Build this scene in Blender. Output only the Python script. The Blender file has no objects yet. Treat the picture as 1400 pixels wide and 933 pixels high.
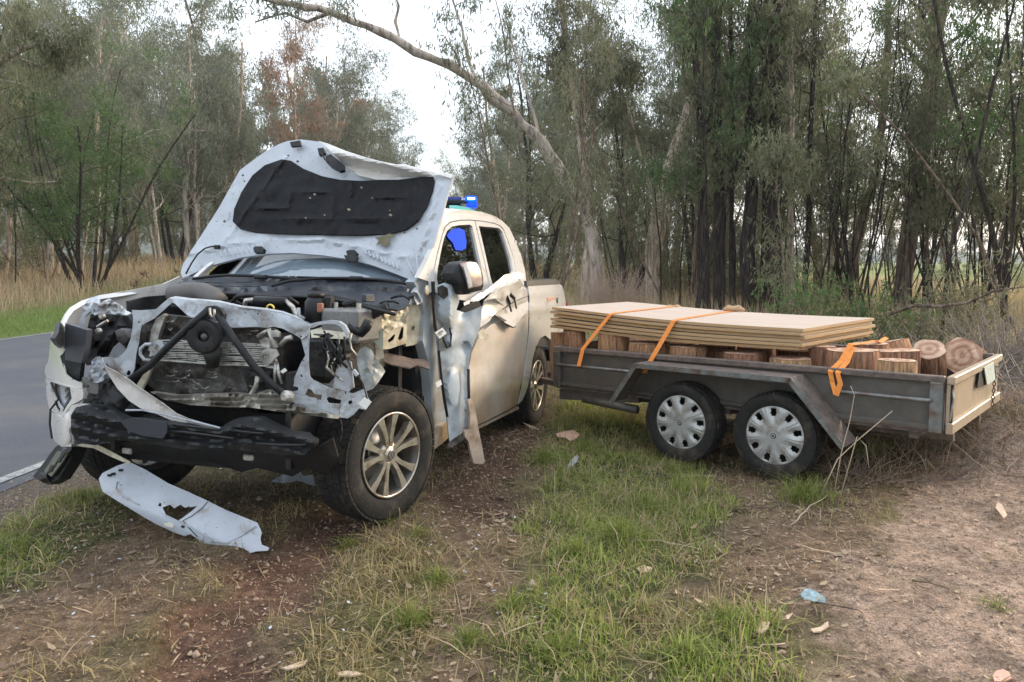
import bpy, bmesh, math, random
import numpy as np
from mathutils import Vector, Matrix
from mathutils.geometry import delaunay_2d_cdt
S = bpy.context.scene
COL = S.collection
R = math.radians
rng = np.random.default_rng(7)
random.seed(7)

# ------------------------------------------------------------ camera, sky, sun
FOC, PIT, EYE = 1040.0, 0.106, 1.49
cd = bpy.data.cameras.new('camera'); cam = bpy.data.objects.new('camera', cd); COL.objects.link(cam)
cd.sensor_width = 36; cd.lens = FOC / 1400 * 36; cd.clip_end = 5000; cd.clip_start = .05
cam.location = (0, 0, EYE); cam.rotation_euler = (math.pi / 2 - PIT, 0, 0)
S.camera = cam
S.render.resolution_x, S.render.resolution_y = 1024, 682
SUN_EL, SUN_AZ = 9.0, 62.0            # azimuth measured from +Y towards +X
wd = bpy.data.worlds.new('World'); S.world = wd; wd.use_nodes = True
nt = wd.node_tree; nt.nodes.clear()
wo = nt.nodes.new('ShaderNodeOutputWorld'); bg = nt.nodes.new('ShaderNodeBackground')
sk = nt.nodes.new('ShaderNodeTexSky'); sk.sky_type = 'NISHITA'; sk.sun_disc = False
sk.sun_elevation = R(SUN_EL); sk.sun_rotation = R(SUN_AZ)
sk.air_density = 1.0; sk.dust_density = 3.5; sk.ozone_density = 1.5; sk.altitude = 150
# thin cloud veil: the same sky scattered whiter, uneven over the whole dome
veil = nt.nodes.new('ShaderNodeMix'); veil.data_type = 'RGBA'
tc = nt.nodes.new('ShaderNodeTexCoord'); nz = nt.nodes.new('ShaderNodeTexNoise'); nz.inputs['Scale'].default_value = 2.2; nz.inputs['Detail'].default_value = 5
mr = nt.nodes.new('ShaderNodeMapRange'); mr.inputs[1].default_value = .35; mr.inputs[2].default_value = .7; mr.inputs[3].default_value = .42; mr.inputs[4].default_value = .78
nt.links.new(tc.outputs['Generated'], nz.inputs['Vector']); nt.links.new(nz.outputs['Fac'], mr.inputs[0])
nt.links.new(mr.outputs[0], veil.inputs['Factor']); nt.links.new(sk.outputs[0], veil.inputs['A'])
veil.inputs['B'].default_value = (7.3, 7.8, 8.4, 1)
nt.links.new(veil.outputs['Result'], bg.inputs[0]); bg.inputs[1].default_value = .12
nt.links.new(bg.outputs[0], wo.inputs[0])
sd = bpy.data.lights.new('sun', 'SUN'); sd.energy = 1.5; sd.angle = R(16); sd.color = (1, .80, .58)
sun = bpy.data.objects.new('sun', sd); COL.objects.link(sun)
LAMP_EL = 20.0
dv = Vector((math.sin(R(SUN_AZ)) * math.cos(R(LAMP_EL)), math.cos(R(SUN_AZ)) * math.cos(R(LAMP_EL)), math.sin(R(LAMP_EL))))
sun.rotation_euler = dv.to_track_quat('Z', 'Y').to_euler()
S.view_settings.view_transform = 'Standard'; S.view_settings.look = 'None'
S.view_settings.exposure = 1.4; S.view_settings.gamma = 1
try:
    S.cycles.max_bounces = 6; S.cycles.diffuse_bounces = 3; S.cycles.glossy_bounces = 3; S.cycles.transparent_max_bounces = 12
    S.cycles.use_denoising = True
except Exception: pass

# ------------------------------------------------------------ helpers
def tag(o, label=None, cat=None, group=None, kind=None):
    if label: o['label'] = label
    if cat: o['category'] = cat
    if group: o['group'] = group
    if kind: o['kind'] = kind
    return o
def empty(name, M=None, loc=None):
    o = bpy.data.objects.new(name, None); COL.objects.link(o); o.empty_display_size = .1
    if M is not None: o.matrix_world = M
    if loc is not None: o.location = loc
    return o
def mesh(name, V, F, mat, parent=None, smooth=False, loc=None, uv=None):
    me = bpy.data.meshes.new(name)
    if isinstance(V, np.ndarray) and isinstance(F, np.ndarray):
        n, k = F.shape
        me.vertices.add(len(V)); me.vertices.foreach_set('co', V.astype(np.float32).ravel())
        me.loops.add(n * k); me.loops.foreach_set('vertex_index', F.astype(np.int32).ravel())
        me.polygons.add(n); me.polygons.foreach_set('loop_start', np.arange(0, n * k, k, dtype=np.int32))
        me.polygons.foreach_set('loop_total', np.full(n, k, dtype=np.int32)); me.update(calc_edges=True)
    else:
        me.from_pydata([tuple(v) for v in V], [], [tuple(f) for f in F]); me.update()
    if mat is not None: me.materials.append(mat)
    if smooth: me.polygons.foreach_set('use_smooth', [True] * len(me.polygons))
    o = bpy.data.objects.new(name, me); COL.objects.link(o)
    if parent: o.parent = parent
    if loc is not None: o.location = loc
    return o
class B:                       # collects simple shapes into one mesh
    def __init__(s): s.V = []; s.F = []
    def add(s, V, F):
        n = len(s.V); s.V += [Vector(v) for v in V]; s.F += [tuple(i + n for i in f) for f in F]; return s
    def box(s, c, d, M=None, bev=0.0, jit=0.0):
        x, y, z = [k / 2 for k in d]; c = Vector(c)
        if bev:
            b = min(bev, x * .9, y * .9, z * .9); P = []
            bm = bmesh.new(); bmesh.ops.create_cube(bm, size=1); 
            for v in bm.verts: v.co = Vector((v.co.x * 2 * x, v.co.y * 2 * y, v.co.z * 2 * z))
            bmesh.ops.bevel(bm, geom=bm.edges[:], offset=b, segments=1, affect='EDGES')
            bm.verts.index_update(); P = [v.co.copy() for v in bm.verts]; F = [tuple(v.index for v in f.verts) for f in bm.faces]; bm.free()
        else:
            P = [Vector((i * x, j * y, k * z)) for i in (-1, 1) for j in (-1, 1) for k in (-1, 1)]
            F = [(0, 1, 3, 2), (4, 6, 7, 5), (0, 4, 5, 1), (2, 3, 7, 6), (0, 2, 6, 4), (1, 5, 7, 3)]
        if jit: P = [p + Vector([random.uniform(-jit, jit) for _ in range(3)]) for p in P]
        if M: P = [M @ p for p in P]
        return s.add([p + c for p in P], F)
    def tube(s, pts, rad, n=8, cap=True):
        pts = [Vector(p) for p in pts]
        if not isinstance(rad, (list, tuple)): rad = [rad] * len(pts)
        V = []; F = []; up = None
        for i, p in enumerate(pts):
            t = (pts[min(i + 1, len(pts) - 1)] - pts[max(i - 1, 0)])
            if t.length < 1e-9: t = Vector((0, 0, 1))
            t.normalize()
            if up is None: up = t.orthogonal()
            up = (up - t * up.dot(t)); up = up.normalized() if up.length > 1e-6 else t.orthogonal().normalized()
            w = t.cross(up)
            for k in range(n):
                a = 2 * math.pi * k / n; V.append(p + (up * math.cos(a) + w * math.sin(a)) * rad[i])
        for i in range(len(pts) - 1):
            for k in range(n):
                F.append((i * n + k, i * n + (k + 1) % n, (i + 1) * n + (k + 1) % n, (i + 1) * n + k))
        if cap: F += [tuple(range(n))[::-1], tuple((len(pts) - 1) * n + k for k in range(n))]
        return s.add(V, F)
    def lathe(s, prof, n=32, M=None, close=False):   # prof (radius, axial y); axis = local Y
        V = []; F = []
        for r, y in prof:
            for k in range(n):
                a = 2 * math.pi * k / n; V.append(Vector((r * math.cos(a), y, r * math.sin(a))))
        m = len(prof)
        for i in range(m if close else m - 1):
            j = (i + 1) % m
            for k in range(n): F.append((i * n + k, i * n + (k + 1) % n, j * n + (k + 1) % n, j * n + k))
        if M: V = [M @ v for v in V]
        return s.add(V, F)
    def prism(s, poly, a, b, axis='y', M=None):      # 2-D outline swept from a to b along the axis
        n = len(poly); V = []
        for t in (a, b):
            for p, q in poly:
                V.append({'y': Vector((p, t, q)), 'x': Vector((t, p, q)), 'z': Vector((p, q, t))}[axis])
        if M: V = [M @ v for v in V]
        return s.add(V, [tuple(range(n)), tuple(range(2 * n - 1, n - 1, -1))] + [(i, (i + 1) % n, n + (i + 1) % n, n + i) for i in range(n)])
    def build(s, name, mat, parent=None, smooth=False, loc=None):
        o = mesh(name, s.V, s.F, mat, parent, smooth, loc)
        bm = bmesh.new(); bm.from_mesh(o.data); bmesh.ops.recalc_face_normals(bm, faces=bm.faces[:]); bm.to_mesh(o.data); bm.free()
        if smooth == 'auto':
            o.data.set_sharp_from_angle(angle=R(38))
        return o
def vnoise(x, y, seed=0):      # smooth value noise, numpy
    x = np.asarray(x, float); y = np.asarray(y, float)
    xi = np.floor(x).astype(np.int64); yi = np.floor(y).astype(np.int64); xf = x - xi; yf = y - yi
    def h(a, b):
        n = (a * 374761393 + b * 668265263 + seed * 1442695041) & 0x7fffffff
        n = ((n ^ (n >> 13)) * 1274126177) & 0x7fffffff
        return ((n ^ (n >> 16)) & 0xffff) / 65535.0
    u = xf * xf * (3 - 2 * xf); v = yf * yf * (3 - 2 * yf)
    return (h(xi, yi) * (1 - u) + h(xi + 1, yi) * u) * (1 - v) + (h(xi, yi + 1) * (1 - u) + h(xi + 1, yi + 1) * u) * v
def fbm(x, y, seed=0, o=4):
    r = 0; a = .5; 
    for i in range(o): r = r + a * vnoise(np.asarray(x) * 2 ** i, np.asarray(y) * 2 ** i, seed + i); a *= .5
    return r
# where a thing of the photograph stands: the camera's ray through a point, met with a real surface
_c, _s = math.cos(PIT), math.sin(PIT)
def ray(px, py):
    a = (px - 700) / FOC; b = (466.5 - py) / FOC
    return Vector((a, _c + b * _s, -_s + b * _c))
def W(px, py, depth):          # world point at distance depth along Y
    d = ray(px, py); return Vector((0, 0, EYE)) + d * (depth / d.y)
def Gd(px, py, z=0.0):         # world point on the ground
    d = ray(px, py); return Vector((0, 0, EYE)) + d * ((z - EYE) / d.z)
def local(M, px, py, n, c):    # local point on plane n.p = c of frame M
    Mi = M.inverted(); o = Mi @ Vector((0, 0, EYE)); d = Mi.to_3x3() @ ray(px, py)
    n = Vector(n); return o + d * ((c - n.dot(o)) / n.dot(d))
def sheet(name, parent, M, outline, n, c, mat, thick=.004, holes=(), step=7, noise=0.0, nscale=.05, seed=1, prof=None, bump=None, smooth=True, mirror=False, back=None):
    """A pressed or torn sheet: outline met with the plane n.p=c of frame M (plus prof(local point) and bump(px,py)), dented by noise, given thickness."""
    n = Vector(n); Mi = M.inverted(); o = Mi @ Vector((0, 0, EYE)); M3 = Mi.to_3x3()
    def dens(P):
        Q = []
        for i in range(len(P)):
            a = Vector(P[i]); b = Vector(P[(i + 1) % len(P)]); k = max(1, int((b - a).length / step))
            for j in range(k): Q.append(a.lerp(b, j / k))
        return Q
    ol = dens(outline); hs = [dens(h) for h in holes]
    xs = [p[0] for p in ol]; ys = [p[1] for p in ol]
    def inside(P, x, y):
        r = False; j = len(P) - 1
        for i in range(len(P)):
            if (P[i][1] > y) != (P[j][1] > y) and x < (P[j][0] - P[i][0]) * (y - P[i][1]) / (P[j][1] - P[i][1]) + P[i][0]: r = not r
            j = i
        return r
    rr = random.Random(seed)
    pts = list(ol); ed = [(i, (i + 1) % len(ol)) for i in range(len(ol))]
    for h in hs:
        b0 = len(pts); pts += h; ed += [(b0 + i, b0 + (i + 1) % len(h)) for i in range(len(h))]
    nb = len(pts)
    y = min(ys) + step * .5; row = 0
    while y < max(ys):
        x = min(xs) + (step * .5 if row % 2 else 0)
        while x < max(xs):
            a, b = x + rr.uniform(-.2, .2) * step, y + rr.uniform(-.2, .2) * step
            if inside(ol, a, b) and not any(inside(h, a, b) for h in hs):
                if min((Vector((a, b)) - p).length_squared for p in pts[:nb]) > (step * .45) ** 2: pts.append(Vector((a, b)))
            x += step
        y += step * .9; row += 1
    v2, e2, f2, *_ = delaunay_2d_cdt(pts, ed, [], 0, 1e-4)
    F = []
    for f in f2:
        q = sum((v2[i] for i in f), Vector((0, 0))) / len(f)
        if inside(ol, q.x, q.y) and not any(inside(h, q.x, q.y) for h in hs): F.append(tuple(f))
    V = []
    for p in v2:
        d = M3 @ ray(p.x, p.y); off = bump(p.x, p.y) if bump else 0
        if noise:
            off += noise * (float(fbm(p.x * nscale, p.y * nscale, seed, 3)) - .45) * 1.3
            off += noise * .9 * (abs(2 * float(vnoise(p.x * nscale * 1.1 + p.y * nscale * .5, p.y * nscale * .9, seed + 50)) - 1) + abs(2 * float(vnoise(p.x * nscale * 2.3, p.y * nscale * 1.4 - p.x * nscale, seed + 60)) - 1) * .5 - .7)
        cc = c + off; L = o + d * ((cc - n.dot(o)) / n.dot(d))
        if prof:
            for _ in range(4): L = o + d * ((cc + prof(L) - n.dot(o)) / n.dot(d))
        V.append(L)
    nn = n.normalized()
    if nn.dot(o - V[0]) < 0: nn = -nn
    m = len(V); cnt = {}
    for f in F:
        for i in range(len(f)):
            k = (f[i], f[(i + 1) % len(f)]); cnt[k] = cnt.get(k, 0) + 1
    V2 = V + [v - nn * thick for v in V]; F2 = list(F) + [tuple(i + m for i in f[::-1]) for f in F]
    for (a, b) in cnt:
        if (b, a) not in cnt: F2.append((b, a, a + m, b + m))
    if mirror: V2 = [Vector((v.x, -v.y, v.z)) for v in V2]
    ob = mesh(name, V2, F2, mat, parent, smooth)
    bm = bmesh.new(); bm.from_mesh(ob.data); bmesh.ops.recalc_face_normals(bm, faces=bm.faces[:]); bm.to_mesh(ob.data); bm.free()
    if smooth: ob.data.set_sharp_from_angle(angle=R(26))
    return ob
def copy_tree(o, parent=None):
    c = o.copy(); COL.objects.link(c)
    if parent: c.parent = parent
    for ch in [k for k in o.children]: copy_tree(ch, c)
    return c

# ------------------------------------------------------------ materials
MT = {}
def mat(name, col, rough=.6, metal=0, spec=.5, var=.15, scale=8.0, bump=0.0, bscale=40.0, dirt=None, dirt_amt=0.0, dirt_scale=6.0, dirt_z=None, coat=0.0, specks=0.0, speck_col=(.03, .025, .02), speck_scale=60, stretch=None, bdist=.01, rand=0):
    m = bpy.data.materials.new(name); m.use_nodes = True; t = m.node_tree; N = t.nodes; L = t.links
    p = N['Principled BSDF']; p.inputs['Roughness'].default_value = rough; p.inputs['Metallic'].default_value = metal
    p.inputs['Specular IOR Level'].default_value = spec; p.inputs['Coat Weight'].default_value = coat
    tc = N.new('ShaderNodeTexCoord'); src = tc.outputs['Object']
    if stretch:
        mp = N.new('ShaderNodeMapping'); mp.inputs['Scale'].default_value = stretch; L.new(src, mp.inputs[0]); src = mp.outputs[0]
    n1 = N.new('ShaderNodeTexNoise'); n1.inputs['Scale'].default_value = scale; n1.inputs['Detail'].default_value = 6; n1.inputs['Roughness'].default_value = .65; L.new(src, n1.inputs['Vector'])
    hs = N.new('ShaderNodeMix'); hs.data_type = 'RGBA'; hs.blend_type = 'MIX'
    c = Vector(col); hs.inputs['A'].default_value = (*(c * (1 - var)), 1); hs.inputs['B'].default_value = (*[min(1, k * (1 + var)) for k in c], 1)
    r1 = N.new('ShaderNodeMapRange'); r1.inputs[1].default_value = .3; r1.inputs[2].default_value = .7; L.new(n1.outputs['Fac'], r1.inputs[0]); L.new(r1.outputs[0], hs.inputs['Factor'])
    out = hs.outputs['Result']
    if dirt:
        n2 = N.new('ShaderNodeTexNoise'); n2.inputs['Scale'].default_value = dirt_scale; n2.inputs['Detail'].default_value = 8; n2.inputs['Roughness'].default_value = .7; L.new(src, n2.inputs['Vector'])
        r2 = N.new('ShaderNodeMapRange'); r2.inputs[1].default_value = .62 - dirt_amt * .4; r2.inputs[2].default_value = .72 - dirt_amt * .15; L.new(n2.outputs['Fac'], r2.inputs[0]); fac = r2.outputs[0]
        if dirt_z:   # mud thrown up from below: an even falloff with height on the thing
            sp = N.new('ShaderNodeSeparateXYZ'); L.new(tc.outputs['Object'], sp.inputs[0])
            r3 = N.new('ShaderNodeMapRange'); r3.inputs[1].default_value = dirt_z[1]; r3.inputs[2].default_value = dirt_z[0]; L.new(sp.outputs['Z'], r3.inputs[0])
            mm = N.new('ShaderNodeMath'); mm.operation = 'MULTIPLY'; L.new(fac, mm.inputs[0]); L.new(r3.outputs[0], mm.inputs[1]); fac = mm.outputs[0]
        mx = N.new('ShaderNodeMix'); mx.data_type = 'RGBA'; L.new(fac, mx.inputs['Factor']); L.new(out, mx.inputs['A']); mx.inputs['B'].default_value = (*dirt, 1); out = mx.outputs['Result']
    if specks:
        n3 = N.new('ShaderNodeTexNoise'); n3.inputs['Scale'].default_value = speck_scale; n3.inputs['Detail'].default_value = 2; L.new(src, n3.inputs['Vector'])
        r4 = N.new('ShaderNodeMapRange'); r4.inputs[1].default_value = .74 - specks * .1; r4.inputs[2].default_value = .77 - specks * .1; L.new(n3.outputs['Fac'], r4.inputs[0])
        mx = N.new('ShaderNodeMix'); mx.data_type = 'RGBA'; L.new(r4.outputs[0], mx.inputs['Factor']); L.new(out, mx.inputs['A']); mx.inputs['B'].default_value = (*speck_col, 1); out = mx.outputs['Result']
    if rand:
        oi = N.new('ShaderNodeObjectInfo'); hv = N.new('ShaderNodeHueSaturation'); r5 = N.new('ShaderNodeMapRange'); r5.inputs[3].default_value = 1 - rand; r5.inputs[4].default_value = 1 + rand; L.new(oi.outputs['Random'], r5.inputs[0]); L.new(r5.outputs[0], hv.inputs['Value']); r6 = N.new('ShaderNodeMapRange'); r6.inputs[3].default_value = .5 - rand * .03; r6.inputs[4].default_value = .5 + rand * .05; L.new(oi.outputs['Random'], r6.inputs[0]); L.new(r6.outputs[0], hv.inputs['Hue']); L.new(out, hv.inputs['Color']); out = hv.outputs[0]
    L.new(out, p.inputs['Base Color'])
    if bump:
        n4 = N.new('ShaderNodeTexNoise'); n4.inputs['Scale'].default_value = bscale; n4.inputs['Detail'].default_value = 5; L.new(src, n4.inputs['Vector'])
        bp = N.new('ShaderNodeBump'); bp.inputs['Strength'].default_value = bump; bp.inputs['Distance'].default_value = bdist; L.new(n4.outputs['Fac'], bp.inputs['Height']); L.new(bp.outputs[0], p.inputs['Normal'])
    MT[name] = m; return m
paint = mat('white_paint', (.70, .675, .645), .22, coat=.8, var=.03, dirt=(.42, .34, .27), dirt_amt=.14, dirt_scale=4, specks=.1, speck_scale=40)
paint_mud = mat('white_paint_muddy', (.68, .63, .57), .3, coat=.5, var=.06, dirt=(.50, .33, .18), dirt_amt=.8, dirt_scale=2.6, dirt_z=(.3, 1.25), specks=.2, speck_scale=50)
paint_in = mat('white_pressed_steel', (.43, .465, .515), .35, coat=.3, var=.10, dirt=(.17, .14, .11), dirt_amt=.28, dirt_scale=8, specks=.35, speck_scale=70)  # bluish base colour holds the sky's light on white steel
paint_hood = mat('bonnet_underside_paint', (.47, .505, .56), .35, coat=.3, var=.06, dirt=(.22, .19, .15), dirt_amt=.06, dirt_scale=9, specks=.3, speck_scale=75)  # sky light on the white underside put into a bluer base colour
paint_sky_tint = mat('sky_tinted_steel', (.40, .46, .52), .45, var=.15, scale=3, dirt=(.30, .28, .24), dirt_amt=.35, dirt_scale=4)  # grey blue from the sky's light put into the steel colour
primer = mat('cream_apron_steel', (.60, .56, .44), .5, var=.12, dirt=(.28, .20, .12), dirt_amt=.4, dirt_scale=6, specks=.3)
black = mat('black_plastic', (.012, .013, .015), .45, spec=.35, var=.3, dirt=(.05, .04, .03), dirt_amt=.1, dirt_scale=10, bump=.3, bscale=60)
matt = mat('dark_oily_metal', (.022, .022, .024), .5, metal=.2, spec=.35, var=.5, scale=20, dirt=(.08, .065, .05), dirt_amt=.25, dirt_scale=14, bump=.6, bscale=40)
dashm = mat('cowl_plastic', (.036, .041, .052), .36, var=.15, dirt=(.09, .075, .06), dirt_amt=.2, dirt_scale=9)
liner = mat('hood_liner_felt', (.009, .0095, .012), .7, var=.35, scale=25, bump=.4, bscale=120, dirt=(.03, .027, .024), dirt_amt=.1, dirt_scale=12, spec=.25)
alu = mat('radiator_alloy', (.115, .11, .10), .5, metal=.4, var=.55, scale=40, dirt=(.03, .028, .024), dirt_amt=.7, dirt_scale=16)
steel = mat('bare_steel', (.48, .47, .44), .4, metal=.7, var=.25, scale=20, dirt=(.2, .17, .13), dirt_amt=.3, dirt_scale=15)
rubber = mat('tyre_rubber', (.022, .0215, .021), .8, var=.3, scale=20, dirt=(.08, .065, .05), dirt_amt=.3, dirt_scale=7, bump=.3, bscale=80, spec=.25)
alloy = mat('alloy_machined', (.66, .62, .56), .28, metal=.75, var=.12, dirt=(.30, .22, .15), dirt_amt=.35, dirt_scale=12)
alloyd = mat('alloy_dark', (.10, .10, .105), .4, metal=.4, var=.2, dirt=(.16, .12, .08), dirt_amt=.4, dirt_scale=14)
capm = mat('hubcap_silver', (.46, .47, .47), .42, metal=.35, var=.08, dirt=(.26, .23, .19), dirt_amt=.35, dirt_scale=14)
galv = mat('weathered_dark_steel', (.112, .104, .094), .5, metal=.3, var=.25, scale=9, dirt=(.13, .10, .08), dirt_amt=.3, dirt_scale=7, bump=.2, bscale=60)
rail = mat('brown_rusty_steel', (.11, .088, .078), .7, metal=.1, var=.3, scale=14, dirt=(.20, .15, .12), dirt_amt=.45, dirt_scale=16, bump=.3, bscale=80)
pipe = mat('galvanised_pipe', (.20, .21, .21), .45, metal=.5, var=.3, scale=20, dirt=(.14, .09, .06), dirt_amt=.4, dirt_scale=12)
cream = mat('cream_tailgate', (.40, .31, .215), .5, var=.08, dirt=(.33, .24, .16), dirt_amt=.3, dirt_scale=5)
ply_face = mat('plywood_face', (.50, .41, .35), .7, var=.10, scale=2.5, stretch=(1, 6, 1), dirt=(.5, .4, .3), dirt_amt=.25, dirt_scale=3)
orange = mat('orange_webbing', (.80, .27, .05), .75, var=.15, scale=60, bump=.2, bscale=300)
def ply_edge_mat():
    m = mat('plywood_edge', (.50, .33, .17), .75, var=.18, scale=3, stretch=(1, 1, 60), bump=.4, bscale=6, dirt=(.36, .22, .11), dirt_amt=.3, dirt_scale=1.5)
    return m
ply_edge = ply_edge_mat()
bark_red = mat('red_gum_bark', (.47, .25, .14), .9, rand=.38, var=.55, scale=12, stretch=(6, 6, .7), bump=1.0, bscale=14, bdist=.02, dirt=(.14, .075, .05), dirt_amt=.45, dirt_scale=8)
def ringed():
    m = bpy.data.materials.new('sawn_log_end'); m.use_nodes = True; t = m.node_tree; N = t.nodes; L = t.links; p = N['Principled BSDF']; p.inputs['Roughness'].default_value = .8
    tc = N.new('ShaderNodeTexCoord'); wv = N.new('ShaderNodeTexWave'); wv.wave_type = 'RINGS'; wv.rings_direction = 'Z'; wv.inputs['Scale'].default_value = 5; wv.inputs['Distortion'].default_value = 3.5; wv.inputs['Detail'].default_value = 3; wv.inputs['Detail Scale'].default_value = 2
    L.new(tc.outputs['Object'], wv.inputs[0]); cr = N.new('ShaderNodeValToRGB'); cr.color_ramp.elements[0].color = (.46, .27, .18, 1); cr.color_ramp.elements[1].color = (.66, .46, .33, 1)
    cr.color_ramp.elements[0].position = .2; cr.color_ramp.elements[1].position = .6
    L.new(wv.outputs[0], cr.inputs[0]); nz = N.new('ShaderNodeTexNoise'); nz.inputs['Scale'].default_value = 9; nz.inputs['Detail'].default_value = 7; L.new(tc.outputs['Object'], nz.inputs[0])
    mx = N.new('ShaderNodeMix'); mx.data_type = 'RGBA'; mx.blend_type = 'MULTIPLY'; mx.inputs['Factor'].default_value = .75; L.new(cr.outputs[0], mx.inputs['A'])
    c2 = N.new('ShaderNodeValToRGB'); c2.color_ramp.elements[0].position = .35; c2.color_ramp.elements[0].color = (.62, .52, .46, 1); c2.color_ramp.elements[1].position = .6; c2.color_ramp.elements[1].color = (1, 1, 1, 1)
    L.new(nz.outputs[0], c2.inputs[0]); L.new(c2.outputs[0], mx.inputs['B']); L.new(mx.outputs['Result'], p.inputs['Base Color'])
    bp = N.new('ShaderNodeBump'); bp.inputs['Strength'].default_value = .5; bp.inputs['Distance'].default_value = .004; L.new(wv.outputs[0], bp.inputs['Height']); L.new(bp.outputs[0], p.inputs['Normal'])
    return m
logend = ringed()
def glass(name, tint=(.55, .62, .62), dark=.55):
    m = bpy.data.materials.new(name); m.use_nodes = True; t = m.node_tree; N = t.nodes; L = t.links; N.remove(N['Principled BSDF']); out = N['Material Output']
    tr = N.new('ShaderNodeBsdfTransparent'); tr.inputs[0].default_value = (*[k * dark for k in tint], 1); gl = N.new('ShaderNodeBsdfGlossy'); gl.inputs['Roughness'].default_value = .02
    fr = N.new('ShaderNodeFresnel'); fr.inputs[0].default_value = 2.1; mx = N.new('ShaderNodeMixShader')
    L.new(fr.outputs[0], mx.inputs[0]); L.new(tr.outputs[0], mx.inputs[1]); L.new(gl.outputs[0], mx.inputs[2]); L.new(mx.outputs[0], out.inputs[0]); return m
glassm = glass('window_glass')
screenm = glass('windscreen_glass', (.55, .66, .75), .5); [setattr(n_.inputs[0], 'default_value', 4.2) for n_ in screenm.node_tree.nodes if n_.type == 'FRESNEL']
_t = screenm.node_tree; _d = _t.nodes.new('ShaderNodeBsdfDiffuse'); _d.inputs[0].default_value = (.34, .44, .54, 1); _m = _t.nodes.new('ShaderNodeMixShader'); _m.inputs[0].default_value = .38  # pale blue diffuse share stands in for the sky reflected in the glass
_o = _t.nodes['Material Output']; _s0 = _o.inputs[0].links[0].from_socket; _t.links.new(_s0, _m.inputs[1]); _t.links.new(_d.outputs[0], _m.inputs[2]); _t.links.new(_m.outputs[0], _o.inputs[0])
def emit(name, col, s):
    m = bpy.data.materials.new(name); m.use_nodes = True; p = m.node_tree.nodes['Principled BSDF']; p.inputs['Base Color'].default_value = (*col, 1)
    p.inputs['Emission Color'].default_value = (*col, 1); p.inputs['Emission Strength'].default_value = s; return m
def flat(name, col, rough=.6):
    m = bpy.data.materials.new(name); m.use_nodes = True; p = m.node_tree.nodes['Principled BSDF']; p.inputs['Base Color'].default_value = (*col, 1); p.inputs['Roughness'].default_value = rough; return m
def bark(name, a, b, scale=3.0, rough=.9, st=(3, 3, .5), pos=(.42, .58), third=None):
    m = bpy.data.materials.new(name); m.use_nodes = True; t = m.node_tree; N = t.nodes; L = t.links; p = N['Principled BSDF']; p.inputs['Roughness'].default_value = rough; p.inputs['Specular IOR Level'].default_value = .2
    tc = N.new('ShaderNodeTexCoord'); mp = N.new('ShaderNodeMapping'); mp.inputs['Scale'].default_value = st; L.new(tc.outputs['Object'], mp.inputs[0])
    n1 = N.new('ShaderNodeTexNoise'); n1.inputs['Scale'].default_value = scale; n1.inputs['Detail'].default_value = 7; n1.inputs['Roughness'].default_value = .7; L.new(mp.outputs[0], n1.inputs[0])
    cr = N.new('ShaderNodeValToRGB'); cr.color_ramp.elements[0].position = pos[0]; cr.color_ramp.elements[0].color = (*a, 1); cr.color_ramp.elements[1].position = pos[1]; cr.color_ramp.elements[1].color = (*b, 1)
    if third: e = cr.color_ramp.elements.new(.72); e.color = (*third, 1)
    L.new(n1.outputs[0], cr.inputs[0]); L.new(cr.outputs[0], p.inputs['Base Color'])
    n2 = N.new('ShaderNodeTexNoise'); n2.inputs['Scale'].default_value = scale * 5; n2.inputs['Detail'].default_value = 5; L.new(mp.outputs[0], n2.inputs[0])
    bp = N.new('ShaderNodeBump'); bp.inputs['Strength'].default_value = .8; bp.inputs['Distance'].default_value = .03; L.new(n2.outputs[0], bp.inputs['Height']); L.new(bp.outputs[0], p.inputs['Normal'])
    return m
bark_gum = bark('gum_bark', (.15, .12, .10), (.50, .43, .37), 2.2, third=(.64, .57, .50), pos=(.38, .52))
bark_dark = bark('dark_bark', (.018, .015, .014), (.075, .058, .048), 5, st=(4, 4, .6))
bark_brown = bark('brown_bark', (.09, .065, .050), (.27, .20, .155), 4, st=(4, 4, .6))
bark_pale = bark('pale_bark', (.22, .17, .13), (.58, .48, .38), 3, third=(.68, .60, .50), st=(4, 4, .4))
def leafmat(name, a, b, tr=.45):
    m = bpy.data.materials.new(name); m.use_nodes = True; t = m.node_tree; N = t.nodes; L = t.links; N.remove(N['Principled BSDF']); out = N['Material Output']
    at = N.new('ShaderNodeAttribute'); at.attribute_name = 'tone'; cr = N.new('ShaderNodeMix'); cr.data_type = 'RGBA'; cr.inputs['A'].default_value = (*a, 1); cr.inputs['B'].default_value = (*b, 1); L.new(at.outputs['Fac'], cr.inputs['Factor'])
    oi = N.new('ShaderNodeObjectInfo'); hv = N.new('ShaderNodeHueSaturation'); rr = N.new('ShaderNodeMapRange'); rr.inputs[3].default_value = .75; rr.inputs[4].default_value = 1.25; L.new(oi.outputs['Random'], rr.inputs[0]); L.new(rr.outputs[0], hv.inputs['Value']); L.new(cr.outputs['Result'], hv.inputs['Color'])
    d = N.new('ShaderNodeBsdfPrincipled'); d.inputs['Roughness'].default_value = .55; d.inputs['Specular IOR Level'].default_value = .35; tl = N.new('ShaderNodeBsdfTranslucent'); mx = N.new('ShaderNodeMixShader'); mx.inputs[0].default_value = tr
    L.new(hv.outputs[0], d.inputs['Base Color']); L.new(hv.outputs[0], tl.inputs[0]); L.new(d.outputs[0], mx.inputs[1]); L.new(tl.outputs[0], mx.inputs[2]); L.new(mx.outputs[0], out.inputs[0]); return m
leaf_olive = leafmat('olive_leaf', (.10, .112, .060), (.25, .245, .145))
leaf_green = leafmat('green_leaf', (.055, .11, .032), (.165, .245, .085))
leaf_grey = leafmat('greygreen_leaf', (.12, .14, .10), (.26, .28, .205))
leaf_rust = leafmat('rusty_leaf', (.22, .13, .09), (.36, .26, .18))
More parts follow.
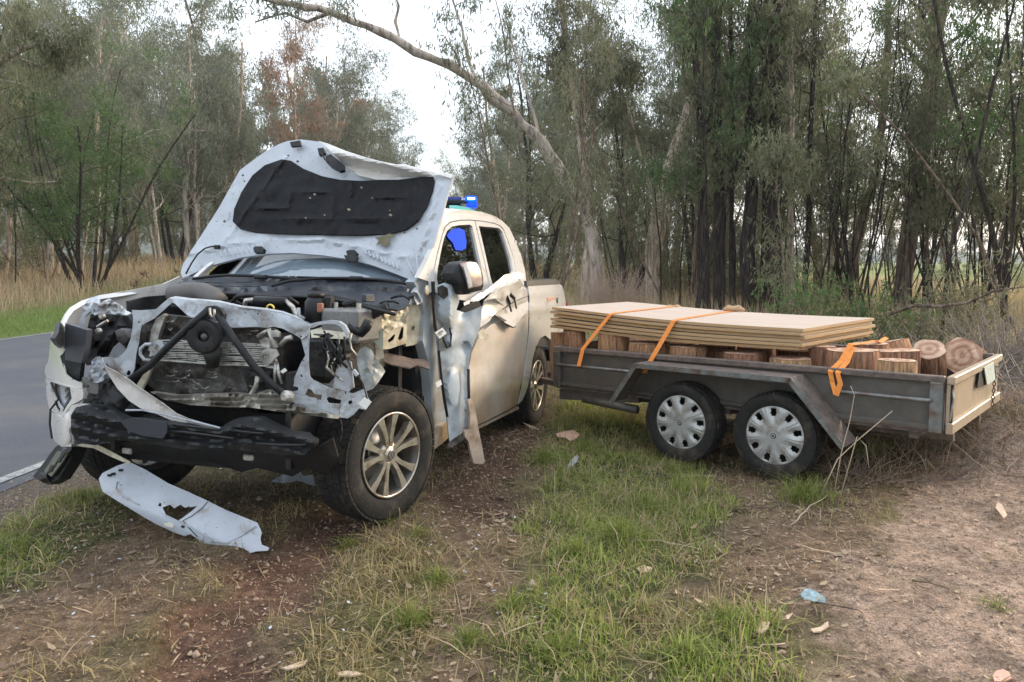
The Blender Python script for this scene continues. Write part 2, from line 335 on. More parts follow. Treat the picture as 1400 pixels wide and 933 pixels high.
grass_g = leafmat('green_grass', (.135, .19, .034), (.41, .47, .125), .4)
grass_d = leafmat('dry_grass', (.36, .27, .16), (.64, .50, .33), .35)
grass_o = leafmat('olive_grass', (.17, .15, .065), (.42, .34, .17), .3)
litter_m = leafmat('fallen_leaf', (.13, .08, .05), (.47, .35, .24), .1)

# ------------------------------------------------------------ ground
def sst(x, a, b):
    t = np.clip((np.asarray(x, float) - a) / (b - a), 0, 1); return t * t * (3 - 2 * t)
def road_near(y): return -3.40 + .08 * (np.asarray(y, float) - 5)
ROADW = 6.9
def gz(x, y):
    x = np.asarray(x, float); y = np.asarray(y, float)
    z = 0.0 * x
    z = z + 1.35 * sst(y, 15, 44) * (1 - sst(x, -2, 14)) * sst(road_near(y) - ROADW - .5 - x, -1.0, 4.0) + .75 * sst(y, 22, 50) * sst(x, -3, 0) * (1 - sst(x, 10, 22))
    def g(cx, cy, sx, sy, h, a=0):
        ca, sa = math.cos(a), math.sin(a); u = (x - cx) * ca + (y - cy) * sa; v = -(x - cx) * sa + (y - cy) * ca
        return h * np.exp(-(u / sx) ** 2 - (v / sy) ** 2)
    z = z + g(-.63, 4.2, .5, .8, .022) + g(.2, 7.15, .35, .6, -.065) + g(-1.6, 7.6, .35, .6, -.07) + g(1.3, 5.7, .7, .9, -.02) + g(1.8, 5.2, .5, .5, -.02)
    z = z + g(3.5, 5.6, 1.1, .5, .10) + g(3.6, 5.9, 1.1, .7, .14) + g(4.8, 6.3, 1.4, 1.2, .22) + g(-.05, 5.7, .25, 1.0, .05, -.3) + g(.3, 5.3, .25, .6, .04)
    nr = sst(x - road_near(y), .1, .9) * (1 - sst(y, 20, 40)) * (1 - sst(np.abs(x), 10, 20)) + .25 * (x > 10)
    z = z + nr * ((fbm(x * 1.3, y * 1.3, 3) - .47) * .09 + (fbm(x * 7, y * 7, 5) - .47) * .035)
    m = masks(x, y)
    z = z - .045 * m['track'] - .02 * m['rut'] + .02 * m['green'] + m['track'] * (fbm(x * 14, y * 5, 9) - .47) * .02
    onroad = sst(x - road_near(y), .06, -.25) * sst(x - (road_near(y) - ROADW), -.3, .05)
    return z * (1 - onroad) - .03 * onroad
def Gp(L): return [tuple(Gd(a, b).xy) for a, b in L]
POLY = dict(
    track=[Gp([(120, 960), (200, 870), (285, 790), (335, 745), (400, 710), (500, 690), (495, 730), (440, 800), (400, 860), (350, 960)])],
    rut=[Gp([(590, 690), (600, 640), (630, 600), (700, 575), (748, 572), (752, 610), (722, 640), (715, 690), (690, 720), (620, 715)])],
    litter=[Gp([(560, 735), (640, 705), (720, 690), (745, 740), (705, 830), (690, 960), (560, 960), (600, 850)]), Gp([(930, 640), (1140, 620), (1250, 640), (1220, 700), (1190, 760), (1110, 850), (1000, 800), (950, 760), (985, 700)]), Gp([(130, 690), (300, 760), (180, 870), (60, 960), (-60, 960), (-40, 800)])],
    dirt=[Gp([(1100, 960), (1112, 850), (1185, 760), (1225, 695), (1280, 640), (1500, 600), (1600, 960)])],
    green=[Gp([(742, 600), (752, 560), (790, 530), (890, 545), (905, 620), (965, 640), (1000, 700), (960, 790), (900, 850), (760, 850), (725, 790), (720, 720), (735, 660)]), Gp([(-60, 740), (40, 690), (120, 668), (165, 690), (150, 730), (60, 790), (-60, 840)]), Gp([(715, 960), (705, 900), (730, 860), (800, 830), (850, 860), (830, 960)]), Gp([(930, 960), (900, 900), (960, 840), (1060, 860), (1090, 960)])],
    mixed=[Gp([(700, 960), (700, 870), (760, 820), (900, 800), (1010, 820), (1100, 870), (1095, 960)]), Gp([(330, 960), (420, 850), (470, 760), (570, 725), (600, 760), (560, 850), (520, 960)]), Gp([(130, 900), (330, 770), (420, 760), (300, 850), (200, 960)])],
)
def pdist(P, x, y):            # signed distance to a polygon (inside > 0)
    n = len(P); d = np.full(x.shape, 1e9); ins = np.zeros(x.shape, bool)
    for i in range(n):
        ax, ay = P[i]; bx, by = P[(i + 1) % n]; ex, ey = bx - ax, by - ay
        t = np.clip(((x - ax) * ex + (y - ay) * ey) / (ex * ex + ey * ey + 1e-12), 0, 1)
        d = np.minimum(d, np.hypot(x - ax - t * ex, y - ay - t * ey))
        c = ((ay > y) != (by > y)) & (x < (bx - ax) * (y - ay) / (by - ay + 1e-12) + ax); ins ^= c
    return np.where(ins, d, -d)
def masks(x, y):
    x = np.atleast_1d(np.asarray(x, float)); y = np.atleast_1d(np.asarray(y, float)); M = {}
    w = (fbm(x * 3, y * 3, 11) - .47) * .5 + (fbm(x * 12, y * 12, 12, 2) - .37) * .25
    for k, L in POLY.items():
        r = np.zeros(x.shape)
        near = (np.abs(x) < 9) & (y > 0) & (y < 14)
        if near.any():
            xx, yy, ww = x[near], y[near], w[near]; v = np.zeros(xx.shape)
            for P in L: v = np.maximum(v, sst(pdist(P, xx, yy) + ww, -.10, .14))
            r[near] = v
        M[k] = r
    return M
def axis(lo, hi, a, b, s, far):
    L = list(np.arange(a, b, s)); x = b; st = s
    while x < far[1]: L.append(x); st *= 1.09; x += st
    L.append(far[1]); x = a - s; st = s; Q = []
    while x > far[0]: Q.append(x); st *= 1.09; x -= st
    Q.append(far[0]); return np.array(Q[::-1] + L)
gx = axis(0, 0, -4.4, 5.2, .036, (-900, 900)); gy = axis(0, 0, 1.9, 8.8, .034, (-300, 2500))
X, Y = np.meshgrid(gx, gy); sh = X.shape; xf, yf = X.ravel(), Y.ravel(); zf = np.atleast_1d(gz(xf, yf))
nx = len(gx); i = np.arange(sh[0] - 1)[:, None] * nx + np.arange(nx - 1)[None, :]; i = i.ravel()
gm = bpy.data.materials.new('soil_and_turf'); gm.use_nodes = True; t = gm.node_tree; N = t.nodes; L_ = t.links; pb = N['Principled BSDF']; pb.inputs['Roughness'].default_value = .95; pb.inputs['Specular IOR Level'].default_value = .15
at = N.new('ShaderNodeAttribute'); at.attribute_name = 'soil'; tcn = N.new('ShaderNodeTexCoord')
na = N.new('ShaderNodeTexNoise'); na.inputs['Scale'].default_value = 26; na.inputs['Detail'].default_value = 9; na.inputs['Roughness'].default_value = .75; L_.new(tcn.outputs['Object'], na.inputs[0])
ra = N.new('ShaderNodeMapRange'); ra.inputs[1].default_value = .3; ra.inputs[2].default_value = .72; ra.inputs[3].default_value = .35; ra.inputs[4].default_value = 1.6; L_.new(na.outputs['Fac'], ra.inputs[0])
nb_ = N.new('ShaderNodeTexNoise'); nb_.inputs['Scale'].default_value = 130; nb_.inputs['Detail'].default_value = 4; L_.new(tcn.outputs['Object'], nb_.inputs[0]); rb_ = N.new('ShaderNodeMapRange'); rb_.inputs[1].default_value = .35; rb_.inputs[2].default_value = .65; rb_.inputs[3].default_value = .6; rb_.inputs[4].default_value = 1.35; L_.new(nb_.outputs['Fac'], rb_.inputs[0]); mb_ = N.new('ShaderNodeMath'); mb_.operation = 'MULTIPLY'; L_.new(ra.outputs[0], mb_.inputs[0]); L_.new(rb_.outputs[0], mb_.inputs[1])
mu = N.new('ShaderNodeVectorMath'); mu.operation = 'SCALE'; L_.new(at.outputs['Color'], mu.inputs[0]); L_.new(mb_.outputs[0], mu.inputs['Scale'])
vo = N.new('ShaderNodeTexVoronoi'); vo.inputs['Scale'].default_value = 38; L_.new(tcn.outputs['Object'], vo.inputs[0])
L_.new(mu.outputs[0], pb.inputs['Base Color']); bp = N.new('ShaderNodeBump'); bp.inputs['Strength'].default_value = .9; bp.inputs['Distance'].default_value = .02; L_.new(na.outputs['Fac'], bp.inputs['Height'])
b2 = N.new('ShaderNodeBump'); b2.inputs['Strength'].default_value = .35; b2.inputs['Distance'].default_value = .01; L_.new(vo.outputs['Distance'], b2.inputs['Height']); L_.new(bp.outputs[0], b2.inputs['Normal']); L_.new(b2.outputs[0], pb.inputs['Normal'])
ground = mesh('ground', np.stack([xf, yf, zf], 1), np.stack([i, i + 1, i + nx + 1, i + nx], 1), gm, None, True)
tag(ground, 'brown roadside soil with grass, ruts and leaf litter', kind='structure')
def soil_color(x, y):
    m = masks(x, y); n = fbm(x * .9, y * .9, 21); c = np.zeros((len(x), 3))
    def mixc(c, col, w): return c * (1 - w[:, None]) + np.array(col) * w[:, None]
    c[:] = (.185, .140, .088)                                            # dull thatch
    c = mixc(c, (.20, .175, .085), sst(n, .4, .6) * .7)
    c = mixc(c, (.235, .160, .108), m['litter'] * .85)
    c = mixc(c, (.14, .13, .055), m['mixed'] * .8)
    c = mixc(c, (.185, .108, .076), m['track'])
    c = mixc(c, (.15, .092, .062), m['rut'])
    c = mixc(c, (.43, .31, .235), m['dirt'])
    c = mixc(c, (.09, .115, .035), m['green'] * .85)
    c = c * (.52 + .62 * fbm(x * 6, y * 6, 71, 3) + .45 * (vnoise(x * 22, y * 22, 72) - .5) * (np.abs(x) < 6))[:, None]
    rd = x - road_near(y); c = mixc(c, (.17, .135, .105), sst(rd, 1.0, .5) * sst(rd, -.3, 0) * (y < 40))
    far = sst(y, 9, 16)
    fc = np.where((fbm(x * .25, y * .25, 31) > .47)[:, None], np.array([.20, .20, .085]), np.array([.27, .21, .12]))
    c = c * (1 - far[:, None]) + fc * far[:, None]
    rg = sst(x, 8, 16) * sst(y, 18, 30); c = mixc(c, (.20, .24, .075), rg)
    lg = sst(road_near(y) - ROADW - x, 0, .4) * (1 - sst(road_near(y) - ROADW - x, 2.5, 5)); c = mixc(c, (.14, .20, .045), lg)
    return c
ca = ground.data.color_attributes.new('soil', 'FLOAT_COLOR', 'POINT'); ca.data.foreach_set('color', np.hstack([soil_color(xf, yf), np.ones((len(xf), 1))]).astype(np.float32).ravel())

# road sheet, slightly crowned, with painted edge lines 4 mm above it
asph = mat('asphalt', (.105, .108, .125), .75, var=.35, scale=90, bump=.9, bscale=160, dirt=(.155, .145, .14), dirt_amt=.45, dirt_scale=.9, specks=.5, speck_scale=70, speck_col=(.22, .21, .20))
linew = mat('road_paint', (.50, .50, .47), .6, var=.1, dirt=(.18, .17, .16), dirt_amt=.5, dirt_scale=18)
ys = np.concatenate([np.arange(-20, 60, 1.0), np.arange(60, 800, 25)])
us = np.array([0, .12, .3, .6, 1.5, 3.45, 5.4, 6.3, 6.6, 6.78, 6.9])
def roadz(u): return .004 + .05 * (1 - ((u - 3.45) / 3.45) ** 2)
V = []; F = []
for yy in ys:
    for u in us: V.append((float(road_near(yy)) + .12 - u * 1.035 + .03 * math.sin(yy * 3.1) * (u in (0, 6.9)), yy, roadz(u)))
n = len(us)
for a in range(len(ys) - 1):
    for b in range(n - 1): F.append((a * n + b, (a + 1) * n + b, (a + 1) * n + b + 1, a * n + b + 1))
road = mesh('road', V, F, asph, None, True); tag(road, 'grey sealed country road', kind='structure')
for k, u0 in enumerate((.12, 6.72)):
    V = []; F = []
    for yy in ys:
        for u in (u0, u0 + .09): V.append((float(road_near(yy)) + .12 - u * 1.035, yy, roadz(u) + .006))
    for a in range(len(ys) - 1): F.append((2 * a, 2 * a + 2, 2 * a + 3, 2 * a + 1))
    o = mesh('road_edge_line', V, F, linew, road)

# ------------------------------------------------------------ blades, leaves
def quads(P, D, Wd, mat_, name, parent=None, tone=None, bend=None, loc=None):
    """slender two-part blades: base P, vector D, half width vector Wd (all n x 3), optional bend at the tip"""
    n = len(P); mid = P + D * .5; tip = P + D
    if bend is not None: tip = tip + bend
    V = np.stack([P - Wd * .55, P + Wd * .55, mid + Wd, mid - Wd, tip], 1).reshape(-1, 3)
    b = np.arange(n)[:, None] * 5
    me = bpy.data.meshes.new(name); me.vertices.add(5 * n); me.vertices.foreach_set('co', V.astype(np.float32).ravel())
    lp = (b + np.array([0, 1, 2, 3, 3, 2, 4])).ravel(); me.loops.add(7 * n); me.loops.foreach_set('vertex_index', lp.astype(np.int32))
    st = (np.arange(n)[:, None] * 7 + np.array([0, 4])).ravel(); tot = np.tile([4, 3], n)
    me.polygons.add(2 * n); me.polygons.foreach_set('loop_start', st.astype(np.int32)); me.polygons.foreach_set('loop_total', tot.astype(np.int32)); me.update(calc_edges=True)
    if tone is None: tone = rng.random(n)
    a = me.attributes.new('tone', 'FLOAT', 'POINT'); a.data.foreach_set('value', np.repeat(tone, 5).astype(np.float32))
    me.materials.append(mat_); o = bpy.data.objects.new(name, me); COL.objects.link(o)
    if parent: o.parent = parent
    if loc is not None: o.location = loc
    return o
def blades(name, x, y, h, w, mat_, lean=.35, label=None, bendf=.4, z=None, tone=None):
    n = len(x); z = gz(x, y) if z is None else z
    a = rng.random(n) * 6.283; l = np.abs(rng.normal(0, lean, n)); D = np.stack([np.cos(a) * l * h, np.sin(a) * l * h, h * np.ones(n)], 1)
    f = rng.random(n) * 6.283; Wd = np.stack([np.cos(f), np.sin(f), 0 * f], 1) * (w / 2)[:, None]
    bd = np.stack([np.cos(a) * h * bendf * l * 2, np.sin(a) * h * bendf * l * 2, -h * bendf * l], 1)
    o = quads(np.stack([x, y, z - .01], 1), D, Wd, mat_, name, bend=bd, tone=tone); tag(o, label, kind='stuff'); return o
def under_truck(x, y):
    dx, dy = x + 1.55, y - 4.45; c, s = math.cos(R(-106.98)), math.sin(R(-106.98)); u = dx * c + dy * s; v = -dx * s + dy * c
    return (u > -4.3) & (u < .9) & (np.abs(v) < .93)
def scatter(n, x0, x1, y0, y1, f):
    x = rng.uniform(x0, x1, n); y = rng.uniform(y0, y1, n); k = rng.random(n) < f(x, y); return x[k], y[k]
# turf near the camera
def fg(x, y): m = masks(x, y); c = (fbm(x * 4, y * 4, 41) > .40); return np.clip(m['green'], 0, 1) * (1 - m['rut']) * (.35 + .65 * c) * ~under_truck(x, y)
x, y = scatter(300000, -4, 4.2, 1.9, 8.4, lambda x, y: fg(x, y) * (.45 + .55 * sst(fbm(x * 2.2, y * 2.2, 44), .36, .56))); h = rng.gamma(5, .011, len(x)) * (.35 + 1.4 * fbm(x * 2.5, y * 2.5, 43))
blades('turf', x, y, h, rng.uniform(.003, .007, len(x)), grass_g, .55, 'bright green grass growing on the verge')
def fm(x, y):
    m = masks(x, y); c = sst(fbm(x * 3, y * 3, 45), .40, .6)
    return (.15 + .85 * c) * (.42 + .58 * np.maximum(m['mixed'], m['green'] * .5)) * (1 - .93 * m['track']) * (1 - m['dirt'] * .985) * (1 - .8 * m['rut']) * (1 - .5 * m['litter']) * (x > road_near(y) + .45)
x, y = scatter(300000, -4, 5, 1.9, 9, fm); h = rng.gamma(3.5, .014, len(x)); blades('thatch', x, y, h, rng.uniform(.003, .007, len(x)), grass_o, .8, 'short olive and yellow grass over the verge')
x, y = scatter(42000, -4, 5, 1.9, 9, lambda x, y: (fm(x, y) * .8 + .12 * masks(x, y)['litter'] + .03) * (x > road_near(y) + .4)); h = rng.gamma(3, .022, len(x)); blades('dry_grass', x, y, h, rng.uniform(.002, .005, len(x)), grass_d, 1.2, 'dry straw coloured grass stems on the verge', bendf=.1)
x, y = scatter(55000, -4, 4.2, 1.9, 8.4, lambda x, y: fg(x, y) * .8); h = rng.gamma(4, .017, len(x)); blades('straw', x, y, h, rng.uniform(.003, .006, len(x)), grass_d, .6, 'dead straw mixed through the green grass')
tail_ = Gp([(1120, 615), (1180, 590), (1300, 570), (1420, 530), (1440, 640), (1250, 680), (1130, 665)])
x, y = scatter(30000, 1.6, 6.5, 4.2, 8, lambda x, y: sst(pdist(tail_, x, y), -.15, .1) * sst(fbm(x * 3, y * 3, 77), .3, .5)); h = rng.gamma(4, .028, len(x)); blades('matted_straw', x, y, h, rng.uniform(.003, .007, len(x)), litter_m, 1.3, 'matted dead grass heaped under the trailer tail', bendf=.1)
# tussocks
TX = []; 
for (px, py, r_, n_, hh) in [(850, 745, .16, 900, .20), (790, 770, .10, 420, .15), (745, 640, .12, 500, .20), (1100, 690, .16, 500, .26), (560, 850, .10, 330, .15), (600, 800, .07, 220, .13), (700, 840, .07, 240, .14), (640, 880, .09, 260, .13), (1360, 830, .07, 90, .10), (800, 620, .14, 500, .16), (880, 700, .2, 700, .16), (760, 900, .14, 500, .13), (940, 900, .12, 350, .12), (530, 720, .06, 120, .12), (30, 750, .2, 900, .10), (110, 690, .2, 900, .11), (570, 735, .06, 100, .13), (470, 740, .12, 180, .10), (990, 860, .14, 400, .13), (1180, 640, .2, 400, .22)]:
    c = Gd(px, py); a = rng.random(n_) * 6.283; rr = np.abs(rng.normal(0, r_ * .75, n_)) * (.6 + .8 * vnoise(a * 1.6, px * .1)); TX.append(np.stack([c.x + np.cos(a) * rr, c.y + np.sin(a) * rr * .8, rng.uniform(.2, 1.0, n_) ** 1.4 * hh * np.exp(-(rr / (r_ * 1.3)) ** 2 * .6)], 1))
TX = np.vstack(TX); blades('grass_tussocks', TX[:, 0], TX[:, 1], TX[:, 2], rng.uniform(.002, .006, len(TX)), grass_g, .7, 'taller tussocks of grass in the verge')
# fallen leaves, bark flakes, pebbles
def flakes(name, n, f, box, size, m, label, aspect=.22):
    x, y = scatter(n, *box, f); k = len(x); a = rng.random(k) * 6.283; l = size * rng.lognormal(0, .45, k); tl = rng.normal(0, .18, k)
    D = np.stack([np.cos(a) * l, np.sin(a) * l, tl * l], 1); Wd = np.stack([-np.sin(a), np.cos(a), rng.normal(0, .3, k)], 1) * (l * aspect * rng.uniform(.4, 1.2, k))[:, None]
    o = quads(np.stack([x, y, gz(x, y) + .008 + np.abs(tl) * l * .5], 1), D, Wd, m, name, bend=np.stack([0 * a, 0 * a, rng.uniform(-.1, .25, k) * l], 1)); tag(o, label, kind='stuff')
def fl(x, y): m = masks(x, y); return (.14 + .75 * m['litter'] + .26 * m['dirt'] + .35 * m['rut'] + .05 * m['track'] + .2 * m['mixed']) * (x > road_near(y) + .3) * (.35 + sst(fbm(x * 2, y * 2, 51), .35, .65))
flakes('leaf_litter', 90000, fl, (-4, 5.2, 1.9, 9), .019, litter_m, 'fallen gum leaves and bark flakes strewn over the soil')
flakes('twigs', 20000, lambda x, y: fl(x, y) * .6, (-4, 5.2, 1.9, 9), .06, litter_m, 'thin broken twigs lying over the soil', .03)
def pebbles():
    x, y = scatter(60000, -4.2, 5.2, 1.9, 7.5, lambda x, y: (.9 * sst(x - road_near(y), .95, .2) * (x > road_near(y) - .1) + .12 + .25 * masks(x, y)['rut'] + .45 * masks(x, y)['dirt'] + .4 * masks(x, y)['track']) * (x > road_near(y)))
    n = len(x); z = gz(x, y); s = rng.lognormal(-5.3, .5, n); o6 = np.array([[1, 0, 0], [-1, 0, 0], [0, 1, 0], [0, -1, 0], [0, 0, 1], [0, 0, -1]], float)
    V = (np.stack([x, y, z + s * .2], 1)[:, None, :] + o6[None] * s[:, None, None] * rng.uniform(.55, 1.2, (n, 6, 1))).reshape(-1, 3)
    f8 = np.array([[0, 2, 4], [2, 1, 4], [1, 3, 4], [3, 0, 4], [2, 0, 5], [1, 2, 5], [3, 1, 5], [0, 3, 5]])
    o = mesh('gravel', V, (np.arange(n)[:, None, None] * 6 + f8[None]).reshape(-1, 3), mat('gravel_stone', (.36, .26, .19), .9, var=.4, scale=30)); tag(o, 'loose gravel and soil crumbs on the verge', kind='stuff')
pebbles()
# long dry grass beyond the road and behind the vehicles
def fd(x, y):
    e = road_near(y) - ROADW - x; left = sst(e, 2.6, 5.5) * sst(y, 8, 14); mid = 1.6 * (x > -2.4) * sst(y, 13, 17) * (1 - sst(x, 9, 15)); rt = (x > 6) * sst(y - .0 * x, 8.5, 13) * .5 + (x > 9) * sst(y, 14, 24) * .3
    return np.clip(left + mid + rt, 0, 1) * (.25 + .75 * sst(fbm(x * .5, y * .5, 61), .3, .55))
x, y = scatter(150000, -42, 30, 8, 62, lambda x, y: fd(x, y) * np.clip(26 / y, 0, 1) ** 1.2); h = rng.gamma(14, .04, len(x)) * (.5 + .9 * fbm(x * .4, y * .4, 63)); h = np.where(x > 6, h * .75, h)
blades('long_dry_grass', x, y, h, rng.uniform(.010, .022, len(x)) * np.clip(y / 20, .6, 2), grass_d, .22, 'tall straw coloured grass beyond the road and behind the trailer', .5)
def fs(x, y):
    e = road_near(y) - ROADW - x; return np.clip(sst(e, .1, .4) * (1 - sst(e, 4, 8)) + (x > 2) * sst(y, 9, 12) * .45 + (x > -1.5) * (x < 3) * sst(y, 9, 12) * .6, 0, 1)
x, y = scatter(150000, -24, 26, 7.5, 36, lambda x, y: fs(x, y) * np.clip(16 / y, 0, 1)); h = rng.gamma(6, .022, len(x)); blades('green_verge_grass', x, y, h, rng.uniform(.008, .016, len(x)), grass_g, .5, 'green grass between the trees and along the far road edge')

# ------------------------------------------------------------ trees
def tube_np(pts, rad, n):
    pts = np.asarray(pts, float); m = len(pts); V = []; t = np.gradient(pts, axis=0); t /= np.linalg.norm(t, axis=1)[:, None] + 1e-9
    ref = np.array([1, .13, .07]) if abs(t[0][0]) < .8 else np.array([0, 1, .1])
    u = ref - t * (t @ ref)[:, None]; u /= np.linalg.norm(u, axis=1)[:, None]; w = np.cross(t, u); a = np.arange(n) / n * 6.28318
    V = pts[:, None, :] + (u[:, None, :] * np.cos(a)[None, :, None] + w[:, None, :] * np.sin(a)[None, :, None]) * np.asarray(rad)[:, None, None]
    k = np.arange(n); i0 = (np.arange(m - 1)[:, None] * n + k[None]); i1 = (np.arange(m - 1)[:, None] * n + (k[None] + 1) % n)
    return V.reshape(-1, 3), np.stack([i0, i1, i1 + n, i0 + n], -1).reshape(-1, 4)
class Tree:
    def __init__(s, seed): s.r = np.random.default_rng(seed); s.V = []; s.F = []; s.n = 0; s.A = []
    def tube(s, p, r, n=6):
        V, F = tube_np(p, r, n); s.V.append(V); s.F.append(F + s.n); s.n += len(V)
    def path(s, p0, d, L, k, wig, trop=0.0):
        P = [np.array(p0, float)]; d = np.array(d, float); d /= np.linalg.norm(d)
        for _ in range(k):
            d = d + s.r.normal(0, wig, 3) + np.array([0, 0, trop]); d /= np.linalg.norm(d); P.append(P[-1] + d * L / k)
        return np.array(P)
    def grow(s, P, r0, r1, nb, start, bl, level=0, leafr=.45, dens=1.0, up=.35, twig=.35):
        m = len(P); s.tube(P, np.linspace(r0, r1, m) * (1 + .12 * s.r.normal(size=m) * (level == 0)), 7 if r0 > .06 else (5 if r0 > .02 else 3))
        for _ in range(nb):
            f = start + (1 - start) * s.r.random() ** .9; q = f * (m - 1); i = min(int(q), m - 2); p = P[i] + (P[i + 1] - P[i]) * (q - i); ax = P[i + 1] - P[i]; ax /= np.linalg.norm(ax) + 1e-9
            a = s.r.random() * 6.283; out = np.array([math.cos(a), math.sin(a), 0]); d = ax * s.r.uniform(.25, .8) + out * s.r.uniform(.5, 1) + np.array([0, 0, up * s.r.uniform(-.3, 1)])
            L = bl * s.r.uniform(.5, 1.15) * (1 - .45 * f); rb = max(.006, (r0 + (r1 - r0) * f) * s.r.uniform(.3, .5))
            Q = s.path(p, d, L, 5, .22, .02)
            if level < 1: s.grow(Q, rb, rb * .3, 5, .3, L * .5, level + 1, leafr, dens, up, twig)
            else:
                s.tube(Q, np.linspace(rb, .004, len(Q)), 3)
                for j in (2, 3, 4, 5): s.A.append(np.append(Q[j], leafr * s.r.uniform(.55, 1.1) * (.8 if j < 4 else 1)))
        if level >= 1: s.A.append(np.append(P[-1], leafr)); s.A.append(np.append(P[-2], leafr * .8))
    def leaves(s, count, ln, wd, droop=.9):
        A = np.array(s.A); k = s.r.integers(0, len(A), count); r = A[k, 3]; sub = s.r.normal(0, 1, (len(A) * 3, 3)); j = s.r.integers(0, 3, count)
        P = A[k, :3] + sub[k * 3 + j] * (r * .55)[:, None] + s.r.normal(0, 1, (count, 3)) * (r * .19)[:, None]
        d = s.r.normal(0, .5, (count, 3)); d[:, 2] -= droop; d /= np.linalg.norm(d, axis=1)[:, None]; l = ln * s.r.uniform(.6, 1.3, count); D = d * l[:, None]
        w = np.cross(d, s.r.normal(0, 1, (count, 3))); w /= np.linalg.norm(w, axis=1)[:, None] + 1e-9
        P[:, 2] = np.maximum(P[:, 2], l + .05)
        tone = np.clip((s.r.random(len(A) * 3)[k * 3 + j] * .7 + s.r.random(count) * .4) - .05, 0, 1); return P, D, w * (wd / 2) * s.r.uniform(.7, 1.2, count)[:, None], tone
    def finish(s, name, bk, lf, count, ln, wd, droop=.9, loc=(0, 0, 0), **t):
        root = empty(name, loc=loc); tag(root, **t)
        mesh('trunk', np.vstack(s.V), np.vstack(s.F), bk, root, True)
        if count and s.A:
            P, D, w, tone = s.leaves(count, ln, wd, droop); quads(P, D, w, lf, 'crown', root, tone)
        return root
PROTO = {}
def proto(key, seed, stems, h, r0, nb, start, bl, bk, lf, count, ln=.15, wd=.03, leafr=.5, lean=.08, droop=.9, up=.35, spreadb=.1):
    T = Tree(seed)
    for k in range(stems):
        a = T.r.random() * 6.283; rr = spreadb * T.r.random() ** .5 * (stems > 1); base = (math.cos(a) * rr, math.sin(a) * rr, -.15)
        hh = h * T.r.uniform(.7, 1.0) if k else h; L_ = lean * (1 + (stems > 3) * 1.5) * T.r.uniform(.3, 1.5)
        P = T.path(base, (math.cos(a) * L_, math.sin(a) * L_, 1), hh, 9, .07, .03); rs = r0 * (1 if stems == 1 else T.r.uniform(.45, 1))
        T.grow(P, rs, rs * .3, nb, start, bl, 0, leafr, 1, up)
    PROTO[key] = (T, bk, lf, count, ln, wd, droop, [0])
def plant_tree(key, name, x, y, rot, sc, label, group=None, cat='tree', sz=None):
    T, bk, lf, count, ln, wd, droop, used = PROTO[key]
    if not used[0]:
        root = T.finish(name, bk, lf, count, ln, wd, droop); used[0] = root
    else:
        root = copy_tree(used[0]); root.name = name
    root.location = (x, y, float(gz(x, y)[0]) if hasattr(gz(x, y), '__len__') else float(gz(x, y))); root.rotation_euler = (0, 0, rot); root.scale = (sc, sc, sz or sc)
    for k in ('group',):
        if k in root: del root[k]
    tag(root, label, cat, group); return root
proto('gum_a', 11, 1, 13, .20, 20, .22, 4.6, bark_gum, leaf_olive, 13000, .17, .034, .62, .10)
proto('gum_b', 12, 2, 12, .17, 13, .25, 4.0, bark_pale, leaf_grey, 13000, .17, .034, .60, .16, spreadb=.5)
proto('gum_c', 13, 1, 14, .17, 22, .18, 3.8, bark_brown, leaf_olive, 13000, .16, .032, .58, .06)
proto('gum_d', 14, 3, 10, .13, 9, .25, 3.2, bark_dark, leaf_olive, 9500, .16, .032, .55, .14, spreadb=.5)
proto('rust', 15, 2, 12, .16, 12, .35, 3.6, bark_pale, leaf_rust, 10000, .16, .032, .55, .12, spreadb=.4)
proto('sap_a', 16, 4, 8.5, .045, 9, .32, 1.7, bark_brown, leaf_olive, 5500, .14, .024, .42, .12, spreadb=.6)
proto('sap_b', 17, 3, 9.5, .055, 9, .3, 1.9, bark_dark, leaf_green, 5500, .14, .024, .42, .14, spreadb=.7)
proto('sap_c', 18, 5, 7, .035, 8, .25, 1.5, bark_dark, leaf_olive, 4500, .13, .022, .40, .2, spreadb=.8)
proto('bush', 19, 12, 8.2, .075, 11, .16, 2.2, bark_dark, leaf_green, 27000, .14, .024, .46, .17, droop=.3, spreadb=.55)
proto('far', 20, 3, 14, .16, 9, .12, 3.6, bark_brown, leaf_grey, 12000, .32, .09, .8, .1, spreadb=1.2)

proto('under', 22, 8, 3.4, .03, 8, .06, 1.5, bark_brown, leaf_olive, 4500, .15, .030, .42, .22, spreadb=1.1)
proto('broad', 23, 2, 13, .2, 20, .2, 5.2, bark_gum, leaf_grey, 19000, .17, .036, .72, .14, spreadb=.6)
proto('pole', 24, 4, 7.5, .04, 5, .5, 1.1, bark_dark, leaf_olive, 1800, .14, .026, .34, .10, spreadb=1.6)

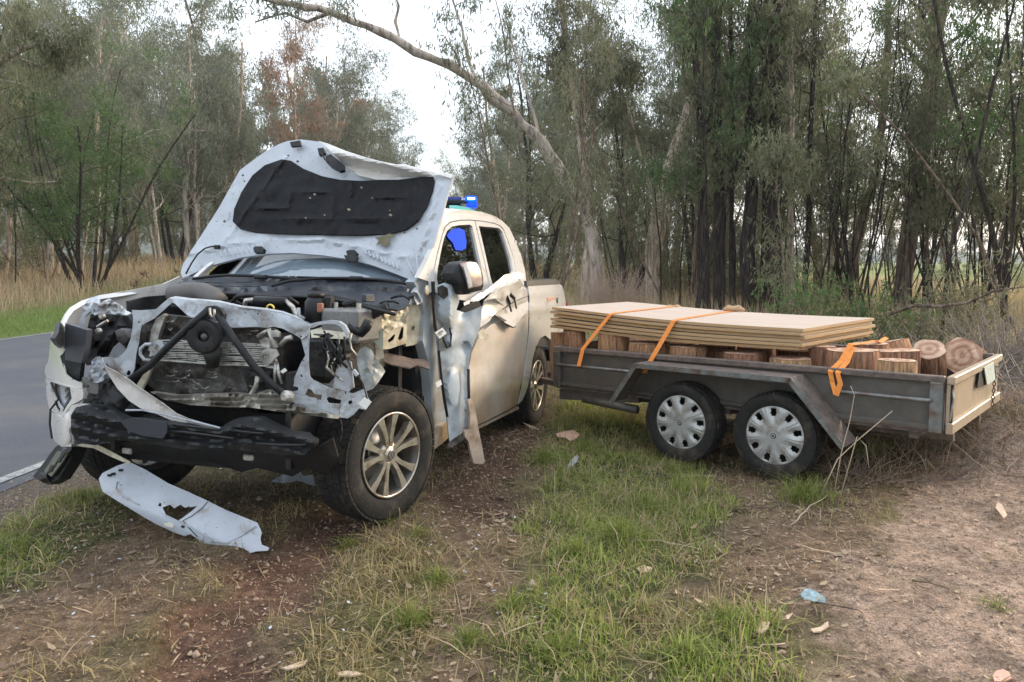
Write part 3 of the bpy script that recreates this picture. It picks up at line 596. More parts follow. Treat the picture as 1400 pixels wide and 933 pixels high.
def TX_(px, depth): return (px - 700) / FOC * depth * 1.0
def gzz(x, y): return float(np.atleast_1d(gz(x, y))[0])
def custom(seed, name, label, paths, bk, lf=None, count=0, nb=8, start=.4, bl=2.5, leafr=.5, ln=.15, wd=.03, droop=.9, up=.3, group=None, extra=(), cat='tree'):
    """paths: list of (px points, depth, r0, r1, depth drift)"""
    T = Tree(seed); p0, d0 = paths[0][0][0], paths[0][1]; x0 = TX_(p0[0], d0); base = np.array([x0, d0, gzz(x0, d0) - .1])
    for k, (pp, dep, r0, r1, dr) in enumerate(paths):
        P = []
        for i, (a, b) in enumerate(pp):
            w = W(a, b, dep + dr * i / max(1, len(pp) - 1)); P.append(np.array(w) - base)
        if k == 0: P[0] = np.array([0, 0, 0.])
        Q = [P[0]]
        for i in range(len(P) - 1):
            for j in (1, 2, 3): 
                q = P[i] + (P[i + 1] - P[i]) * j / 3; q = q + (T.r.normal(0, r0 * .12, 3) if j < 3 else 0); Q.append(q)
        T.grow(np.array(Q), r0, r1, nb if k == 0 else max(2, nb // 2), start if k == 0 else .3, bl, 0, leafr, 1, up)
    return T.finish(name, bk, lf, count, ln, wd, droop, loc=tuple(base), label=label, cat=cat, group=group)
# the great leaning gum over the road, and its broken-topped neighbour
custom(101, 'leaning_gum', 'tall pale gum leaning left over the road with mottled peeling bark', [
    ([(822, 405), (812, 330), (790, 272), (762, 228), (728, 182), (690, 145), (645, 108), (600, 84), (555, 63), (500, 35), (450, 16), (400, 6), (340, -4)], 22, .21, .055, -5),
    ([(652, 112), (640, 82), (632, 40), (622, 10), (612, -20)], 19.8, .05, .02, 0), ([(548, 58), (540, 30), (545, 8), (536, -15)], 19, .05, .02, 0), ([(740, 195), (728, 150), (712, 100), (700, 60), (690, 20)], 20.5, .045, .02, 0),
    ([(450, 18), (420, 30), (390, 18), (350, 30)], 18, .05, .02, 0)], bark_gum, leaf_grey, 2400, nb=5, start=.5, bl=1.7, leafr=.42)
custom(102, 'stag_gum', 'upright gum with a grey and cream trunk just right of the leaning gum', [([(800, 405), (806, 330), (804, 250), (792, 180), (784, 120), (772, 50), (765, -30)], 24, .19, .10, 0), ([(792, 180), (805, 150), (808, 137)], 24, .05, .02, 0)], bark_pale, leaf_olive, 9000, nb=12, start=.45, bl=2.6)
custom(103, 'curved_gum', 'stout pale gum curving up to the right behind the trailer', [([(893, 420), (893, 350), (900, 290), (915, 225), (940, 160), (955, 90), (960, 10), (965, -50)], 24, .27, .13, 0), ([(900, 290), (880, 230), (862, 160), (840, 100)], 24, .06, .03, 0)], bark_pale, leaf_olive, 12000, nb=12, start=.5, bl=2.8)
DK = [(968, 430, 950, .15), (984, 432, 978, .22), (1004, 430, 1000, .13), (1024, 434, 1028, .26), (1044, 430, 1048, .17), (1060, 434, 1064, .27), (1082, 430, 1080, .17), (1099, 428, 1114, .12)]
DL = ['leftmost dark trunk of the close clump behind the plywood', 'second dark trunk from the left in the close clump', 'slim dark trunk between two thick ones in the clump', 'thick charred trunk near the middle of the clump', 'dark trunk with a pale scar in the middle of the clump', 'thickest brown black trunk in the right half of the clump', 'trunk of the clump with a long strip of bare pale wood', 'slim rightmost trunk of the dark clump leaning slightly right']
for k, (a, b, c, r) in enumerate(DK):
    custom(110 + k, 'dark_gum', DL[k], [([(a, b), (a + (c - a) * .3 + 3 * math.sin(k * 2.1), 300), (a + (c - a) * .6, 180), (c, 60), (c + (c - a) * .3, -40)], 18.5 + (k * 37 % 5) * .5, r * .72, r * .42, 0)], bark_pale if k == 6 else bark_dark, leaf_olive, 3800, nb=11, start=.3, bl=1.7, leafr=.45, group='trunks of the dark clump')
custom(130, 'red_gum', 'thick reddish brown gum leaning right in the bright gap on the right', [([(1232, 430), (1238, 360), (1246, 290), (1262, 200), (1274, 110), (1285, 20), (1290, -50)], 22, .26, .16, 0), ([(1250, 280), (1285, 250), (1310, 225), (1330, 190)], 22, .07, .03, 0)], bark_brown, leaf_olive, 7000, nb=12, start=.6, bl=2.8)
custom(131, 'forked_gum', 'grey gum with a fork leaning right beyond the dark clump', [([(1160, 430), (1165, 360), (1180, 300), (1196, 240), (1205, 170), (1212, 90), (1215, -20)], 25, .16, .10, 0), ([(1165, 360), (1140, 320), (1128, 260), (1120, 180)], 25, .05, .03, 0)], bark_brown, leaf_olive, 6000, nb=11, start=.55, bl=2.6)
custom(132, 'bowed_sapling', 'bare thin trunk bowing across the right edge of the wood', [([(1400, 425), (1340, 330), (1300, 270), (1240, 190), (1180, 130), (1120, 95)], 14, .035, .012, 0)], bark_brown, leaf_olive, 500, nb=4, start=.5, bl=.9, leafr=.25)
custom(133, 'bowed_sapling', 'thin dark trunk rising left to right beside the thick reddish gum', [([(1290, 420), (1300, 340), (1330, 240), (1350, 150), (1372, 60), (1395, -30)], 14, .04, .02, 0)], bark_dark, leaf_olive, 1500, nb=5, start=.5, bl=1.3, leafr=.32)
custom(134, 'green_sapling', 'young light green gum with hanging leaves before the dark clump', [([(1075, 440), (1072, 380), (1068, 320), (1062, 260), (1058, 215)], 16, .03, .012, 0)], bark_brown, leaf_olive, 2600, nb=12, start=.15, bl=1.3, leafr=.42, ln=.14, wd=.028)
custom(135, 'edge_gum', 'pale limb reaching in at the left edge of the picture', [([(-60, 380), (-70, 260), (-60, 160), (-20, 110), (15, 75), (50, 62), (90, 64)], 16, .15, .03, 0)], bark_pale, leaf_olive, 3500, nb=8, start=.55, bl=1.6)
USED = set()
def spot(px):
    for a, t in ((-20, 'beyond the left edge'), (40, 'at the left edge'), (100, 'left of the bushy wattle'), (150, 'just behind the bushy wattle'), (200, 'right of the bushy wattle'), (250, 'left of the raised bonnet'), (300, 'over the left foot of the bonnet'), (350, 'above the left corner of the bonnet'), (400, 'over the bonnet peak'), (450, 'right of the bonnet peak'), (500, 'over the middle of the bonnet'), (560, 'above the right of the bonnet'), (630, 'in the sky gap by the beacon'), (700, 'above the cab roof'), (760, 'left of the leaning gum foot'), (830, 'behind the leaning gum'), (880, 'between leaning gum and curved gum'), (930, 'behind the curved gum'), (965, 'left of the dark clump'), (1010, 'behind the left of the dark clump'), (1060, 'behind the middle of the dark clump'), (1110, 'behind the right of the dark clump'), (1150, 'just right of the dark clump'), (1200, 'beside the forked gum'), (1240, 'left of the reddish gum'), (1280, 'at the reddish gum'), (1320, 'right of the reddish gum'), (1365, 'above the tailgate'), (1400, 'at the right edge'), (9999, 'beyond the right edge')):
        if px <= a: return t
def lbl(key, px, d, sc):
    look = dict(gum_a='single stemmed mottled gum', gum_b='pale twin stemmed gum', gum_c='tall brown stemmed gum', gum_d='dark three stemmed gum', rust='rusty leaved gum', sap_a='brown clustered sapling', sap_b='dark slim sapling', sap_c='low bunched sapling', far='hazy far tree', under='low leafy thicket', broad='broad grey crowned gum', pole='thin bare poled sapling')[key]
    for w in (('near', 'nearer', 'foremost') if d < 24 else ('mid distance', 'middle', 'second row') if d < 45 else ('distant', 'farther', 'rearmost')):
        for z in ('', ' and slightly taller', ' and slightly shorter', ' and leaning a little'):
            t = f'{w} {look}{z} {spot(px)}'
            if t not in USED: USED.add(t); return t
    return t
G1, G2, G3, G4 = 'gums of the wood left of the road', 'gums of the wood on the right', 'thin saplings in the wood on the right', 'far trees along the road'
r_ = np.random.default_rng(5)
plant_tree('bush', 'bushy_wattle', TX_(122, 27), 27, .4, 1.0, 'dense green many stemmed tree standing in the dry grass left of the truck')
for k, (px, d, key, sc) in enumerate([(8, 26, 'sap_b', 1), (-30, 23, 'gum_d', .9), (48, 29, 'sap_a', 1), (78, 33, 'sap_c', 1.1), (30, 36, 'gum_a', 1.0), (160, 40, 'gum_d', 1.1), (205, 46, 'gum_b', 1.15), (238, 42, 'gum_d', 1.0), (270, 50, 'gum_a', 1.25), (305, 44, 'gum_b', 1.1), (325, 55, 'gum_c', 1.3), (352, 48, 'gum_a', 1.05), (-60, 34, 'gum_b', 1.1), (-100, 22, 'gum_a', .9), (420, 60, 'gum_b', 1.15), (60, 52, 'gum_b', 1.3), (140, 60, 'gum_c', 1.4), (290, 70, 'gum_d', 1.7)]):
    plant_tree(key, 'gum_tree' if key[:3] == 'gum' else 'sapling', TX_(px, d), d, r_.random() * 6, sc, lbl(key, px, d, sc), G1)
plant_tree('rust', 'rusty_gum', TX_(400, 40), 40, 1.1, 1.05, 'gum with rusty brown dying foliage above the raised bonnet')
plant_tree('rust', 'rusty_gum', TX_(462, 56), 56, 2.6, 1.15, 'second rusty leaved gum, farther off beside the sky gap')
for k, (px, d, sc) in enumerate([(450, 72, 1.25), (495, 84, 1.2), (530, 92, 1.05), (562, 104, .95), (425, 95, 1.5), (475, 110, 1.5), (585, 130, .85), (380, 90, 1.5), (610, 150, .8), (640, 120, .85), (668, 100, 1.0), (700, 84, 1.15), (735, 72, 1.25), (775, 66, 1.4), (655, 140, 1.2), (820, 76, 1.5), (620, 190, 1.1), (590, 185, 1.1), (560, 160, 1.1), (300, 105, 1.5), (230, 120, 1.1), (130, 110, 1.3), (60, 100, 1.3), (180, 150, .8), (0, 90, 1.3), (258, 105, 1.2), (1120, 110, .62), (1165, 125, .7), (1210, 118, .6), (1250, 130, .66), (1290, 115, .55), (1330, 125, .62), (1375, 112, .58), (1420, 120, .66), (1060, 120, .7)]):
    plant_tree('far', 'far_tree', TX_(px, d), d, r_.random() * 6, sc, lbl('far', px, d, sc), G4)
for k, (px, d, key, sc) in enumerate([(735, 34, 'gum_d', 1), (700, 46, 'gum_b', 1.0), (860, 28, 'gum_d', .9), (915, 32, 'gum_b', 1), (945, 26, 'gum_d', .85), (985, 30, 'gum_c', 1.0), (1025, 34, 'gum_a', 1.1), (1070, 27, 'gum_d', .9), (1118, 30, 'gum_c', 1), (1445, 19, 'gum_d', .8), (1500, 24, 'gum_c', .9), (790, 50, 'gum_c', 1.3), (970, 58, 'gum_d', 1.7)]):
    plant_tree(key, 'gum_tree', TX_(px, d), d, r_.random() * 6, sc, lbl(key, px, d, sc), G2)
for k in [0, 1, 2, 4, 6, 8, 10, 12, 14, 15, 17, 19, 21, 22, 23, 24, 26, 28, 33]:
    px = [930, 950, 1112, 1122, 1135, 1150, 1172, 1188, 1203, 1218, 1256, 1270, 1283, 1298, 1312, 1325, 1338, 1352, 1366, 1380, 1394, 1410, 1428, 855, 740, 1145, 1210, 1305, 1360, 1388, 1180, 1262, 1330, 1450][k]; d = 15.5 + r_.random() * 11
    plant_tree(['sap_a', 'sap_b', 'sap_c'][k % 3], 'sapling', TX_(px, d), d, r_.random() * 6, .8 + .4 * r_.random(), lbl(['sap_a', 'sap_b', 'sap_c'][k % 3], px, d, 1), G3, cat='sapling')
G5 = 'thickets under the gums'
for px, d, sc in [(15, 30, .9), (70, 38, 1.0), (170, 36, .8), (255, 48, 1.2), (330, 50, 1.2), (410, 56, 1.3), (725, 34, 1.0), (790, 40, 1.1), (835, 30, 1.0), (865, 36, 1.2), (910, 30, 1.1), (935, 26, .9), (1000, 28, 1.1), (1040, 27, 1.0), (1115, 27, .9), (880, 46, 1.5), (990, 44, 1.5), (705, 56, 1.4)]:
    plant_tree('under', 'thicket', TX_(px, d), d, r_.random() * 6, sc, lbl('under', px, d, sc), G5, cat='thicket')
for px, d, sc in [(60, 42, 1.1), (190, 50, 1.2), (345, 46, 1.0), (440, 58, 1.15), (900, 38, 1.1), (1010, 40, 1.1), (85, 33, .95), (215, 37, .95), (275, 40, 1.0), (-10, 30, .9), (1150, 34, .85), (482, 50, .85), (532, 66, .95), (440, 44, .9), (690, 64, 1.0), (640, 90, .95), (110, 30, .95)]:
    plant_tree('broad', 'gum_tree', TX_(px, d), d, r_.random() * 6, sc, lbl('broad', px, d, sc), G1 if px < 600 else G2)
for k, (x, y, key, sc) in enumerate([(7, -6, 'gum_a', 1), (11, -2, 'gum_d', 1), (10, -12, 'broad', 1), (16, 4, 'gum_c', .9), (5, -14, 'gum_b', 1), (15, -9, 'gum_d', 1.1), (-13, -4, 'gum_c', 1.1), (-15, -13, 'broad', 1), (-14, 6, 'gum_d', 1), (0, -22, 'gum_a', 1.1), (19, 9, 'gum_a', .9), (9, -20, 'broad', 1.1)]):
    plant_tree(key, 'gum_tree', x, y, r_.random() * 6, sc, 'gum of the wood standing on the verge behind the photographer', 'gums behind the photographer')
for px, d in [(1115, 20), (1140, 24), (1165, 19), (1192, 26), (1218, 21), (1255, 25), (1288, 20), (1306, 26), (1330, 22), (1352, 18), (1378, 24), (1398, 20), (1205, 31), (1320, 32), (1268, 33), (1365, 30), (940, 22), (915, 27)]:
    plant_tree('pole', 'sapling', TX_(px, d), d, r_.random() * 6, .8 + .4 * r_.random(), lbl('pole', px, d, 1), G3, cat='sapling')
for px, d, sc in [(1150, 44, .55), (1235, 46, .5), (1300, 42, .5), (1375, 40, .55)]:
    plant_tree('under', 'thicket', TX_(px, d), d, r_.random() * 6, sc, lbl('under', px, d, sc), G5, cat='thicket')
# low leafy shrubs behind the tailgate, grey twiggy bush behind the tub
def shrub(seed, name, label, px, d, h, w, stems, lf, count, bk=bark_brown, ln=.09, wd=.02, twigs=True):
    T = Tree(seed); x = TX_(px, d)
    for k in range(stems):
        a = T.r.random() * 6.283; q = T.r.random() ** .5; P = T.path((0.12 * math.cos(a), .12 * math.sin(a), -.05), (math.cos(a) * w / h * q, math.sin(a) * w / h * q, 1), h * T.r.uniform(.6, 1), 6, .12)
        T.tube(P, np.linspace(.010, .003, len(P)), 3)
        for j in range(2, 7): T.A.append(np.append(P[j], .13))
        for _ in range(3): 
            j = T.r.integers(1, 6); Q = T.path(P[j], T.r.normal(0, .6, 3) + np.array([0, 0, .7]), h * .35, 3, .2); T.tube(Q, np.linspace(.005, .0015, len(Q)), 3); T.A.append(np.append(Q[-1], .12))
    return T.finish(name, bk, lf, count, ln, wd, .1, loc=(x, d, gzz(x, d)), label=label, cat='shrub')
shrub(201, 'leafy_shrub', 'low green leafy shrub behind the rear end of the plywood', 1185, 11.5, 1.25, .9, 22, leaf_green, 2600)
shrub(202, 'leafy_shrub', 'loose olive shrub just right of the leafy shrub behind the tailgate', 1260, 12.5, 1.0, .8, 16, leaf_olive, 1400)
twigm = mat('grey_twig', (.24, .20, .17), .9, var=.3)
shrub(205, 'leafy_shrub', 'straggly green shrub at the far right of the wood edge', 1330, 13, 1.6, 1.0, 20, leaf_olive, 2200)
shrub(206, 'leafy_shrub', 'thin green shrub in front of the dark clump', 1095, 13, 1.3, .6, 12, leaf_green, 1400)
shrub(203, 'twiggy_bush', 'pale straw brown twiggy bush behind the front of the trailer', 840, 20.5, 1.7, 1.8, 130, None, 0, mat('mauve_twig', (.50, .38, .31), .9, var=.2))
shrub(204, 'twiggy_bush', 'brown twiggy bush at the far right behind the tailgate', 1372, 10, 1.15, .9, 60, None, 0, twigm)
def brush(n, box, label, L0, r0, zs):
    T = Tree(77)
    for _ in range(n):
        x = T.r.uniform(box[0], box[1]); y = T.r.uniform(box[2], box[3]); a = T.r.random() * 3.14; P = T.path((x, y, gzz(x, y) + T.r.uniform(0, zs)), (math.cos(a), math.sin(a), T.r.normal(0, .25)), L0 * T.r.uniform(.4, 1.5), 4, .2); P[:, 2] = np.maximum(P[:, 2], np.atleast_1d(gz(P[:, 0], P[:, 1])) + .01)
        T.tube(P, np.linspace(r0, r0 * .3, 5) * T.r.uniform(.4, 1.3), 3)
    o = mesh('brushwood', np.vstack(T.V), np.vstack(T.F), twigm, None, True); tag(o, label, kind='stuff')
brush(1500, (2.9, 7.8, 6.4, 11.5), 'heap of dead sticks and brushwood behind the tailgate', .8, .008, .25)
brush(900, (2.2, 5.4, 4.8, 6.9), 'dead grass and sticks dragged under the trailer tail', .35, .004, .08)
for k, (a, b, r, lb) in enumerate([((1215, 430, 11), (1400, 395, 10), .03, 'long grey fallen limb slanting across the brushwood'), ((1330, 480, 8.5), (1420, 560, 8), .025, 'short dead branch lying near the right edge'), ((1230, 620, 5.6), (1400, 560, 7), .012, 'thin stick lying beyond the tailgate shadow')]):
    P = [W(*a), W(*b)]; m_ = [P[0].lerp(P[1], t) + Vector((0, 0, .06 * math.sin(t * 9 + k))) for t in (0, .2, .4, .6, .8, 1)]
    o = B().tube(m_, [r, r * .95, r * .85, r * .7, r * .55, r * .3], 6).build('fallen_branch', bark_brown, None, True); tag(o, lb, 'branch')
# hills and far paddock trees
hm = mat('hill_scrub', (.10, .13, .10), .95, var=.3, scale=.03)
V = []; F = []; K = 90
for k in range(K):
    a = R(-75 + 150 * k / (K - 1)); hgt = 62 * (.35 + .9 * float(fbm(k * .11, 2.2, 5))) * (1.35 if a < -.25 else .45 if a < .15 else .25)
    for q, (rr, hh) in enumerate([(560, -3), (640, .35), (700, .8), (760, 1), (900, -.1)]): V.append((math.sin(a) * rr, math.cos(a) * rr, hgt * hh))
for k in range(K - 1):
    for q in range(4): F.append((k * 5 + q, (k + 1) * 5 + q, (k + 1) * 5 + q + 1, k * 5 + q + 1))
tag(mesh('hills', V, F, hm, None, True), 'low wooded hills far beyond the trees', kind='structure')

# ------------------------------------------------------------ the wrecked pickup
def rotM(yaw, pit, rol):
    cy, sy, cp, sp, cr, sr = math.cos(yaw), math.sin(yaw), math.cos(pit), math.sin(pit), math.cos(rol), math.sin(rol)
    return Matrix(((cy, -sy, 0), (sy, cy, 0), (0, 0, 1))) @ Matrix(((cp, 0, -sp), (0, 1, 0), (sp, 0, cp))) @ Matrix(((1, 0, 0), (0, cr, -sr), (0, sr, cr)))
TM = Matrix.Translation((-1.55, 4.448, .0435)) @ rotM(R(-106.98), .0336, -.0174).to_4x4()      # X forward, Y to the truck's left, Z up
truck = empty('pickup_truck', TM); tag(truck, 'wrecked white dual cab pickup with its front torn off and crumpled bonnet raised', 'pickup truck')
def tp(px, py, n, c): return local(TM, px, py, n, c)
def ts(name, outline, n, c, m, parent=truck, **k): return sheet(name, parent, TM, outline, n, c, m, **k)
def lab(o, l): o['label'] = l; return o
XA, YA, ZA = (1, 0, 0), (0, 1, 0), (0, 0, 1)
FR = (1, .14, 0)      # the pushed-back front, farther back on the truck's left
def dome(cx, cy, rx, ry, h): return lambda x, y: h * max(0, 1 - ((x - cx) / rx) ** 2 - ((y - cy) / ry) ** 2) ** .5
def sideprof(L): z = L.z; return -.25 * max(0, .5 - z) - .40 * max(0, z - 1.27) + .018 * math.exp(-((z - 1.12) / .05) ** 2) - .05 * max(0, -L.x - 3.6)
dark = mat('engine_bay_black', (.012, .012, .014), .6, var=.4, scale=15, dirt=(.05, .045, .04), dirt_amt=.2)

# wheels ------------------------------------------------
def tyre(rad, rim, wid, name, parent, mt, blocks=54):
    b = B(); h = wid / 2; sw = (rad - rim)
    prof = [(rim, -h * .72), (rim + sw * .12, -h * .88), (rim + sw * .45, -h), (rim + sw * .78, -h * .95), (rad - .012, -h * .80), (rad - .008, -h * .5), (rad - .008, h * .5), (rad - .012, h * .80), (rim + sw * .84, h * .93), (rim + sw * .80, h * .965), (rim + sw * .45, h), (rim + sw * .15, h * .90), (rim + sw * .10, h * .86), (rim, h * .72)]
    b.lathe(prof, 56, close=True); o = b.build(name, mt, parent, True); o.data.set_sharp_from_angle(angle=R(40))
    tb = B()
    for k in range(blocks):
        a = 2 * math.pi * k / blocks
        for j, yy in enumerate((-.78, -.40, 0, .40, .78)):
            a2 = a + (.5 if j % 2 else 0) * 2 * math.pi / blocks; M = Matrix.Rotation(-a2, 3, 'Y'); L = 2 * math.pi * rad / blocks * .84
            rr = rad - (.005 if abs(yy) < .7 else .012); c = Vector((rr * math.cos(a2), h * yy, rr * math.sin(a2)))
            tb.box(c, (.012, wid * .18, L), M)
    tb.build('tread', mt, o); return o
def alloy_wheel(name, loc, parent, steer=0, side=1, deg=0):
    e = B(); w = empty(name); w.parent = parent; w.location = loc; w.rotation_euler = (0, R(deg), steer + (0 if side > 0 else math.pi))
    tyre(.382, .238, .255, 'tyre', w, rubber)
    b = B(); b.lathe([(.242, .105), (.246, .112), (.236, .116), (.226, .108), (.222, .06), (.212, -.02), (.215, -.10), (.236, -.11)], 48); b.build('rim', alloyd, w, True)
    b = B(); b.lathe([(.2405, .113), (.2435, .117), (.238, .1195), (.2315, .1155)], 56); b.build('rim_edge', alloy, w, True)
    for k in range(5):
        for s in (-1, 1):
            a0 = 2 * math.pi * k / 5 + .3; V = []
            a1 = a0 + s * .10; a2 = a0 + s * .335
            pts = [(.045, a0 + s * .30, .100, .014), (.10, a0 + s * .20, .104, .013), (.165, a0 + s * .235, .109, .0165), (.234, a0 + s * .275, .113, .026)]
            V = []; F = []
            for (r, a, y, hw) in pts:
                c = Vector((r * math.cos(a), y, r * math.sin(a))); t = Vector((-math.sin(a), 0, math.cos(a)))
                V += [c - t * hw, c + t * hw, c + t * hw * .8 + Vector((0, -.045, 0)), c - t * hw * .8 + Vector((0, -.045, 0))]
            for i_ in range(3):
                for q in range(4): F.append((i_ * 4 + q, i_ * 4 + (q + 1) % 4, i_ * 4 + 4 + (q + 1) % 4, i_ * 4 + 4 + q))
            F += [(0, 1, 2, 3), (12, 13, 14, 15)]; B().add(V, F).build('spoke', alloy, w)
    b = B(); b.lathe([(0, .106), (.03, .106), (.034, .10), (.062, .098), (.075, .085), (.075, .04)], 28); b.build('hub', alloy, w, True)
    cap_ = B().lathe([(0, .112), (.024, .112), (.028, .109), (.029, .104)], 24).build('centre_cap', alloyd, w, True)
    emb = B(); emb.lathe([(.0235, .1125), (.0255, .1145), (.0235, .1145), (.0215, .1145), (.0215, .1125)], 24)
    def st(p, q): emb.tube([(p[0], .1135, p[1]), (q[0], .1135, q[1])], .0022, 4)
    st((-.010, .018), (0, .002)); st((.010, .018), (0, .002)); st((-.019, .008), (-.009, -.016)); st((-.009, -.016), (0, -.001)); st((0, -.001), (.009, -.016)); st((.009, -.016), (.019, .008))
    emb.build('emblem', steel, w)
    for k in range(5): a = 2 * math.pi * (k + .5) / 5 + .3; B().lathe([(0, .098), (.009, .098), (.010, .088)], 8, Matrix.Translation((.052 * math.cos(a), 0, .052 * math.sin(a)))).build('wheel_nut', matt, w)
    b = B(); b.lathe([(.0, -.01), (.155, -.01), (.155, .01), (0, .012)], 36); b.build('brake_disc', steel, w, True)
    B().box((.135, .0, .03), (.07, .08, .15), None, .012).build('brake_caliper', matt, w)
    return w
alloy_wheel('wheel', (-.02, .80, .373), truck, R(-15), 1, 8); alloy_wheel('wheel', (0, -.80, .373), truck, R(-15), -1, 40)
alloy_wheel('wheel', (-3.095, .80, .380), truck, 0, 1, 25); alloy_wheel('wheel', (-3.095, -.80, .380), truck, 0, -1, 70)
# chassis and floor
b = B()
for s in (-1, 1): b.box((-1.95, s * .45, .48), (4.6, .09, .14), None, .01)
for x in (.3, -.55, -1.6, -2.6, -3.6, -4.15): b.box((x, 0, .48), (.09, .9, .09))
b.tube([(-3.095, -.75, .38), (-3.095, -.14, .38), (-3.095, 0, .38), (-3.095, .14, .38), (-3.095, .75, .38)], [.045, .045, .13, .045, .045], 10); b.tube([(0, -.72, .37), (0, .72, .37)], .035, 8)
b.build('chassis', matt, truck)
B().box((-1.75, 0, .58), (2.4, 1.62, .05)).box((-.62, 0, .80), (.05, 1.50, .5)).box((-2.93, 0, .95), (.05, 1.6, .75)).build('floor_pan', dark, truck)
for s in (-1, 1):
    B().box((.0, s * .56, .62), (1.0, .03, .50)).build('inner_arch', dark, truck)
# tub
b = B(); b.box((-3.66, 0, .82), (1.42, 1.45, .04)); b.box((-2.98, 0, 1.05), (.04, 1.45, .46)); 
for s in (-1, 1): b.box((-3.66, s * .74, 1.05), (1.42, .04, .46)); b.box((-3.10, s * .66, .86), (.95, .22, .22), None, .03)
b.build('tub', black, truck)
B().box((-4.30, 0, 1.03), (.06, 1.55, .48), None, .02).build('tailgate', paint, truck)
for s in (-1, 1): B().box((-4.30, s * .85, .98), (.05, .12, .34), None, .015).build('tail_lamp', flat('lamp_red%d' % s, (.35, .02, .02), .25), truck)
B().box((-4.42, 0, .56), (.12, 1.7, .16), None, .03).build('rear_bumper', black, truck)

# side panels (traced along the body side, the tub and doors mirrored onto the far side)
cabring = [(605, 294), (620, 291.5), (637, 291.5), (658, 294.5), (676, 298.5), (688.5, 304), (696.5, 312), (703.5, 327), (712, 348), (718, 370), (720, 388), (723.5, 404), (721, 404), (706, 372), (702.7, 352), (696, 332), (688.5, 313), (683.4, 308), (675.7, 304.8), (660, 302), (642, 300.3), (627, 301), (615, 303.5), (607.6, 310.6), (603.7, 323), (597, 348), (592, 372), (591, 386), (589, 386), (572, 380), (585, 355), (594, 335), (601, 310)]
GN = (0, 1, .0)
ts('cab_side', cabring, YA, .93, paint, prof=sideprof, thick=.03, step=5)
ts('cab_side', [q for q in cabring if q not in ((592, 372), (591, 386), (589, 386), (572, 380), (585, 355))], YA, .93, paint, prof=sideprof, thick=.03, step=8, mirror=True)
fdr = [(592.5, 386), (593.5, 372), (598.5, 348), (605, 323), (608.8, 311.6), (616, 304.8), (628, 302.5), (642, 301.8), (648.6, 302.3), (655, 330), (662, 360), (668, 388), (667, 404), (640, 412), (615, 408), (594, 400)]
fdw = [(597.3, 382.5), (598.6, 367), (602.4, 346.6), (607, 326), (611.4, 315.7), (617.8, 310), (628, 308), (642.3, 307.4), (645.5, 309.3), (650, 327.3), (653.8, 345.3), (657.7, 362), (660.5, 378.7), (661, 390), (655, 398), (642, 403), (627, 403.4), (612, 397), (600, 392)]
rdr = [(650, 302.5), (660, 303.2), (675, 306), (682.4, 309), (687.5, 314), (695, 333), (701.7, 353), (704.8, 372), (712, 392), (716, 404), (690, 408), (671, 404), (669.5, 388), (663.5, 360), (656.5, 330)]
rdw = [(654.5, 309.3), (675.7, 311.2), (683.4, 312.5), (687.3, 318.3), (693.7, 337.6), (698.8, 354.3), (702, 371), (698.8, 378), (683.4, 386), (674, 390), (670.5, 378.7), (668, 367), (662.8, 344), (659, 327)]
ts('door_frame', fdr, YA, .925, paint, holes=[fdw], prof=sideprof, thick=.035, step=5); ts('door_frame', rdr, YA, .925, paint, holes=[rdw], prof=sideprof, thick=.035, step=5)
ts('door_frame', fdr, YA, .925, paint, holes=[fdw], prof=sideprof, thick=.035, step=9, mirror=True); ts('door_frame', rdr, YA, .925, paint, holes=[rdw], prof=sideprof, thick=.035, step=9, mirror=True)
for mi in (False, True):
    ts('side_window', fdw, YA, .905, glassm, prof=sideprof, thick=.004, step=14, mirror=mi); ts('side_window', rdw, YA, .905, glassm, prof=sideprof, thick=.004, step=14, mirror=mi)
# roof skin
cant = [(-.98, 1.71), (-1.15, 1.79), (-1.4, 1.865), (-1.7, 1.90), (-2.1, 1.925), (-2.45, 1.92), (-2.62, 1.895), (-2.76, 1.84)]
V = []; F = []; K = 9
for (x, z) in cant:
    yh = .93 - .40 * (z - 1.27) - .005
    for k in range(K): u = -1 + 2 * k / (K - 1); V.append((x - .04 * (1 - u * u) * (1 if x > -2 else -1) * -1, yh * u, z + .035 * (1 - u * u)))
for a in range(len(cant) - 1):
    for k in range(K - 1): F.append((a * K + k, a * K + k + 1, (a + 1) * K + k + 1, (a + 1) * K + k))
b = B().add(V, F); roof = b.build('roof', paint, truck, True); sm = roof.modifiers.new('s', 'SOLIDIFY'); sm.thickness = .03; sm.offset = -1
# back of cab
b = B(); b.box((-2.80, 0, 1.06), (.05, 1.7, .55), None, .01); b.box((-2.78, 0, 1.75), (.05, 1.3, .12)); 
for s in (-1, 1): b.box((-2.79, s * .70, 1.52), (.05, .12, .42))
b.build('cab_back', paint, truck); B().box((-2.79, 0, 1.52), (.006, 1.28, .42)).build('rear_window', glassm, truck)
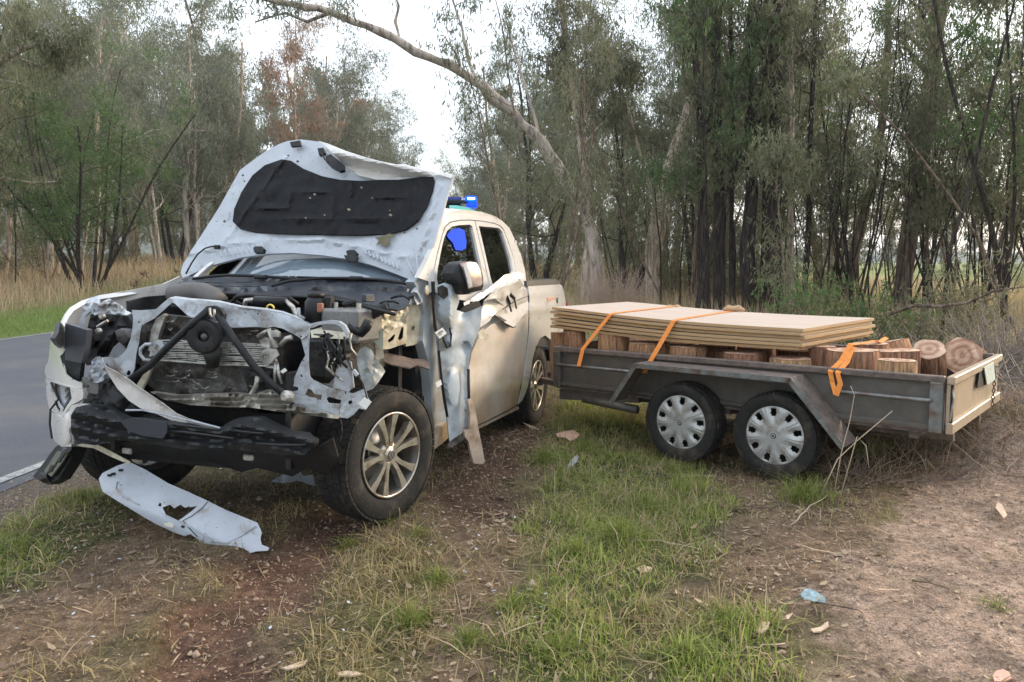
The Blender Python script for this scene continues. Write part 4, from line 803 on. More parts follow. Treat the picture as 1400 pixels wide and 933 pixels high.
# windscreen, dash, seats, wheel
V = []; F = []
for j in range(7):
    t = j / 6; x = -.72 - .60 * t; z = 1.34 + .49 * t; hw = .76 - .09 * t
    for k in range(9): u = -1 + k / 4; V.append((x + .10 * (1 - u * u) * (1 - .3 * t), hw * u, z + .02 * (1 - u * u)))
for j in range(6):
    for k in range(8): F.append((j * 9 + k, j * 9 + k + 1, (j + 1) * 9 + k + 1, (j + 1) * 9 + k))
B().add(V, F).build('windscreen', screenm, truck, True)
B().box((-.98, 0, 1.22), (.5, 1.5, .26), None, .06).build('dashboard', black, truck)
seatm = mat('grey_seat_cloth', (.09, .09, .095), .9, var=.2)
for s in (-1, 1):
    B().box((-1.65, s * .38, .95), (.55, .52, .18), None, .06).box((-1.98, s * .38, 1.25), (.16, .50, .62), Matrix.Rotation(-.2, 3, 'Y'), .06).box((-2.06, s * .38, 1.62), (.10, .26, .18), None, .03).build('seat', seatm, truck)
B().box((-2.55, 0, .95), (.5, 1.4, .18), None, .05).box((-2.84, 0, 1.25), (.14, 1.4, .6), Matrix.Rotation(-.2, 3, 'Y'), .05).build('rear_seat', seatm, truck)
b = B(); b.tube([(-1.28 + .06 * math.sin(a), -.38 + .19 * math.cos(a), 1.28 + .18 * math.sin(a)) for a in [i * math.pi / 12 for i in range(25)]], .014, 6, False); b.build('steering_wheel', black, truck, True)
# tub side, rear quarter with wheel arch
tubs = [(724, 404), (722, 389.5), (745, 388), (764, 387.5), (768.5, 391), (771, 399), (773.5, 414), (773.5, 422), (768, 470), (766, 500), (759, 500), (757, 480), (753, 465), (746, 459), (739, 462), (733, 474), (728, 492), (725, 515), (720, 535), (714, 548), (708, 553), (713, 532), (719, 500), (722, 470), (724, 440)]
ts('tub_side', tubs, YA, .95, paint, prof=sideprof, thick=.05, step=5, noise=.006, seed=3); ts('tub_side', tubs, YA, .95, paint, prof=sideprof, thick=.05, step=9, mirror=True)
ts('tub_rail', [(720.5, 391.5), (720, 384.5), (740, 383), (760, 381.5), (765, 385), (765.5, 388.5), (745, 390)], YA, .955, black, prof=sideprof, thick=.09, step=6)
for q in ((745, 400), (748, 402)): pass
for k, ((a, b_), (c, d_)) in enumerate([((748, 408.5), (760, 407.8)), ((748.5, 411.5), (754, 411.2)), ((752, 415.5), (759.5, 415.2))]):
    P, Q = tp(a, b_, YA, .955), tp(c, d_, YA, .955); B().box((P + Q) / 2, (abs(P.x - Q.x), .004, .013)).build('decal_stripe', flat('decal_orange%d' % k, (.55, .24, .16)), truck)
tcv = bpy.data.curves.new('badge', 'FONT'); tcv.body = 'V6'; tcv.size = .085; tcv.extrude = .002; tcv.shear = .25; tcv.materials.append(flat('badge_ink', (.05, .05, .05)))
_t = bpy.data.objects.new('badge_curve', tcv); COL.objects.link(_t); bpy.context.view_layer.update(); _m = bpy.data.meshes.new_from_object(_t.evaluated_get(bpy.context.evaluated_depsgraph_get())); bpy.data.objects.remove(_t); tb = bpy.data.objects.new('badge', _m); COL.objects.link(tb); tb.parent = truck; P = tp(760.3, 415.5, YA, .958); tb.matrix_local = Matrix.Translation(P) @ Matrix(((-1, 0, 0, 0), (0, 0, 1, 0), (0, 1, 0, 0), (0, 0, 0, 1))); tb.scale = (.85, 1, 1)
# fuel flap, arch liners
ts('arch_liner', [(727, 560), (724, 520), (729, 480), (738, 460), (748, 456), (757, 464), (762, 500), (766, 560), (750, 600)], YA, .50, dark, thick=.02, step=16)
# rear door, muddy skin bulging forward edge
rear_skin = [(663, 451), (672, 444), (690, 437), (706, 430), (722, 422), (722.5, 445), (721, 470), (717.5, 500), (712, 532), (707, 553), (690, 563), (668, 574), (647, 584.5), (642.5, 582), (641, 560), (640, 530), (640.5, 505), (645, 482), (653, 464)]
lab(ts('door', rear_skin, YA, .945, paint_mud, prof=lambda L: sideprof(L) + .02 * math.exp(-((L.z - .62) / .12) ** 2), thick=.05, step=6, noise=.008, seed=5), 'rear door smeared with brown mud')
ts('sill', [(646, 586), (668, 576), (690, 565), (708, 555), (710, 559), (690, 569), (668, 580), (647, 590.5)], YA, .93, paint_mud, thick=.06, step=8, prof=sideprof)
ts('sill', [(594, 615), (604, 583), (611, 577), (613.5, 589), (613, 599), (604, 607)], YA, .90, paint_mud, thick=.06, step=6)
for (a, b_) in (((646, 590), (708, 558)),): pass
# crumpled facets where the rear door handle is
FC = [[(655, 449), (657, 428), (662, 412), (676, 408), (690, 420), (676, 430), (668, 441)],
      [(662, 412), (676, 398), (700, 389), (712, 383), (721, 402), (722, 412), (707, 418), (690, 420), (676, 408)],
      [(676, 430), (690, 420), (707, 418), (722, 412), (722.5, 424), (709, 440), (702, 447.5), (690, 441)],
      [(653, 463), (655, 449), (668, 441), (676, 430), (690, 441), (700, 447), (684, 450), (668, 456), (662, 463), (656, 463)]]
for k, f in enumerate(FC):
    nn = [(.25, 1, .1), (-.05, 1, -.15), (.0, 1, .25), (.35, 1, -.2)][k]; q = f[len(f) // 2]; P = tp(q[0], q[1], YA, .985); c = Vector(nn).dot(P)
    lab(ts('torn_panel', f, nn, c, paint, thick=.004, step=5, noise=.02, nscale=.09, seed=20 + k), ['creased door skin beside the torn edge', 'dented upper door skin under the rear window', 'bent flap of door skin with a dark crack', 'folded lower corner of the torn door skin'][k])
ts('torn_panel', [(653, 455), (660, 449), (664, 452), (670, 462), (664, 466), (655, 463)], (.5, 1, .2), Vector((.5, 1, .2)).dot(tp(660, 458, YA, 1.01)), primer, thick=.004, step=4, noise=.01)
strip = [(635, 419), (634, 414), (642, 410), (652, 403), (664, 397), (678, 386), (690, 376), (702, 372.5), (713, 371), (717, 374), (716, 381), (704, 383), (692, 389), (678, 398), (666, 403), (661, 408), (652, 413), (643, 412.5), (640, 420)]
lab(ts('torn_strip', strip, (.15, 1, .3), Vector((.15, 1, .3)).dot(tp(680, 392, YA, 1.02)), paint_in, thick=.004, step=4, noise=.014, nscale=.12, seed=31), 'curled pale strip of torn door skin')
for (P1, P2, r) in [((693, 405), (697, 416), .012), ((697, 402), (703, 408), .014), ((703, 408), (706, 422), .007), ((696, 415), (699, 426), .008), ((688, 423), (702, 413), .004), ((702, 413), (722, 405), .003)]:
    B().tube([tp(*P1, YA, 1.005), tp(*P2, YA, 1.01)], r, 6).build('handle_remnant', black, truck)
ts('door_shut_gap', [(676, 431), (684, 433), (706, 447.5), (702, 448.5), (690, 441)], (.0, 1, .25), Vector((0, 1, .25)).dot(tp(690, 441, YA, .995)), black, thick=.01, step=5)
for Pg in ([(722.5, 404), (723.5, 425), (722.5, 450), (719, 485), (714, 520), (707, 553)], [(726, 470), (731, 440), (748, 428), (762, 420)]):
    B().tube([tp(*q, YA, .945) for q in Pg], .004, 4).build('shut_line', black, truck)
B().tube([tp(*q, YA, .975) for q in [(700, 447), (712, 437), (722, 430)]], .004, 4).build('crease_line', primer, truck)
# front door: outer skin torn back, facing forward, sky-lit grey blue in its base colour
DN = (.55, 1, 0)
fd = [(594, 398), (600, 390), (608, 387), (618, 390), (626, 400), (628, 412), (624, 424), (636, 428), (648, 424), (659, 419), (658, 436), (656, 450), (649, 466), (643, 482), (640, 500), (640.5, 530), (641, 560), (641, 583), (630, 594), (620, 600), (615, 605), (613, 590), (611, 570), (607, 545), (602, 520), (599, 490), (597, 460), (595, 430)]
def fdb(x, y):
    r = .03 * math.exp(-((x - 617 + (y - 420) * .03) / 6) ** 2) * (1 if y < 470 else .3) + .035 * dome(620, 530, 12, 26, 1)(x, y) - .05 * math.exp(-((x - 632) / 9) ** 2 - ((y - 425) / 12) ** 2)
    r += .05 * dome(611, 415, 15, 34, 1)(x, y) - .03 * math.exp(-((x - 636) / 7) ** 2) * (y > 470); return r
c = Vector(DN).dot(tp(615, 500, YA, .965))
lab(ts('door', fd, DN, c, paint_sky_tint, thick=.008, step=4.5, noise=.012, nscale=.05, seed=41, bump=fdb), 'torn front door, steel tinted sky-lit grey blue, facing forward')
lab(ts('door_edge', [(628, 428), (640, 418), (655, 412), (659, 420), (646, 425), (634, 433)], DN, c - .06, dark, thick=.03, step=5), 'dark gap inside the torn front door')
ts('door_pocket', [(600, 468), (603, 448), (612, 444), (614, 455), (613.5, 474), (610, 480), (601, 481)], DN, c + .012, mat('grey_green_panel', (.20, .22, .21), .5), thick=.006, step=5)
B().tube([tp(*q, DN, c + .03) for q in [(602, 452), (607, 466), (611, 476), (615.5, 474), (617, 458), (614, 446)]], .006, 5).build('door_seal', black, truck)
B().tube([tp(*q, DN, c + .05) for q in [(592, 385), (593, 420), (595, 445), (597, 455)]], .012, 6).build('door_hinge', black, truck)
B().tube([tp(*q, DN, c + .02) for q in [(600, 480), (604, 520), (608, 545), (612, 570)]], .008, 5).build('door_seal', black, truck)
ts('door_edge', [(599, 393), (605, 390), (612, 394), (613, 404), (607, 409), (600, 404)], DN, c + .075, matt, thick=.008, step=4, noise=.01)
# paper label with printed lines
def label_card(pts, n, c, lines=True, name='label_card'):
    o = ts(name, pts, n, c, flat('card_white' + str(len(bpy.data.materials)), (.78, .78, .76)), thick=.003, step=9)
    if lines:
        A, D, C_ = Vector(pts[0]), Vector(pts[1]), Vector(pts[3])
        for t0, t1, v in ((.2, .8, .3), (.12, .85, .45), (.2, .55, .65)):
            p = A.lerp(D, t0) + (C_ - A) * v; q = A.lerp(D, t1) + (C_ - A) * v; B().tube([tp(p.x, p.y, n, c + .003), tp(q.x, q.y, n, c + .003)], .0018, 4).build('printed_line', black, o)
label_card([(594.7, 455), (605, 448.2), (611, 456), (601, 463.3)], DN, c + .09)
label_card([(489.5, 552), (498, 543.5), (508, 549.5), (500, 560.5)], FR, .62, False)
label_card([(595, 524), (602.5, 519), (604.5, 526), (598, 530.5)], DN, c + .05, False, 'plastic_clip')
label_card([(383, 508), (389, 503.5), (392.5, 507), (386.5, 511)], FR, .60, False, 'plastic_clip')
# A pillar foot and hinge pillar (between the missing wing and the door)
ts('hinge_pillar', [(566, 386), (572, 381), (590, 387), (592, 400), (594, 440), (597, 475), (600, 505), (605, 545), (611, 577), (604, 583), (597, 600), (590, 560), (588, 520), (584, 490), (578, 466), (580, 430), (576, 405)], YA, .86, paint_sky_tint, thick=.06, step=6, noise=.01, seed=6)
ts('cowl_side', [(566, 386), (577, 404), (582, 430), (580, 465), (566, 472), (555, 474), (554, 440), (553, 418), (557, 412), (553, 408)], (.35, 1, 0), Vector((.35, 1, 0)).dot(tp(568, 430, YA, .82)), primer, thick=.02, step=5, noise=.012, seed=7, holes=[[(563.5, 447), (566, 445), (567.5, 449), (565.5, 453), (563, 451)]])
ts('cowl_brace', [(558, 412), (566, 395), (571, 391), (576, 404), (579, 414), (570, 417), (560, 417)], (.5, 1, 0), Vector((.5, 1, 0)).dot(tp(568, 408, YA, .86)), paint_in, thick=.012, step=4, bump=lambda x, y: .02 * math.sin((x - y * .4) * .8))
B().lathe([(0, .01), (.03, .006), (.032, 0)], 14, Matrix.Translation(tp(583.5, 397, YA, .90))).build('hinge_bolt', primer, truck)
# apron: crumpled cream box section over the arch
ap_top = [(504, 448), (506, 440), (514, 433), (523, 426), (535, 418), (546, 412), (556, 416), (559, 424), (557, 440), (548, 446), (538, 450), (530, 456), (524, 451), (516, 446), (508, 450)]
AP = (.35, .75, .35); ca_ = Vector(AP).dot(tp(530, 435, YA, .80))
ts('apron_rail', ap_top, AP, ca_, primer, thick=.004, step=4, noise=.03, nscale=.10, seed=8)
ts('apron_rail', [(524, 451), (530, 456), (538, 450), (548, 446), (557, 440), (555, 470), (545, 473), (534, 477), (524, 478)], (.3, 1, -.1), Vector((.3, 1, -.1)).dot(tp(540, 460, YA, .79)), primer, thick=.004, step=4, noise=.008, seed=9, holes=[[(530, 466), (538, 458), (541, 457), (538, 465), (532, 469)], [(544, 463), (549, 448), (552, 447), (551, 462), (547, 466)]])
ts('apron_rail', [(501, 462), (504, 450), (510, 449), (524, 452), (524, 478), (514, 471), (508, 465)], (1, .6, 0), Vector((1, .6, 0)).dot(tp(512, 462, YA, .80)), mat('green_grey_panel', (.42, .46, .38), .45), thick=.004, step=4, noise=.012, seed=10)
ts('arch_top', [(524, 482), (535, 484), (550, 487), (565, 491), (580, 491), (586, 497), (588, 505), (570, 499), (560, 503), (548, 501), (535, 498), (524, 494)], (0, .35, 1), Vector((0, .35, 1)).dot(tp(550, 492, YA, .82)), rail, thick=.008, step=5, noise=.01, seed=12)
ts('arch_liner', [(520, 492), (548, 501), (575, 500), (590, 505), (598, 560), (604, 600), (560, 640), (500, 560), (508, 535)], YA, .62, dark, thick=.02, step=14)
ts('strut_tower', [(478, 480), (484, 455), (496, 445), (512, 449), (524, 478), (526, 500), (512, 520), (498, 505)], (.7, .7, 0), Vector((.7, .7, 0)).dot(tp(500, 475, YA, .68)), primer, thick=.01, step=5, noise=.02, seed=13)
ts('inner_wing', [(488, 490), (492, 478), (500, 474), (508, 478), (514, 490), (522, 500), (527, 508), (518, 522), (510, 532), (501, 535), (497, 530), (493, 515), (489, 500)], (1, .9, 0), Vector((1, .9, 0)).dot(tp(505, 500, FR, .50)), mat('apron_shaded_grey', (.30, .33, .34), .4, var=.3, scale=7, dirt=(.12, .10, .07), dirt_amt=.4), thick=.005, step=4, noise=.035, seed=14, bump=lambda x, y: .05 * math.sin((x - 488) * .09))  # shade on the white steel put into a darker grey base colour
# front bulkhead -----------------------------------------
k_ = dict(step=4.5)
sup_r = [(180, 424), (192, 424.5), (213, 423), (231, 407.5), (237, 410), (234, 415), (211, 435.5), (194, 445), (191.5, 452), (190, 468), (186, 485), (184, 504), (177, 519), (168, 512), (152, 503), (143, 496), (138, 489), (150, 488), (160, 490), (168, 484), (173, 477), (178, 465), (181, 450), (182, 436)]
ts('radiator_support', sup_r, FR, .56, paint_in, noise=.012, seed=15, holes=[[(173, 510), (176, 506), (179, 509), (177, 514), (173, 513)], [(188.5, 439), (191, 439), (191, 442), (188.5, 442)]], **k_)
beam = [(231, 407.5), (245, 408.5), (262, 411), (277, 410.5), (300, 414), (331, 421), (363.6, 424.3), (387, 428.6), (406.5, 436), (422.5, 442.5), (428, 443.6), (422, 451), (420, 459), (413, 464), (406.5, 460), (393.6, 453), (385, 449), (374, 446.8), (363.6, 448.4), (353, 446.8), (320.7, 448.4), (308, 447.3), (300, 440), (288, 430), (276, 431), (266, 436.5), (256, 431), (247, 423), (240, 416), (234, 413)]
ts('radiator_support', beam, (1, .14, .25), .56 + .25 * 1.1, paint_in, noise=.03, nscale=.04, seed=16, holes=[[(334, 427), (336, 427), (336, 429), (334, 429)], [(351, 428), (353.5, 428), (353.5, 430.3), (351, 430.3)], [(316, 436.5), (318, 436.5), (318, 438.5), (316, 438.5)], [(409.5, 459), (412, 458.5), (413, 461), (410, 462)]], **k_)
ts('support_flange', [(231, 407.5), (262, 411), (300, 413.5), (331, 420.5), (363.6, 423.6), (387, 428), (406.5, 435), (424, 442), (420, 441), (406, 432.5), (387, 425.5), (364, 421.5), (331, 418), (300, 411), (262, 408), (240, 405)], (.2, 0, 1), Vector((.2, 0, 1)).dot(tp(330, 420, FR, .55)), paint_in, thick=.004, step=5)
sup_l = [(411, 463), (419, 458), (424, 444), (422.5, 470), (422, 499), (424, 515.5), (428, 519.7), (444, 527), (460, 533.6), (470.7, 536), (472, 545), (468, 552), (463, 566), (461, 568.5), (445, 566), (432, 563), (415, 558), (398, 553), (390, 548), (392, 536), (396, 529), (403, 515), (412, 495), (417.5, 486)]
ts('radiator_support', sup_l, FR, .555, paint_in, noise=.010, seed=17, holes=[[(410, 512.5), (412.5, 512), (414, 515), (412, 516.5)], [(399.5, 534), (402, 528), (407.5, 529.5), (408, 533.5), (404, 535)], [(417, 540), (421, 531.5), (426, 533.5), (430, 539), (440, 540), (439, 547), (432, 546.5), (425, 545)], [(446, 546), (449, 542.5), (467, 547.5), (465, 552.5), (449, 551)]], **k_)
ts('headlamp_surround', [(423, 443), (436, 440), (450, 438), (463, 439.5), (471, 445), (476, 455), (474, 463), (471, 456), (466, 447), (458, 443.5), (446, 443), (434, 445), (425, 449)], FR, .52, paint_in, thick=.03, step=4)
ts('headlamp_pan', [(424, 452), (440, 447), (456, 446), (468, 450), (472, 458), (472, 464), (450, 463), (426, 462)], FR, .38, primer, thick=.01, step=5, bump=lambda x, y: (y - 455) * .006)
ts('headlamp_pan', [(424, 512), (428, 492), (440, 488), (465, 492), (480, 495), (484, 530), (474, 537), (455, 530), (438, 523)], FR, .40, paint_in, thick=.01, step=6, noise=.02, seed=18, holes=[[(427, 517), (430, 516), (432, 520), (428, 520.5)], [(449, 517), (451.5, 516.5), (452, 520), (449.5, 520.5)]])
ts('headlamp_brace', [(455, 531), (458, 515), (466, 497), (472, 493), (474, 505), (480, 520), (478, 536), (468, 534)], (1, .5, 0), Vector((1, .5, 0)).dot(tp(468, 515, FR, .5)), paint_in, thick=.006, step=4, noise=.008, seed=19)
ts('lower_corner', [(464, 567), (467, 552), (474, 536), (482.5, 538), (490, 535), (497, 532), (501, 535), (503, 542.5), (506, 548), (497.5, 560), (491, 558.6), (483.6, 567), (475, 572.5), (466, 571)], (1, .5, .2), Vector((1, .5, .2)).dot(tp(482, 550, FR, .56)), paint_in, thick=.005, step=4, noise=.02, seed=22, holes=[[(475.5, 551), (477, 548), (481, 547.5), (482, 551), (478, 553.5)]])
lowbeam = [(205, 536), (240, 541), (280, 539), (320, 538), (345, 540), (362, 534), (374, 535), (390, 546), (398, 553), (430, 562), (461, 569), (461, 573), (430, 569), (380, 563), (340, 557), (310, 557), (260, 554), (225, 547)]
ts('lower_crossmember', lowbeam, FR, .58, mat('silver_beam', (.42, .40, .36), .35, metal=.4, var=.2, dirt=(.2, .17, .13), dirt_amt=.4), thick=.04, step=4, bump=lambda x, y: .02 * math.sin((y - 536 - (x - 205) * .055) * .9))
ts('lower_crossmember', [(395, 542), (401, 541), (420, 543), (432, 545), (432, 552), (425, 553), (400, 550)], FR, .60, paint_in, thick=.01, step=4, holes=[[(421, 546), (426, 546.5), (426, 548), (421, 547.5)]])
# radiator stack
ts('radiator', [(222, 430), (250, 433), (290, 440), (330, 446), (375, 450), (386, 470), (388, 520), (378, 537), (300, 540), (215, 537), (196, 520), (192, 500), (203, 465), (208, 445)], FR, .47, alu, thick=.04, step=5, noise=.03, seed=23)
ts('side_tank', [(204, 470), (207, 450), (213, 436), (224, 429), (226, 432), (219, 452), (214, 470), (212, 480), (203, 480)], FR, .52, steel, thick=.03, step=4, noise=.014, seed=24)
ts('side_tank', [(187, 526), (197, 510), (203, 498), (208, 500), (202, 516), (193, 534)], FR, .54, primer, thick=.02, step=4, noise=.01)
for k in range(11):
    y0 = 465.5 + k * 2.6; pts = []
    for j in range(22):
        x = 212 + j * 7.9; y = y0 + (x - 212) * .035 + 1.5 * (vnoise(x * .05, k * .7, 3) - .5) * 2
        pts.append(tp(x, y, FR, .515 + .02 * float(vnoise(x * .04, k * .3, 8))))
    B().tube(pts, .0042, 5).build('cooling_tube', mat('tube_alloy', (.62, .61, .57), .4, metal=.4, var=.5, scale=30, dirt=(.04, .035, .03), dirt_amt=.5, dirt_scale=30) if k == 0 else MT['tube_alloy'], truck)
B().tube([tp(x, 492 + (x - 212) * .075 if x < 300 else 498.6 + (x - 300) * .03, FR, .53) for x in (212, 240, 270, 300, 340, 375)], .006, 6).build('radiator_rail', steel, truck)
for (a, w_, s_) in [((225, 516), (300, 522), 4), ((212, 520), (250, 523), 5)]: B().tube([tp(*a, FR, .51), tp(*w_, FR, .51)], .005, 5).build('radiator_rail', alu, truck)
rr = random.Random(4)
for k in range(26):      # shredded bright fins
    x = rr.uniform(225, 350); y = rr.uniform(505, 532) if k < 17 else rr.uniform(438, 462); l = rr.uniform(3, 12); B().tube([tp(x, y, FR, .515), tp(x + l * .5, y + rr.uniform(-1.5, 2.5), FR, .522), tp(x + l, y + rr.uniform(-2, 3), FR, .515)], .0028, 3).build('bent_fin', steel, truck)
ts('fan_shroud', [(330, 505), (388, 506), (396, 530), (390, 545), (340, 537)], FR, .50, black, thick=.03, step=7, noise=.03, seed=25)
for P_, r in [([(367, 450), (371, 462), (372, 478)], .012), ([(352, 461), (360, 455), (366, 452)], .010), ([(384, 472), (392, 463), (399, 461)], .014), ([(377, 495), (376, 510), (376, 524)], .009), ([(379, 497), (381, 512), (386, 525)], .009), ([(352, 515), (350, 528), (340, 545), (337, 551)], .013), ([(364, 502), (376, 503)], .007), ([(367, 478), (375, 490), (379, 497)], .011)]:
    B().tube([tp(*q, FR, .56) for q in P_], r, 7).build('coolant_pipe', steel, truck, True)
ts('pump_flange', [(353, 488), (358, 480), (366, 476), (378, 478), (381, 486), (376, 490), (372, 495), (366, 500), (360, 498), (357, 492)], FR, .585, steel, thick=.012, step=3.5, holes=[[(359, 486), (362, 483), (366, 484), (368, 487), (366, 491), (362, 492), (359, 490)]])
ts('pump_flange', [(354, 466), (362, 462), (375, 466), (380, 475), (372, 476), (358, 474)], FR, .575, steel, thick=.02, step=4, noise=.02)
ts('pump_flange', [(366, 453), (376, 451), (382, 455), (381, 461), (372, 461)], FR, .575, steel, thick=.02, step=4, noise=.02)
B().tube([tp(*q, FR, .60) for q in [(208, 471), (199, 471), (192, 477), (192, 485), (197, 492), (206, 493)]], .009, 8).build('tow_loop', paint_in, truck, True)
ts('loop_bracket', [(206, 478), (212, 466), (220, 465), (222, 471), (227, 477), (218, 484), (204, 488)], FR, .585, paint_in, thick=.01, step=4, holes=[[(211, 477), (214, 471), (218, 473), (216, 479)]])
# latch stays and horn
for Pn in ([(286, 423), (262, 444), (232, 472), (205, 500), (178, 519)], [(296, 428), (308, 446), (326, 472), (347, 501), (372, 526), (394, 544)]):
    B().tube([tp(*q, FR, .66 - .03 * (i_ in (0, 4, 5))) for i_, q in enumerate(Pn)], .019, 8).build('latch_stay', black, truck, True)
B().lathe([(0, -.02), (.03, -.02), (.035, .01), (.015, .03), (0, .03)], 14, Matrix.Translation(tp(393, 543, FR, .66)) @ Matrix.Rotation(R(-90), 4, 'Z')).build('stay_bolt', steel, truck)
ts('latch_plate', [(275, 428), (282, 419), (292, 418), (301, 422), (306, 430), (304, 441), (298, 438), (292, 430), (286, 436), (278, 438)], FR, .64, matt, thick=.03, step=4, noise=.015)
B().tube([tp(*q, FR, .68) for q in [(287, 421), (287, 430), (290, 434), (293, 431), (293, 423)]], .006, 6).build('striker_hook', steel, truck, True)
hc = tp(281, 460, FR, .62); HM = Matrix.Translation(hc) @ Matrix.Rotation(R(-70), 4, 'Z')
b = B(); b.lathe([(.028, .03), (.032, .035), (.055, .03), (.078, .035), (.085, .03), (.088, .01), (.082, -.02), (.03, -.045), (.028, .0), (.028, .03)], 30, HM); b.build('horn', black, truck, True)
B().lathe([(0, .03), (.012, .03), (.02, .02), (.026, .005)], 14, HM).build('horn_boss', alloyd, truck, True)
B().tube([tp(290, 478, FR, .6), tp(291, 500, FR, .56)], [.05, .03], 8).build('horn_body', dark, truck, True)
# torn white grille band, bright strip, bumper remains
band = [(139, 489), (143, 500), (160, 509), (176, 519), (186, 527), (205, 540), (222, 551), (240, 565), (256, 572), (300, 585.5), (298, 588), (262, 582), (240, 577.5), (216, 567), (196, 561), (176, 548), (160, 531), (148, 512), (141, 498)]
lab(ts('grille_strip', band, (1, .1, 0), .70, paint, thick=.006, step=4, noise=.008, seed=26, bump=lambda x, y: .04 * math.sin(min(3.1, max(0, (y - (489 + (x - 139) * .62) + 12) * .12)))), 'torn white band hanging across the front')
B().tube([tp(*q, (1, .1, 0), .735) for q in [(172, 561), (195, 561), (220, 566), (250, 573), (280, 580), (301, 585.5)]], .005, 6).build('bright_strip', paint_in, truck)
bump_u = [(70, 456), (78, 453.5), (79, 462), (83, 472), (88, 480), (83, 488), (87, 497), (90, 512), (99, 519), (112, 525), (112, 531), (98, 529), (78, 522.5), (64, 517), (61, 510), (62, 502), (66, 494), (68, 474)]
bc = lambda x, y: -.25 * max(0, (95 - x) / 30) ** 2
lab(ts('bumper_corner', bump_u, (1, .1, 0), .62, paint, thick=.008, step=4, bump=bc), 'white upper bumper corner')
lab(ts('bumper_corner', [(62, 517), (75, 521.5), (98, 529), (113, 532), (114, 540), (113, 546), (104, 551), (97, 554), (91, 563), (88, 571), (68, 561), (64, 545)], (1, .1, 0), .625, paint, thick=.03, step=4, bump=bc, holes=[[(69, 522), (85, 527.5), (95.5, 530), (98, 545), (90, 557), (86, 565), (76, 552), (70, 536)]]), 'white ring round the fog lamp opening')
ts('fog_lamp_recess', [(66, 518), (98, 528), (101, 546), (92, 560), (86, 569), (70, 552), (66, 536)], (1, .1, 0), .50, paint_in, thick=.006, step=5, bump=lambda x, y: bc(x, y) + .03 * math.sin(x * .3))
B().tube([tp(*q, (1, .1, 0), .585) for q in [(70, 523), (76, 536), (80, 546), (74, 554), (69, 560), (68, 580), (71, 600)]], .006, 5).build('wiring', black, truck); B().tube([tp(*q, (1, .1, 0), .575) for q in [(96, 528), (98, 545), (90, 556), (85, 566), (79, 556), (76, 548)]], .006, 5).build('wiring', black, truck)
lab(ts('bumper_corner', [(67, 562), (87, 572), (92, 563), (98, 554), (110, 552), (127, 552.5), (122, 558), (120, 561), (131, 562), (131, 564.5), (115, 566), (99, 567), (96, 572), (101, 577), (97, 583), (94, 590), (97, 600), (97, 611), (84, 611), (74, 603), (69, 585)], (1, .1, 0), .63, paint, thick=.008, step=4, bump=lambda x, y: bc(x, y) + .03 * dome(85, 585, 18, 26, 1)(x, y)), 'white lower bumper corner')
ts('bumper_bracket', [(98, 529), (113, 527), (113, 534), (104, 537), (113, 543), (104, 547), (99, 545)], FR, .56, paint_in, thick=.02, step=4, noise=.02)
# lamp bucket on the truck's right
ts('headlamp_bucket', [(89, 442), (98, 445), (119, 451.5), (116, 478), (111, 497), (89, 492), (88.5, 470)], (1, .25, 0), Vector((1, .25, 0)).dot(tp(103, 470, XA, .66)), mat('grey_lamp_plastic', (.075, .08, .095), .45, var=.1), thick=.05, step=8)
ts('headlamp_bucket', [(82, 441), (89, 442), (91, 465), (88, 478), (80, 471), (75, 463), (80, 455)], (1, -1, 0), Vector((1, -1, 0)).dot(tp(86, 460, XA, .60)), black, thick=.02, step=6)
ts('headlamp_bucket', [(82, 487), (88, 482), (90, 492), (111, 497), (108, 522), (98, 519), (89, 510)], (1, .1, 0), .60, black, thick=.03, step=6, noise=.01)
ts('wing', [(84, 442), (90, 430), (97, 421), (114, 411), (135, 404.5), (163, 400), (195, 394), (222, 389), (236, 383), (246, 378), (250, 384), (240, 400), (215, 430), (180, 470), (150, 480), (120, 475), (95, 470)], (0, 1, 0), -.90, paint, thick=.01, step=6, noise=.008, seed=27)
ts('wing_flange', [(84, 442), (90, 430), (97, 421), (114, 411), (135, 404), (163, 399.5), (195, 393.5), (222, 388.5), (238, 383), (243, 388), (225, 394), (195, 400), (166, 405), (138, 409), (116, 416), (101, 425), (94, 434), (88, 447)], (0, .75, 1), Vector((0, .75, 1)).dot(tp(150, 404, YA, -.88)), paint, thick=.012, step=4, noise=.008, seed=28)
ts('wing_brace', [(107, 450), (109, 437), (113, 428), (118, 425), (126, 424), (122, 427), (116, 433), (114, 452)], FR, .42, paint_in, thick=.02, step=4)
ts('crumpled_bracket', [(125, 427), (124, 420), (128, 414), (134, 416), (141, 412), (149, 408), (157, 413), (166, 418), (173, 425), (180, 428), (172, 431), (157, 430), (144, 428), (137, 429), (129, 431)], (1, 0, .6), Vector((1, 0, .6)).dot(tp(150, 420, FR, .5)), paint_in, thick=.006, step=3.5, noise=.05, nscale=.16, seed=29, holes=[[(146, 421), (149, 418.5), (153, 420), (150, 423.5)], [(155, 420), (160, 418), (163, 421), (158, 424)], [(134, 419), (136, 418.5), (136, 421), (134, 421)]])
ts('crumpled_bracket', [(113, 422), (111, 413), (120, 408), (133, 405), (137, 411), (134, 419), (126, 424), (119, 425)], (.6, 0, 1), Vector((.6, 0, 1)).dot(tp(124, 415, YA, -.8)), paint_in, thick=.006, step=4, noise=.03, nscale=.15, seed=30)
ts('lamp_junk', [(132, 430), (180, 430), (180, 450), (174, 476), (160, 488), (138, 490), (118, 500), (112, 480), (118, 455), (124, 430)], FR, .30, dark, thick=.04, step=7, noise=.06, nscale=.09, seed=33)
ts('lamp_junk', [(157, 452), (166, 449), (180, 452), (178, 468), (172, 476), (160, 465)], FR, .36, dashm, thick=.05, step=6, bump=dome(168, 462, 14, 14, .05))
